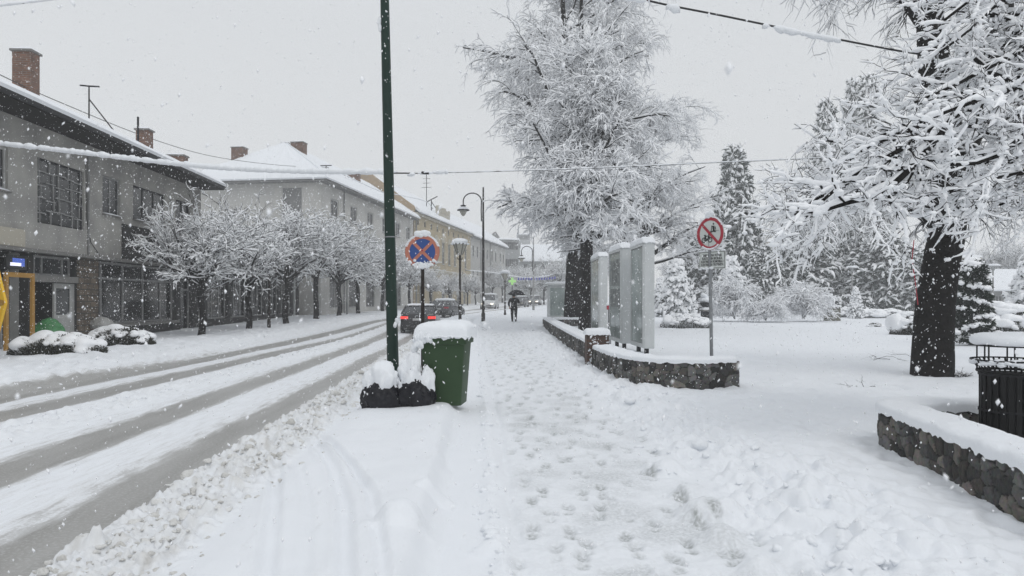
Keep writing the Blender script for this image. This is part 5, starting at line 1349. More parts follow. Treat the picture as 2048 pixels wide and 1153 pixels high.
    MB().box(-.26, .26, L, L + .02, .40, .51).build('number_plate', M['plate'], t)
    MB().box(-hw * .8, hw * .8, -.04, .05, .30, .50).build('rear_bumper', M['black'], t, bevel=.02)
    MB().box(-hw * .5, hw * .5, L - .03, L + .012, .42, .56).build('grille', M['black'], t)
    if snow:
        pillow(-wtp * .97, wtp * .97, y1 - .03, y2 + .05, zt + .0, .06 + .10 * snow, L * 7, .03, p=.25, parent=t, name='roof_snow')
        if snow > .4: pillow(-wb * .8, wb * .8, y3 - .02, st[-3][0], zb3 - .10, .08 + .08 * snow, L * 3, 0, p=.3, parent=t, name='bonnet_snow')
        V_ = []
    return t
def head_at(d): return math.atan2(float(cc(d + 1) - cc(d - 1)), 2)
def place_car(px, d, dirn, *a, **k):
    X = WX(px, d); z = GZ(X, d) - .03; rz = -head_at(d) + (math.pi if dirn < 0 else 0) + k.pop('dr', 0); return (X, d, z), rz
l, r = place_car(836, 34.3, 1); CS = car('saloon_car', 'black saloon car seen from behind with glowing red tail lamps', l, r, M['carblack'], lit_tail=True, snow=.15)
l, r = place_car(876, 55.5, 1, dr=-.12); car('snowy_car', 'dark car with snow-white roof just ahead of the black saloon', l, r, M['cardark'], snow=.8)
l, r = place_car(982, 84, -1, dr=.10); l = (l[0], l[1] + 3, l[2]); car('white_van', 'small white van with snowy roof and lit headlamps coming down the street', l, r, M['vanwhite'], L=4.4, Hc=1.86, kind='van', lit_head=True, snow=.5)
l, r = place_car(1046, 98, -1); car('hatchback_car', 'dark car half hidden behind the person with umbrella', l, r, M['cardark'], L=4.0, Hc=1.5, kind='hatch', snow=.3)
l, r = place_car(1072, 112, -1, dr=.05); car('hatchback_car', 'farthest oncoming car with bright headlamps, right of the thin far lamp', l, r, M['carsilver'], L=4.2, Hc=1.52, kind='hatch', lit_head=True, snow=.4)

# ------------------------------------------------------------------ the walking person and the umbrella
def skin_body(name, joints, edges, material, parent, sub=2):
    """joints {key:(x,y,z,r)}"""
    ks = list(joints); me = bpy.data.meshes.new(name); me.from_pydata([joints[k][:3] for k in ks], [(ks.index(a), ks.index(b)) for a, b in edges], [])
    o = bpy.data.objects.new(name, me); link(o, parent); o.modifiers.new('skin', 'SKIN'); s = o.modifiers.new('sub', 'SUBSURF'); s.levels = s.render_levels = sub
    for k, v in zip(ks, me.skin_vertices[0].data): r_ = joints[k][3]; v.radius = (r_, r_) if not isinstance(r_, tuple) else r_
    me.skin_vertices[0].data[0].use_root = True
    bpy.context.view_layer.update(); dg = bpy.context.evaluated_depsgraph_get(); m2 = bpy.data.meshes.new_from_object(o.evaluated_get(dg)); o.modifiers.clear(); o.data = m2
    m2.materials.clear(); m2.materials.append(material)
    for p_ in m2.polygons: p_.use_smooth = True
    return o
p0 = ground_at(1028, 44.6)
PE = thing('person', 'person in dark coat seen from behind, walking with one arm up holding umbrella', 'person', p0)
J = {'pel': (0, 0, .92, .135), 'wai': (0, .0, 1.08, .13), 'che': (0, .01, 1.28, .155), 'nk0': (0, .0, 1.44, .085), 'nk': (0, .01, 1.52, .052), 'hd0': (0, .02, 1.6, .078), 'hd': (0, .02, 1.69, .085), 'hdt': (0, .01, 1.75, .05),
     'sl': (-.19, 0, 1.41, .062), 'el': (-.27, -.02, 1.14, .045), 'wl': (-.24, .08, .92, .03), 'pl': (-.235, .11, .86, .028),
     'sr': (.19, 0, 1.41, .062), 'er': (.25, .12, 1.17, .045), 'wr': (.13, .27, 1.32, .03), 'pr': (.12, .29, 1.38, .028),
     'hl': (-.10, 0, .86, .095), 'kl': (-.10, .05, .48, .06), 'al': (-.09, -.06, .10, .04), 'tl': (-.09, .1, .04, .035),
     'hr': (.10, 0, .86, .095), 'kr': (.095, .0, .48, .06), 'ar': (.09, -.0, .09, .04), 'tr': (.10, .15, .035, .035)}
E = [('pel', 'wai'), ('wai', 'che'), ('che', 'nk0'), ('nk0', 'nk'), ('nk', 'hd0'), ('hd0', 'hd'), ('hd', 'hdt'), ('che', 'sl'), ('sl', 'el'), ('el', 'wl'), ('wl', 'pl'), ('che', 'sr'), ('sr', 'er'), ('er', 'wr'), ('wr', 'pr'),
     ('pel', 'hl'), ('hl', 'kl'), ('kl', 'al'), ('al', 'tl'), ('pel', 'hr'), ('hr', 'kr'), ('kr', 'ar'), ('ar', 'tr')]
for h, bx_, s, up_ in (('pl', (-.235, .11, .86), -1, -1), ('pr', (.12, .29, 1.38), 1, 1)):
    for i, (dx, ln_) in enumerate(((-.024, .055), (-.008, .065), (.008, .062), (.024, .05))):
        a = (bx_[0] + dx, bx_[1] + .012, bx_[2] + up_ * .035, .009); b = (bx_[0] + dx, bx_[1] + .03, bx_[2] + up_ * (.035 + ln_ * .5), .008); c = (bx_[0] + dx, bx_[1] + (.05 if up_ < 0 else -.0), bx_[2] + up_ * (.035 + ln_ * .7), .007)
        J[f'{h}{i}a'] = a; J[f'{h}{i}b'] = b; J[f'{h}{i}c'] = c; E += [(h, f'{h}{i}a'), (f'{h}{i}a', f'{h}{i}b'), (f'{h}{i}b', f'{h}{i}c')]
    J[h + 'ta'] = (bx_[0] - s * .035, bx_[1] + .02, bx_[2] + up_ * .01, .010); J[h + 'tb'] = (bx_[0] - s * .04, bx_[1] + .045, bx_[2] + up_ * .03, .008); E += [(h, h + 'ta'), (h + 'ta', h + 'tb')]
PE.scale = (1.18, 1.1, 1.0)
bd = skin_body('body', J, E, M['skin'], PE)
V, F = blobs(np.array([[0, .0, 1.70]]), np.array([[.098, .112, .12]]), RNG, 3, .05); np_mesh('hair', V, [F], M['hair'], PE)
q = MB().tube([(-.028, .125, 1.66), (-.028, .128, 1.66)], .01, 8).tube([(.028, .125, 1.66), (.028, .128, 1.66)], .01, 8).tube([(0, .10, 1.66), (0, .14, 1.63)], [.008, .014], 8)
q.build('face', M['skin'], PE)
CJ = {'pel': (0, 0, .84, .20), 'hip': (0, 0, .98, .175), 'wai': (0, 0, 1.12, .165), 'che': (0, .01, 1.30, .19), 'nk0': (0, .0, 1.45, .10), 'nk1': (0, .0, 1.52, .075), 'sl': (-.20, 0, 1.41, .085), 'el': (-.29, -.02, 1.14, .065), 'wl': (-.25, .07, .94, .048), 'sr': (.20, 0, 1.41, .085), 'er': (.27, .12, 1.17, .065), 'wr': (.15, .25, 1.30, .048)}
CE = [('pel', 'hip'), ('hip', 'wai'), ('wai', 'che'), ('che', 'nk0'), ('nk0', 'nk1'), ('che', 'sl'), ('sl', 'el'), ('el', 'wl'), ('che', 'sr'), ('sr', 'er'), ('er', 'wr')]
skin_body('coat', CJ, CE, M['cloth'], PE)
TJ = {'pel': (0, 0, .86, .13), 'hl': (-.10, 0, .82, .115), 'kl': (-.10, .05, .48, .082), 'al': (-.09, -.05, .07, .065), 'hr': (.10, 0, .82, .115), 'kr': (.095, .0, .48, .082), 'ar': (.09, .0, .07, .065)}
skin_body('trousers', TJ, [('pel', 'hl'), ('hl', 'kl'), ('kl', 'al'), ('pel', 'hr'), ('hr', 'kr'), ('kr', 'ar')], M['trouser'], PE)
for x_, y_ in ((-.09, -.02), (.10, .06)):
    V, F = blobs(np.array([[x_, y_, .05]]), np.array([[.055, .15, .06]]), RNG, 2, .03, rot=False); np_mesh('shoe', V, [F], M['black'], PE)
UM = thing('umbrella', 'open black umbrella held above the walking person', 'umbrella', p0 + Vector((.10, .29, 0)), 0)
UM.rotation_euler = (R_(4), R_(2), 0)
q = MB(); n = 8; prof = [(.03, 2.02), (.2, 1.985), (.36, 1.91), (.5, 1.80), (.58, 1.70)]; vs = []; fs = []
for j, (r_, z_) in enumerate(prof):
    for i in range(48):
        a = 2 * math.pi * i / 48; sc_ = 1 - .07 * (1 - abs(math.cos(a * 4))) * (j / 4) ** 2; vs.append((r_ * sc_ * math.cos(a), r_ * sc_ * math.sin(a), z_ + .03 * (1 - abs(math.cos(a * 4))) * (j / 4) ** 2))
for j in range(4):
    for i in range(48): fs.append((j * 48 + i, j * 48 + (i + 1) % 48, (j + 1) * 48 + (i + 1) % 48, (j + 1) * 48 + i))
q._add(vs, fs); cn = q.build('canopy', M['umbrella'], UM, smooth=True, recalc=False); sd = cn.modifiers.new('solid', 'SOLIDIFY'); sd.thickness = .004
MB().tube([(0, 0, 1.25), (0, 0, 2.08)], .009, 8).build('shaft', M['iron'], UM)
MB().tube([(0, 0, 1.34), (0, 0, 1.25), (0, .02, 1.22), (0, .05, 1.24)], .014, 8).build('handle', M['black'], UM, smooth=True)
for i in range(8):
    a = 2 * math.pi * i / 8; MB().tube([(0, 0, 2.0), (.35 * math.cos(a), .35 * math.sin(a), 1.905), (.575 * math.cos(a), .575 * math.sin(a), 1.695)], .005, 5).build('rib', M['iron'], UM)
# ------------------------------------------------------------------ trees
def polylines(list_of_pts, seg):
    out = []
    for p in list_of_pts:
        P = smooth_path(p, False, .01); i = np.linspace(0, len(P) - 1, seg + 1).astype(int); out.append(P[i])
    return np.stack(out)
def sp3(pts): return [tuple(p) for p in pts]

def street_tree(seed):
    """clipped dome-headed street tree, about 6 m, at the origin"""
    rg = np.random.default_rng(seed)
    tr = np.array([[0, 0, -.2], [.03, .0, .8], [-.02, .04, 1.6], [.03, .02, 2.45]]); tr = smooth_path(tr, False, .1)
    tr[:, 0] += .03 * np.sin(tr[:, 2] * 3 + seed)
    T0 = tr[None]; R0 = np.interp(tr[:, 2], [-.2, .1, 1, 2.5], [.2, .145, .125, .13])[None]
    # main limbs burst from the head of the trunk
    L1, R1 = grow(T0, R0, 11, .82, 1.0, 2.3, 52, .10, 7, .13, .55, rg, 15, up=.4)
    L2, R2 = grow(L1, R1, 8, .15, 1.0, 1.35, 38, .05, 6, .14, .6, rg, 14, up=.2)
    L3, R3 = grow(L2, R2, 7, .1, 1.0, .85, 36, .02, 6, .22, .6, rg, 14, rmin=.013, up=.2)
    L4, R4 = grow(L3, R3, 5, .1, 1.0, .36, 42, .03, 4, .26, .6, rg, 14, rmin=.010)
    # droop of outer twigs
    wood = Acc().add(tubes(T0, R0, 10)).add(tubes(L1, R1, 7)).add(tubes(L2, R2, 5))
    twig = Acc().add(tubes(L3, R3, 3)).add(tubes(L4, R4, 3))
    sn = Acc().add(snow_on(L1, R1, .04, rg, .4, 5)).add(snow_on(L2, R2, .038, rg, .6, 5, .95, .2)).add(snow_on(L3, R3, .028, rg, .9, 5, .9, .15)).add(snow_on(L4, R4, .024, rg, .9, 5, .8, .15))
    return wood, twig, sn
TREE_M = {}
def put_tree(key, label, loc, rz=0, sc=1.0, group=None, name='street_tree', szz=1.0):
    t = thing(name, label, 'tree', loc, rz, group); t.scale = (sc, sc, sc * szz)
    if key in TREE_M:
        for ch in TREE_M[key]:
            c = ch.copy(); COL.objects.link(c); c.parent = t
    return t
def reg_tree(key, wood, twig, sn, t, bark='bark', tw='twig', nm=('trunk', 'crown', 'snow_load')):
    a = wood.build(nm[0], M[bark], t); b = twig.build(nm[1], M[tw], t); c = sn.build(nm[2], M['twigsnow'], t); TREE_M[key] = [a, b, c]
def gpt(px, d): X = WX(px, d); return (X, d, GZ(X, d) - .05)
GT = 'clipped dome-headed street trees in the left pavement'
row = [(403, 29.0, 'a', 1.0, 'largest nearest dome-headed street tree before the grey shop building'), (497, 34.5, 'b', 1.05, 'second dome-headed street tree from the left, just left of the slim dark post'),
       (572, 40, 'a', 1.18, 'forked-looking snowy street tree just right of the slim dark post'), (632, 46.5, 'b', 1.3, 'snowy street tree before the pale hipped house corner'),
       (678, 53, 'a', 1.25, 'snowy street tree whose trunk stands beside the pale thin post'), (717, 60, 'b', 1.25, 'snowy street tree left of the tall green pole'),
       (765, 68, 'a', 1.15, 'small snowy tree partly hidden by the tall green pole'), (818, 74, 'b', 1.15, 'snowy street tree in front of the ochre house, left of round sign'),
       (862, 84, 'a', .8, 'young snowy tree seen under the round blue sign'), (898, 90, 'b', .75, 'young snowy tree left of the nearer lantern post'), (935, 97, 'a', .8, 'slim snowy tree between lantern post and curved lamp'), (951, 103, 'b', .8, 'slim snowy tree just left of the tall curved lamp')]
for i, (px, d, k, sc, lb_) in enumerate(row):
    if k in TREE_M:
        t = put_tree(k, lb_, gpt(px, d), i * 1.7 + .4, sc, GT); t.scale = (sc * random.uniform(.9, 1.1), sc * random.uniform(.9, 1.1), sc * random.uniform(.9, 1.06)); t.rotation_euler = (random.uniform(-.05, .05), random.uniform(-.05, .05), i * 1.7 + .4)
    else:
        t = put_tree(k, lb_, gpt(px, d), 0, sc, GT); reg_tree(k, *street_tree(31 if k == 'a' else 57), t)
far = [(985, 120, 1.15, 'hazy snowy tree behind the white van'), (1005, 124, 1.1, 'hazy snowy tree behind the farther lantern post'), (1040, 128, 1.2, 'hazy snowy tree above the open umbrella'),
       (1062, 122, 1.1, 'hazy snowy tree behind the far thin curved lamp'), (1088, 115, 1.1, 'hazy snowy tree left of the grey kiosk'), (1112, 100, 1.25, 'hazy snowy tree rising behind the grey kiosk'), (1135, 112, 1.3, 'hazy snowy tree seen at left edge of the dark trunks')]
for i, (px, d, sc, lb_) in enumerate(far): put_tree('ab'[i % 2], lb_, gpt(px, d), i * 2.1, sc, 'misty trees at the far end of the street')

# ---- the two big trees by the pavement
def trunk_line(pts, rads, n=26):
    P = smooth_path(np.array(pts, float), False, .2); i = np.linspace(0, len(P) - 1, n).astype(int); P = P[i]
    z = np.linspace(0, 1, n); R = np.interp(z, np.linspace(0, 1, len(rads)), rads); return P[None], R[None]
def tall_drooping(seed):
    rg = np.random.default_rng(seed)
    T0, R0 = trunk_line([(0, 0, -.4), (0, 0, 2.5), (.05, 0, 6), (-.15, 0, 10), (-.25, .1, 14), (-.6, 0, 19), (-.5, 0, 23)], [.60, .44, .38, .33, .27, .20, .10, .05])
    T1, R1 = trunk_line([(-.1, 0, 9), (.2, .2, 12), (.55, .3, 15), (.5, .2, 19), (.7, .2, 22)], [.22, .2, .16, .1, .05])
    Tm = np.concatenate([T0, T1]); Rm = np.concatenate([R0, R1])
    L1, r1 = grow(Tm[:1], Rm[:1], 36, .30, 1.0, 6.0, 58, [.12, .06, 0, -.06, -.10, -.14, -.18, -.2], 8, .07, .42, rg, 12, lenpow=.12)
    La, ra = grow(Tm[1:], Rm[1:], 14, .15, 1.0, 4.6, 55, [.12, .06, 0, -.06, -.10, -.14, -.18, -.2], 8, .08, .4, rg, 12)
    L1 = np.concatenate([L1, La]); r1 = np.concatenate([r1, ra])
    L2, r2 = grow(L1, r1, 10, .18, 1.0, 1.9, 48, [.0, -.1, -.2, -.25, -.3, -.3], 6, .12, .45, rg, 14, rmin=.018)
    L3, r3 = grow(L2, r2, 8, .12, 1.0, 1.0, 45, [-.12, -.3, -.4, -.4], 4, .16, .5, rg, 14, rmin=.009)
    L4, r4 = grow(L3, r3, 3, .15, 1.0, .5, 40, [-.25, -.35, -.35], 3, .2, .6, rg, 14, rmin=.007)
    wood = Acc().add(tubes(Tm, Rm, 16)).add(tubes(L1, r1, 7)).add(tubes(L2, r2, 4))
    twig = Acc().add(tubes(L3, r3, 3)).add(tubes(L4, r4, 3))
    sn = Acc().add(snow_on(L1, r1, .045, rg, .6, 5, 1, .2)).add(snow_on(L2, r2, .042, rg, .6, 4, .95, .3)).add(snow_on(L3, r3, .036, rg, .7, 4, .95, .55, .9, .55)).add(snow_on(L4, r4, .031, rg, .6, 4, .95, .6, .9, .55))
    return wood, twig, sn
def upswept(seed):
    rg = np.random.default_rng(seed)
    T0, R0 = trunk_line([(0, 0, -.4), (.05, 0, 2), (.0, 0, 5), (.15, 0, 7.5), (.25, 0, 9.8)], [.46, .35, .31, .28, .24, .16])
    L1, r1 = grow(T0, R0, 30, .42, 1.0, 3.6, 62, [.14, .1, .04, -.02, -.1, -.15, -.2], 7, .09, .42, rg, 15)
    Lu, ru = grow(T0, R0, 22, .84, 1.0, 3.4, 26, [.1] * 7, 7, .06, .3, rg, 12)
    Ld, rd = grow(T0, R0, 16, .40, .62, 3.7, 66, [.05, 0, -.1, -.2, -.25, -.3, -.3], 7, .09, .3, rg, 10)
    L1 = np.concatenate([L1, Lu, Ld]); r1 = np.concatenate([r1, ru, rd])
    L2, r2 = grow(L1, r1, 11, .12, 1.0, 1.3, 42, [.02, -.04, -.12, -.2, -.25], 5, .14, .48, rg, 14, rmin=.018)
    L3, r3 = grow(L2, r2, 8, .12, 1.0, .7, 42, [-.05, -.18, -.25, -.3], 4, .17, .5, rg, 14, rmin=.009)
    L4, r4 = grow(L3, r3, 3, .15, 1.0, .4, 40, [-.15, -.2, -.3], 3, .2, .6, rg, 14, rmin=.007)
    wood = Acc().add(tubes(T0, R0, 16)).add(tubes(L1, r1, 7)).add(tubes(L2, r2, 4))
    twig = Acc().add(tubes(L3, r3, 3)).add(tubes(L4, r4, 3))
    sn = Acc().add(snow_on(L1, r1, .045, rg, .6, 5, 1, .2)).add(snow_on(L2, r2, .042, rg, .6, 4, .95, .3)).add(snow_on(L3, r3, .038, rg, .7, 4, .95, .5, .9, .6)).add(snow_on(L4, r4, .031, rg, .6, 4, .95, .55, .9, .6))
    return wood, twig, sn
tB = put_tree('tall', 'tallest snow-laden tree with drooping twigs, rear one of the two dark trunks', gpt(1146, 41), name='drooping_tree'); reg_tree('tall', *tall_drooping(5), tB, tw='twigbrown')
tA = put_tree('ups', 'front tree of the pair, dark trunk rising behind display boards with upswept snowy crown', gpt(1173, 33.5), name='spreading_tree'); reg_tree('ups', *upswept(8), tA)
# a third, brownish drooping one behind the boards to the right
t3 = put_tree('tall', 'brownish snowy drooping tree behind the display boards', (WX(1288, 43), 43, -.1), 2.2, .78, name='drooping_tree', szz=.70)

# ---- the big tree at right with the thick trunk
def right_tree():
    rg = np.random.default_rng(91)
    b = gpt(1863, 14.9); ox, oy, oz = b
    def q(px, py, d): v = W(px, py, d); return (v.x - ox, v.y - oy, v.z - oz)
    T0, R0 = trunk_line([(0, 0, -.15), (.02, 0, .25), q(1868, 640, 14.9), q(1880, 540, 14.9), q(1897, 440, 14.9), q(1893, 330, 14.8), q(1878, 200, 14.6), q(1862, 60, 14.5), q(1850, -150, 14.4), q(1840, -500, 14.2)], [.43, .385, .355, .34, .325, .315, .24, .18, .16, .12, .07], 40)
    T1, R1 = trunk_line([q(1897, 430, 14.9), q(1930, 300, 15), q(1975, 150, 15), q(2010, 0, 15.2), q(2060, -300, 15.4)], [.26, .24, .2, .16, .08], 22)
    limbs = [[q(1895, 460, 14.9), q(1830, 400, 14.2), q(1740, 370, 13.6), q(1650, 385, 13.2), q(1590, 420, 13)],
             [q(1897, 420, 14.9), q(1840, 330, 15), q(1780, 315, 15.2), q(1720, 345, 15.4), q(1665, 390, 15.4)],
             [q(1893, 480, 14.9), q(1820, 420, 16), q(1730, 400, 17), q(1660, 405, 17.6), q(1600, 430, 18)],
             [q(1897, 440, 14.9), q(1960, 380, 14), q(2040, 370, 13.4), q(2120, 410, 13)],
             [q(1899, 400, 14.9), q(1980, 350, 16), q(2080, 360, 17), q(2180, 420, 17.5)],
             [q(1870, 100, 14.6), q(1780, -30, 13.6), q(1690, -70, 12.8), q(1600, -60, 12.3)],
             [q(1862, 40, 14.5), q(1780, -120, 13), q(1700, -130, 12.2), q(1640, -60, 11.8)],
             [q(1975, 150, 15), q(1950, 60, 16), q(1960, -60, 17), q(1990, -140, 17.5)],
             [q(1960, 200, 15), q(2040, 130, 14.4), q(2120, 120, 13.9), q(2200, 160, 13.5)],
             [q(1940, 290, 15), q(2010, 240, 16), q(2090, 260, 16.6), q(2150, 320, 17)]]
    Lm = polylines([np.array(l) for l in limbs], 12); rm = np.linspace(.085, .025, 13)[None].repeat(len(limbs), 0)
    dr = [.0, -.08, -.15, -.2, -.25, -.25, -.25]
    L2, r2 = grow(Lm, rm, 13, .12, 1.0, .95, 52, dr, 7, .11, .42, rg, 16, rmin=.008)
    L3, r3 = grow(L2, r2, 10, .10, 1.0, .65, 42, [-.1, -.2, -.3, -.3, -.3], 5, .15, .5, rg, 14, rmin=.0045)
    L4, r4 = grow(L3, r3, 4, .15, 1.0, .34, 40, [-.1, -.3, -.3], 3, .2, .6, rg, 14, rmin=.0035)
    wood = Acc().add(tubes(T0, R0, 22)).add(tubes(T1, R1, 14)).add(tubes(Lm, rm, 8)).add(tubes(L2, r2, 4))
    twig = Acc().add(tubes(L3, r3, 3)).add(tubes(L4, r4, 3))
    sn = Acc().add(snow_on(Lm, rm, .05, rg, .5, 6)).add(snow_on(L2, r2, .027, rg, .6, 4, .9)).add(snow_on(L3, r3, .018, rg, .6, 4, .85, .3)).add(snow_on(L4, r4, .012, rg, .6, 4, .8, .4))
    t = put_tree('none', 'big tree at right with thick black trunk and fine drooping snowy twigs', b, name='drooping_tree')
    reg_tree('right', wood, twig, sn, t)
    # roughen the trunk
    V, F = blobs(np.array([[-.30, -.33, .12], [.28, -.30, .16]]), np.array([[.2, .15, .2], [.2, .15, .2]]), rg, 3, .2)
    return t
right_tree()
# root flare, tufts and fallen twigs round it
def tuft(name, label, px, d, n, L, seed, m='twig', spread=60, grp=None, cat='twigs'):
    rg = np.random.default_rng(seed); b = gpt(px, d); o = thing(name, label, cat, (b[0], b[1], b[2] + .05), 0, grp)
    P = np.zeros((n, 2, 3)); P[:, :, 0] = rg.normal(0, .12, (n, 1)) * L * 3; P[:, :, 1] = rg.normal(0, .08, (n, 1)) * L * 3; P[:, 1, 2] = .02
    Q, R = grow(P, np.full((n, 2), .006), 1, 0, .5, L, spread, -.12, 5, .16, 1, rg, 22, rmin=.003); Q[..., 2] = np.maximum(Q[..., 2], 0)
    Q2, R2 = grow(Q, R, 3, .3, 1, L * .4, 40, -.05, 3, .2, .7, rg, rmin=.0022)
    Acc().add(tubes(Q, R, 4)).add(tubes(Q2, R2, 3)).build('twigs', M[m], o); Acc().add(snow_on(Q, R, .008, rg, .5, 4, .6)).build('snow_load', M['twigsnow'], o); return o
tuft('fallen_branch', 'dry twiggy branch sticking out of park snow left of the thick trunk', 1785, 18.5, 5, .75, 3, spread=75)
tuft('fallen_twigs', 'small dark twigs lying on the snow below the dry branch', 1728, 12.9, 4, .30, 5, spread=80)
tuft('fallen_twigs', 'dark curved twig lying on the snowy pavement right of the bin', 985, 36, 3, 1.0, 9, spread=85)
tuft('grass_tuft', 'dry grass and litter showing through snow at foot of the thick trunk', 1925, 14.6, 34, .16, 12, spread=60, cat='grass tuft')
rg = np.random.default_rng(4); rd_ = thing('red_cable', 'thin reddish stem hanging down beside the thick black trunk', 'cable', (0, 0, 0))
Acc().add(tubes(np.array([[W(1828, 480, 14.4)[:], W(1824, 520, 14.4)[:], W(1830, 560, 14.4)[:], W(1836, 610, 14.5)[:]]]), np.full((1, 4), .010), 6)).build('stem', M['signcrimson'], rd_)

# ---- the near snow-loaded tree whose branches reach in from the right edge
def near_tree():
    rg = np.random.default_rng(66)
    base = Vector((7.0, 8.3, 0)); base.z = GZ(7.0, 8.3) - .1
    def q(px, py, d): v = W(px, py, d); return tuple(v - base)
    T0, R0 = trunk_line([(0, 0, 0), (.05, 0, 1.2), (.0, .05, 2.4), (-.05, .1, 3.6), (0, .1, 5.2)], [.22, .17, .15, .12, .07], 16)
    limbs = [[(0, 0, 2.1), q(2120, 190, 8.3), q(1995, 203, 8.0), q(1900, 238, 7.7), q(1800, 300, 7.4), q(1700, 355, 7.2), q(1630, 415, 7.1)],
             [(0, 0, 2.3), q(2130, 160, 8.4), q(2010, 160, 8.2), q(1935, 105, 8.0), q(1880, 60, 7.9)],
             [(0, 0, 1.9), q(2130, 330, 8.0), q(2030, 350, 7.6), q(1940, 370, 7.3), q(1860, 400, 7.2)],
             [(0, .05, 2.6), q(2120, 60, 8.6), q(2020, 30, 8.6), q(1930, 30, 8.5), q(1860, -20, 8.3)],
             [(0, 0, 2.2), q(2100, 250, 8.9), q(1980, 270, 9.1), q(1880, 262, 9.3), q(1800, 275, 9.4), q(1740, 310, 9.4)],
             [(0, .05, 2.4), q(2100, 120, 8.9), q(2000, 90, 9.2), q(1910, 130, 9.4), q(1840, 170, 9.5)],
             [(0, 0, 2.0), q(2140, 240, 7.6), q(2060, 260, 7.2), q(1980, 320, 6.9), q(1900, 330, 6.8)],
             [(0, 0, 1.9), q(2120, 360, 8.2), q(2060, 380, 8.0), q(2000, 410, 7.9)],
             [(0, .05, 3.2), q(2110, -60, 8.5), q(2000, -80, 8.4), q(1900, -60, 8.3)],
             [q(1900, 238, 7.7), q(1850, 300, 7.3), q(1770, 380, 7.0), q(1680, 410, 6.9), q(1600, 440, 6.9)],
             [(0, .05, 2.8), q(2110, 100, 8.2), q(2010, 120, 8.0), q(1910, 170, 7.8), q(1830, 205, 7.7)],
             [(0, .05, 3.0), q(2110, 0, 8.4), q(2020, -10, 8.2), q(1950, 50, 8.0), q(1880, 105, 7.9)],
             [(0, .05, 2.5), q(2110, 200, 7.4), q(2020, 180, 7.0), q(1930, 210, 6.9), q(1840, 245, 6.9)],
             [(0, 0, 2.3), q(2110, 270, 8.4), q(2010, 300, 8.2), q(1920, 310, 8.1), q(1800, 330, 8), q(1700, 365, 8), q(1630, 400, 8)],
             [(0, .05, 3.1), q(2120, 30, 8.9), q(2040, 60, 9.0), q(1970, 120, 9.2), q(1920, 200, 9.3)],
             [(0, .05, 3.4), q(2110, -120, 8.0), q(2010, -60, 7.8), q(1940, 0, 7.8), q(1890, 40, 7.8)],
             [q(1800, 262, 9.35), q(1720, 300, 9.0), q(1650, 380, 8.8), q(1590, 430, 8.7)]]
    Lm = polylines([np.array(l) for l in limbs], 14); rm = np.linspace(.068, .015, 15)[None].repeat(len(limbs), 0); rm[0] *= 1.1
    L2, r2 = grow(Lm, rm, 15, .2, 1.0, .68, 48, [.0, -.02, -.05, -.08, -.1, -.1], 6, .15, .5, rg, 14, rmin=.007)
    L3, r3 = grow(L2, r2, 6, .12, 1.0, .36, 45, [.02, 0, -.05, -.05], 4, .17, .6, rg, 12, rmin=.0045)
    L4, r4 = grow(L3, r3, 3, .2, 1.0, .16, 45, 0, 3, .18, .6, rg, 12, rmin=.0035)
    wood = Acc().add(tubes(T0, R0, 12)).add(tubes(Lm, rm, 8)).add(tubes(L2, r2, 5))
    twig = Acc().add(tubes(L3, r3, 4)).add(tubes(L4, r4, 3))
    sn = Acc().add(snow_on(Lm, rm, .018, rg, .6, 8, 1, .3, 1.1)).add(snow_on(L2, r2, .018, rg, .7, 7, .9, .25, 1.15)).add(snow_on(L3, r3, .014, rg, .7, 6, .75, .25, 1.15)).add(snow_on(L4, r4, .009, rg, .6, 5, .5, .3, 1.1))
    # thick pads of snow resting in the forks
    def pads(L, n, r0, r1_, f=.6):
        i = rg.integers(0, len(L), n); j = rg.integers(0, L.shape[1] - 1, n); u = rg.random((n, 1)); C = L[i, j] * (1 - u) + L[i, j + 1] * u
        d_ = norm(L[i, j + 1] - L[i, j]); r = rg.uniform(r0, r1_, n); C[:, 2] += r * .45
        Rr = np.stack([r * (1.0 + .9 * np.abs(d_[:, 0])), r * (1.0 + .6 * np.abs(d_[:, 1])), r * f], -1); return blobs(C, Rr, rg, 2, .32, 1.4, rot=False)
    sn.add(pads(L2, 1900, .014, .036, .8)); sn.add(pads(Lm[:, 4:], 190, .022, .05, .8)); sn.add(pads(L3, 4200, .010, .024, .85))
    t = put_tree('none', 'near snow-laden tree reaching in from the right edge, limbs heaped with thick snow', base, name='snowy_tree')
    reg_tree('near', wood, twig, sn, t)
near_tree()

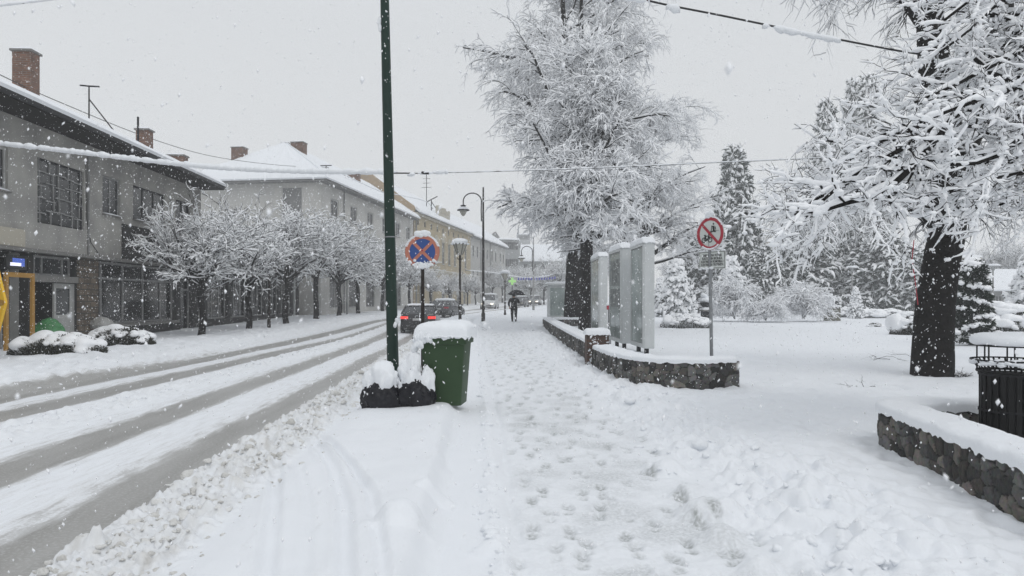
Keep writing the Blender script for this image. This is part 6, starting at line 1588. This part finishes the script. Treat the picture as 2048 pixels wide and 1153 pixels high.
# ---- conifers
def conifer(seed, H_, W_, n1, dens, snow, taper=1.0, z0=.08, thick=1.0, droop=-.12, needle='needle', ang=88):
    rg = np.random.default_rng(seed); T0, R0 = trunk_line([(0, 0, -.3), (0, 0, H_ * .5), (0, 0, H_)], [H_ * .018 + .04, H_ * .012, .02], 20)
    N = n1; z = z0 + (1 - z0) * (np.arange(N) + rg.random(N)) / N; a = np.arange(N) * 2.4 + rg.normal(0, .35, N)
    prof = (W_ / 2) * (1 - z) ** taper * rg.uniform(.72, 1.18, N) + .04 * W_
    seg = 6; P = np.empty((N, seg + 1, 3)); u = np.linspace(0, 1, seg + 1)
    P[..., 0] = np.cos(a)[:, None] * prof[:, None] * u; P[..., 1] = np.sin(a)[:, None] * prof[:, None] * u
    P[..., 2] = (z * H_)[:, None] + prof[:, None] * (.18 * u - (.18 - droop * 1.6) * u ** 2 + .10 * u ** 4)
    R = (.03 + .01 * H_ / 10) * np.linspace(1, .3, seg + 1)[None].repeat(N, 0)
    k = dens; L2, r2 = grow(P, R, k, .15, 1.0, W_ * .13, 55, -.12, 4, .18, .6, rg, 15, rmin=.01)
    L2 = L2.copy()
    # needle sprays: short flattened cones thick with needles
    r2n = (W_ * .018 * thick + .012) * rg.uniform(.6, 1.3, (len(L2), 1)) * np.array([.5, 1, 1.05, .8, .15])[None] * (1 + rg.uniform(-.4, .4, (len(L2), 5)))
    rn = (W_ * .016 * thick + .01) * np.array([.3, .8, 1, 1, 1, .8, .2])[None] * (1 + rg.uniform(-.35, .35, (N, 7)))
    ned = Acc().add(tubes(L2, r2n, 4, .55)).add(tubes(P, rn, 5, .5))
    L3, r3 = grow(L2, r2n * .5, 3, .2, 1.0, W_ * .055, 60, -.1, 2, .2, .6, rg, 15, rmin=.008); ned.add(tubes(L3, r3 * np.array([[1, .8, .1]]) / np.array([[1, .675, .35]]), 3))
    wood = Acc().add(tubes(T0, R0, 8)).add(tubes(P, R, 4))
    sn = Acc().add(snow_on(L2, r2n, W_ * .020 * snow, rg, .7, 5, min(1, .55 + .25 * snow), .5)).add(snow_on(P, rn, W_ * .018 * snow, rg, .7, 5, .85, .5)).add(snow_on(L3, r3, W_ * .008 * snow, rg, .5, 3, .6, .5))
    return wood, ned, sn
GC = 'tall misty conifers beyond the park'
def put_con(key, lab, px, d, py_top, *a, rz=0, wpx=None, grp=GC, nm='conifer'):
    b = gpt(px, d); Hn = W(px, py_top, d).z - b[2]
    H0, W0 = CON_HW[key]; s = Hn / H0
    t = thing(nm, lab, 'conifer', b, rz, grp); w = (wpx * d / FPX / W0) if wpx else s; t.scale = (w, w, s)
    if key in TREE_M:
        for ch in TREE_M[key]: c = ch.copy(); COL.objects.link(c); c.parent = t
    else:
        args = CON_ARGS[key]; wood, ned, sn = conifer(*args[0], **args[1]); aa = wood.build('trunk', M['bark'], t); bb = ned.build('crown', M[args[1].get('needle', 'needle')], t); c_ = sn.build('snow_load', M['twigsnow'], t); TREE_M[key] = [aa, bb, c_]
    return t
CON_HW = {'spruce': (16, 6.2), 'pine': (16, 8.5), 'small': (5, 3.6), 'dark': (10, 7)}
CON_ARGS = {'spruce': ((1, 16, 6.2, 150, 12, .85), dict(taper=.8, droop=-.2)), 'pine': ((2, 16, 8.5, 120, 15, .72), dict(taper=.85, thick=1.2, droop=-.05)),
            'small': ((3, 5, 3.6, 120, 9, 1.9), dict(taper=.9, droop=-.2, thick=1.1)), 'dark': ((4, 10, 7, 110, 14, .72), dict(taper=.62, thick=1.3, droop=-.1))}
put_con('pine', 'tallest full conifer right of the no-cycling sign, open sky behind its tip', 1470, 78, 305, wpx=150)
put_con('spruce', 'slender conifer rising left of the beige tower through near branches', 1652, 92, 205, wpx=110, rz=1)
put_con('spruce', 'left one of the two highest slim conifer tips above the near branches', 1708, 98, 165, wpx=100, rz=2)
put_con('spruce', 'right one of the two highest slim conifer tips above the near branches', 1738, 95, 158, wpx=120, rz=3.3)
put_con('dark', 'broad dark conifer behind the round-headed sign plate', 1400, 82, 470, wpx=150, rz=.5)
put_con('dark', 'broad dark conifer directly right of the tall one, beside beige tower', 1525, 74, 500, wpx=120, rz=1.4)
put_con('dark', 'dark conifer mass left of the stone pedestal', 1612, 76, 440, wpx=170, rz=2.4)
put_con('dark', 'dark conifer mass behind the mushroom park lamp', 1690, 80, 455, wpx=150, rz=3.7)
put_con('dark', 'dark conifer between park lamp and thick trunk', 1765, 72, 470, wpx=150, rz=4.4)
put_con('dark', 'dark conifer touching the left side of thick trunk', 1828, 70, 500, wpx=120, rz=5.2)
put_con('small', 'snow-heaped young spruce right of the display boards', 1353, 62, 526, wpx=84, rz=0, grp='snow-heaped young spruces')
put_con('small', 'snow-heaped young spruce just right of the sign post', 1462, 66, 522, wpx=84, rz=2, grp='snow-heaped young spruces')
put_con('small', 'little reddish-brown spruce in front of the park lamp', 1711, 58, 578, wpx=34, rz=1, grp='snow-heaped young spruces')
put_con('small', 'snow-heaped spruce cut by the right edge of view', 2062, 36, 530, wpx=120, rz=3, grp='snow-heaped young spruces')
put_con('small', 'small misty spruce close to the boards, left of the snow-heaped young spruce', 1322, 75, 560, wpx=50, rz=3, grp='snow-heaped young spruces')

# spiral-clipped conifer near the thick trunk
def topiary():
    rg = np.random.default_rng(23); b = gpt(1945, 24.5); t = thing('clipped_conifer', 'dark spiral-clipped conifer with ledges of snow between thick trunk and litter bin', 'conifer', b)
    N = 5200; u = rg.random(N); z = .25 + 2.75 * u; env = np.interp(z, [.2, .6, 1.2, 2.0, 2.6, 2.95, 3.05], [.35, .66, .58, .54, .46, .32, .1])
    band_ = .5 + .5 * np.sin(z * 2 * math.pi / .47 + 1.0); a = rg.uniform(0, 6.28, N)
    sp = .5 + .5 * np.sin(z * 2 * math.pi / .47 + a * 2.0 + 1.5 * np.sin(a * 2)); r = env * (.62 + .38 * sp) * rg.uniform(.55, 1.0, N) ** .5
    C = np.stack([r * np.cos(a), r * np.sin(a), z], -1)
    P = np.empty((N, 4, 3)); d = norm(np.stack([np.cos(a), np.sin(a), rg.uniform(-.5, .6, N)], -1) + rg.normal(0, .35, (N, 3)))
    for k in range(4): P[:, k] = C + d * (.05 * k)
    R = .022 * np.array([.7, 1.2, 1, .2])[None] * rg.uniform(.6, 1.5, (N, 1))
    ned = Acc().add(tubes(P, R, 4, .6))
    T0, R0 = trunk_line([(0, 0, -.2), (.02, 0, .6), (0, 0, 2.9)], [.09, .06, .02], 10)
    Acc().add(tubes(T0, R0, 8)).build('trunk', M['bark'], t); ned.build('crown', M['needledark'], t)
    Cs = []; Ss = []
    for k in range(17):
        z0 = .42 + 2.45 * k / 17 + rg.normal(0, .05); a0 = k * 2.2 + rg.normal(0, .3); w = rg.uniform(.7, 1.5); tl_ = rg.normal(0, .17)
        for j in range(int(22 * w)):
            a = a0 + rg.uniform(-1, 1) * w; z = z0 + tl_ * (a - a0) + rg.normal(0, .035); env = np.interp(z, [.2, .6, 1.2, 2.0, 2.6, 2.95, 3.05], [.35, .66, .58, .54, .46, .32, .1])
            r = env * rg.uniform(.8, 1.08); Cs.append((r * math.cos(a), r * math.sin(a), z)); q_ = rg.uniform(.035, .085) * (1 - .5 * (abs(a - a0) / w) ** 2); Ss.append((q_ * 1.2, q_ * 1.2, q_ * 1.0))
    sn = Acc().add(blobs(np.array(Cs), np.array(Ss), rg, 2, .35))
    C = np.array([[0, 0, 3.0], [.1, .05, 2.9], [-.12, 0, 2.92], [0, -.1, 2.9]]); sn.add(blobs(C, np.array([[.3, .3, .14]] * 4), rg, 2, .25))
    # lower side tufts
    for sx_ in (-.75, .7, .35, -.4):
        C = np.array([[sx_ + rg.normal(0, .1), rg.normal(-.15, .15), .42 + rg.normal(0, .05)] for _ in range(7)]); sn.add(blobs(C, np.tile([.17, .15, .09], (7, 1)) * rg.uniform(.6, 1.2, (7, 1)), rg, 2, .3))
    sn.build('snow_load', M['twigsnow'], t)
    N = 700; C = np.stack([rg.normal(0, .45, N), rg.normal(-.1, .3, N), rg.uniform(.15, .45, N)], -1); P = np.stack([C + k * .05 * norm(rg.normal(size=(N, 3)) + [0, 0, .3]) for k in range(4)], 1)
    Acc().add(tubes(P, .022 * np.array([.7, 1.2, 1, .2])[None] * rg.uniform(.6, 1.5, (N, 1)), 4, .6)).build('low_boughs', M['needledark'], t)
topiary()

# ---- shrubs
def weeping(seed, H_, Wd, n=34):
    rg = np.random.default_rng(seed); P = np.zeros((3, 2, 3)); P[:, 1, 2] = .25 * H_; P[:, :, 0] = rg.normal(0, .1, (3, 1)); R = np.full((3, 2), .04)
    L1, r1 = grow(P, R, n // 3, .3, 1.0, Wd * .78, 24, [.0, -.10, -.22, -.32, -.42, -.45, -.4, -.35], 8, .1, .6, rg, 16, rmin=.012)
    f = H_ / max(.5, np.percentile(L1[..., 2], 98)); L1[..., 2] *= f; L1[..., 2] = np.maximum(L1[..., 2], .02)
    L2, r2 = grow(L1, r1, 13, .15, 1.0, H_ * .36, 50, [-.2, -.3, -.4, -.4], 5 - 1, .15, .5, rg, 15, rmin=.007)
    L3, r3 = grow(L2, r2, 5, .1, 1.0, H_ * .18, 40, [-.2, -.3, -.4], 3, .18, .6, rg, 15, rmin=.006)
    for L in (L2, L3): L[..., 2] = np.maximum(L[..., 2], .02)
    wood = Acc().add(tubes(L1, r1, 5)); tw = Acc().add(tubes(L2, r2, 3)).add(tubes(L3, r3, 3))
    sn = Acc().add(snow_on(L1, r1, .05, rg, .5, 6, 1, .5)).add(snow_on(L2, r2, .032, rg, .5, 5, 1, .55)).add(snow_on(L3, r3, .024, rg, .5, 4, 1, .6))
    return wood, tw, sn
GS_ = 'weeping shrubs bent under snow across the park'
for i, (px, d, py, w, lab) in enumerate([(1605, 50, 578, 1.18, 'widest weeping shrub arching under snow, left of the stone pedestal'), (1470, 50, 572, 1.1, 'weeping snowy shrub just right of the grey sign post'),
                                         (1532, 49, 606, .95, 'low weeping snowy shrub between the two larger ones'), (1565, 56, 590, .8, 'weeping snowy shrub tucked behind the widest one')]):
    b = gpt(px, d); Hh = W(px, py, d).z - b[2]
    t = thing('weeping_shrub', lab, 'shrub', b, i * 2.0, GS_)
    if 'weep' not in TREE_M: reg_tree('weep', *weeping(12, 2.4, 3.0), t, tw='twigbrown', nm=('stems', 'twigs', 'snow_load'))
    else:
        for ch in TREE_M['weep']: c = ch.copy(); COL.objects.link(c); c.parent = t
    t.scale = (w, w, Hh / 2.4)
def mound(name, label, px, d, w, h, seed, dark=.5, dp=None, grp='rounded shrubs under snow', cat='shrub', fine=1.0):
    rg = np.random.default_rng(seed); b = gpt(px, d); t = thing(name, label, cat, b, 0, grp); dp = dp or w * .7
    n = int((40 + 34 * w) * fine); a = rg.uniform(0, 6.28, n); q = np.sqrt(rg.random(n)) * .95; x, y = q * np.cos(a), q * np.sin(a)
    bump = 1 + .22 * perlin(x * 2.3 + seed, y * 2.3); z = h * np.sqrt(np.maximum(1 - q ** 2.6, .0)) * .80 * bump; keep = perlin(x * 3.1 + seed * 2, y * 3.1 + 5) > -.28 - .9 * (1 - dark)
    x, y, z = x[keep], y[keep], z[keep]; n = len(x); s = rg.uniform(.06, .15, n) * h * .9 + .03
    C = np.stack([x * w / 2, y * dp / 2, z], -1); sn_ = Acc().add(blobs(C, np.stack([s * 1.45, s * 1.2, s * .72], -1), rg, 2, .4, 1.6))
    m_ = max(3, int(w * 2.2)); xs_ = np.linspace(-.62, .62, m_) + rg.normal(0, .06, m_); hs_ = rg.uniform(.75, 1.1, m_)
    Cb = np.stack([xs_ * w / 2, rg.normal(0, .08, m_) * dp, h * .50 * hs_ * (1 - .35 * np.abs(xs_) ** 2)], -1)
    sn_.add(blobs(Cb, np.stack([np.full(m_, w * .62 / m_ + .1), np.full(m_, dp * .40), h * .42 * hs_], -1), rg, 4, .22, 2.4))
    sn_.build('snow_load', M['twigsnow'], t)
    N = int(2600 * dark * max(1, w)); a = rg.uniform(0, 6.28, N); q = rg.uniform(.7, 1.08, N); zz = rg.random(N) ** 1.3
    C = np.stack([np.cos(a) * q * w / 2 * np.sqrt(1 - zz ** 2 * .9), np.sin(a) * q * dp / 2 * np.sqrt(1 - zz ** 2 * .9), zz * h * .78 + .03], -1)
    d_ = norm(rg.normal(size=(N, 3)) + np.stack([np.cos(a), np.sin(a), a * 0 + .4], -1)); L = .05 + .035 * h; P = np.stack([C + d_ * L * k / 3 for k in range(4)], 1)
    Acc().add(tubes(P, L * .28 * np.array([.4, 1, .8, .1])[None] * rg.uniform(.6, 1.3, (N, 1)), 4, .5)).build('foliage', M['leaf'], t)
    return t
mound('snowy_shrub', 'long low evergreen shrub heaped with snow beneath the yellow-framed entrance', 117, 19.3, 2.5, .66, 3, 1.2, 1.1)
mound('snowy_shrub', 'second low evergreen shrub heaped with snow, before the stone pier', 240, 22.8, 2.1, .72, 4, 1.2, 1.1)
mound('snowy_shrub', 'broad smooth mound of snow over a shrub, left of the sign post', 1372, 39, 2.7, .85, 7, .35)
mound('snowy_shrub', 'dark-leaved low shrub with snow clumps left of the thick trunk', 1822, 32, 1.7, 1.15, 8, 1.0)
mound('snowy_shrub', 'small snow mound near the reddish-brown little spruce', 1690, 62, 2.6, 1.0, 9, .3)
mound('snowy_shrub', 'small snow mound half way between park lamp and thick trunk', 1745, 60, 2.6, .9, 10, .3)
mound('snowy_shrub', 'low snow mound beside another, nearer the dark-leaved shrub', 1778, 59, 2.2, .9, 11, .3)
mound('snowy_shrub', 'large bush weighed down with snow at the right edge', 2010, 29, 2.6, 1.65, 12, .5)
mound('snowy_shrub', 'low snow heap over a bush under the spiral-clipped conifer, on its left', 1912, 31, 1.7, .9, 13, .4)
mound('snowy_shrub', 'pale snow-buried bush behind the spiral-clipped conifer', 1985, 38, 2.6, 1.3, 14, .3)
mound('snowy_shrub', 'tiny dark plant poking from the open park snow', 1750, 41, .8, .25, 15, .8)

# pedestals with urns, park lamps
def pedestal(label, px, d, w, h, m):
    b = gpt(px, d); t = thing('pedestal', label, 'pedestal', b, .2, 'stone pedestals carrying snowy planters')
    MB().box(-w / 2, w / 2, -w / 2, w / 2, -.1, h).build('block', M[m], t, bevel=.03); MB().box(-w / 2 - .08, w / 2 + .08, -w / 2 - .08, w / 2 + .08, h, h + .1).build('slab', M['concrete'], t, bevel=.02)
    pillow(-w / 2 - .08, w / 2 + .08, -w / 2 - .08, w / 2 + .08, h + .1, .14, 2, parent=t, n=14)
    u = MB().lathe([(.1, h + .1), (.12, h + .2), (.34, h + .42), (.38, h + .5)], 16).build('urn', M['iron'], t, smooth=True)
    V, F = blobs(np.array([[0, 0, h + .62], [.12, 0, h + .7], [-.1, .05, h + .95]]), np.array([[.42, .42, .18], [.3, .3, .2], [.2, .2, .16]]), RNG, 2, .3); np_mesh('snow_cap', V, [F], M['snow'], t)
M['pedstone'] = mat('mossy_stone', (.15, .15, .125), .9, noise=(4, (.10, .095, .07), .25))
pedestal('mossy stone pedestal with snowy urn right of the widest weeping shrub', 1664, 52, .85, 1.0, 'pedstone')
pedestal('dark narrow pedestal with snowy planter partly behind the sign post', 1411, 41, .42, .95, 'iron')
def parklamp(label, px, d, py):
    b = gpt(px, d); t = thing('park_lamp', label, 'street lamp', b, 0, 'mushroom-headed park lamps'); H_ = W(px, py, d).z - b[2]
    MB().lathe([(.07, -.1), (.06, H_ - .5), (.06, H_ - .45)], 10).build('post', M['frameG'], t, smooth=True)
    MB().lathe([(.12, H_ - .5), (.17, H_ - .2), (.5, H_ - .14), (.52, H_ - .1), (.2, H_ - .04)], 18).build('head', M['modern'], t, smooth=True)
    MB().lathe([(.53, H_ - .1), (.52, H_), (.35, H_ + .08), (.05, H_ + .1)], 18).build('snow_cap', M['snow'], t, smooth=True)
parklamp('mushroom-headed park lamp standing before dark conifers', 1704, 68, 534)
parklamp('misty mushroom-headed park lamp right of the spiral-clipped conifer', 1986, 60, 530)
# pale distant trees closing the park
bg = [(1440, 120, 2.0, 'pale misty tree left of the tall full conifer'), (1600, 125, 1.9, 'pale misty tree right of beige tower'), (1800, 110, 1.9, 'pale misty tree left behind thick trunk'), (1930, 105, 1.5, 'pale misty tree above the spiral-clipped conifer'), (2010, 100, 1.7, 'pale misty tree above the right-edge bush'), (2060, 96, 1.7, 'pale misty tree at the extreme right edge'), (1350, 130, 1.6, 'pale misty tree behind the young spruce'), (1245, 110, 1.6, 'pale misty tree glimpsed between the display boards'), (1500, 135, 1.5, 'pale misty tree behind the broad conifers'), (1700, 130, 1.8, 'pale misty tree behind the park lamp')]
for i, (px, d, sc, lb_) in enumerate(bg): put_tree('ab'[i % 2], lb_, gpt(px, d), i * 1.3, sc, 'pale misty trees beyond the park', name='distant_tree')
# ------------------------------------------------------------------ falling snow and the air
rg = np.random.default_rng(77)
def flakes(n, x0, x1, y0, y1, z0, z1, r0, r1, ypow=1.0):
    P = np.stack([rg.uniform(x0, x1, n), y0 + (y1 - y0) * rg.random(n) ** ypow, rg.uniform(z0, z1, n)], -1)
    P[:, 0] *= np.clip(P[:, 1] / y1, .12, 1)
    P = P[(P[:, 2] > GZv(P[:, 0], P[:, 1]) + .05)]
    r = rg.uniform(r0, r1, len(P)) * np.where(rg.random(len(P)) < .12, 1.6, 1)
    U = np.array([(1, 0, 0), (-.5, .87, 0), (-.5, -.87, 0), (0.1, 0, 1.5), (-.1, 0, -1.5)], float)
    F = np.array([(0, 1, 3), (1, 2, 3), (2, 0, 3), (1, 0, 4), (2, 1, 4), (0, 2, 4)])
    tilt = rg.normal(0, .35, (len(P), 1)); V = U[None] * r[:, None, None]; V = V.repeat(1, 0)
    V = V.copy(); V[..., 0] += V[..., 2] * tilt
    V = V + P[:, None, :]
    return V.reshape(-1, 3), (F[None] + (np.arange(len(P)) * 5)[:, None, None]).reshape(-1, 3)
A = Acc()
A.add(flakes(FLN, -20, 20, 1.5, 24, 0, 12, .0026, .0062, .75))
A.add(flakes(int(FLN * .55), -26, 26, 8, 42, 0, 13, .005, .010, .8))
A.add(flakes(420, -1.6, 1.6, .5, 2.2, .6, 2.8, .0016, .0034, .8))
o = A.build('falling_snow', M['flake']); tag(o, kind='stuff')
hz = MB().box(-210, 330, -20, 345, -3, 46).build('haze', bpy.data.materials.new('haze_air')); tag(hz, kind='stuff')
hm = hz.data.materials[0]; hm.use_nodes = True; ht = hm.node_tree; ht.nodes.clear()
ho = ht.nodes.new('ShaderNodeOutputMaterial'); pv_ = ht.nodes.new('ShaderNodeVolumePrincipled')
pv_.inputs['Color'].default_value = (.96, .97, .98, 1); pv_.inputs['Density'].default_value = HAZE
pv_.inputs['Anisotropy'].default_value = 0.0
ht.links.new(pv_.outputs[0], ho.inputs['Volume'])
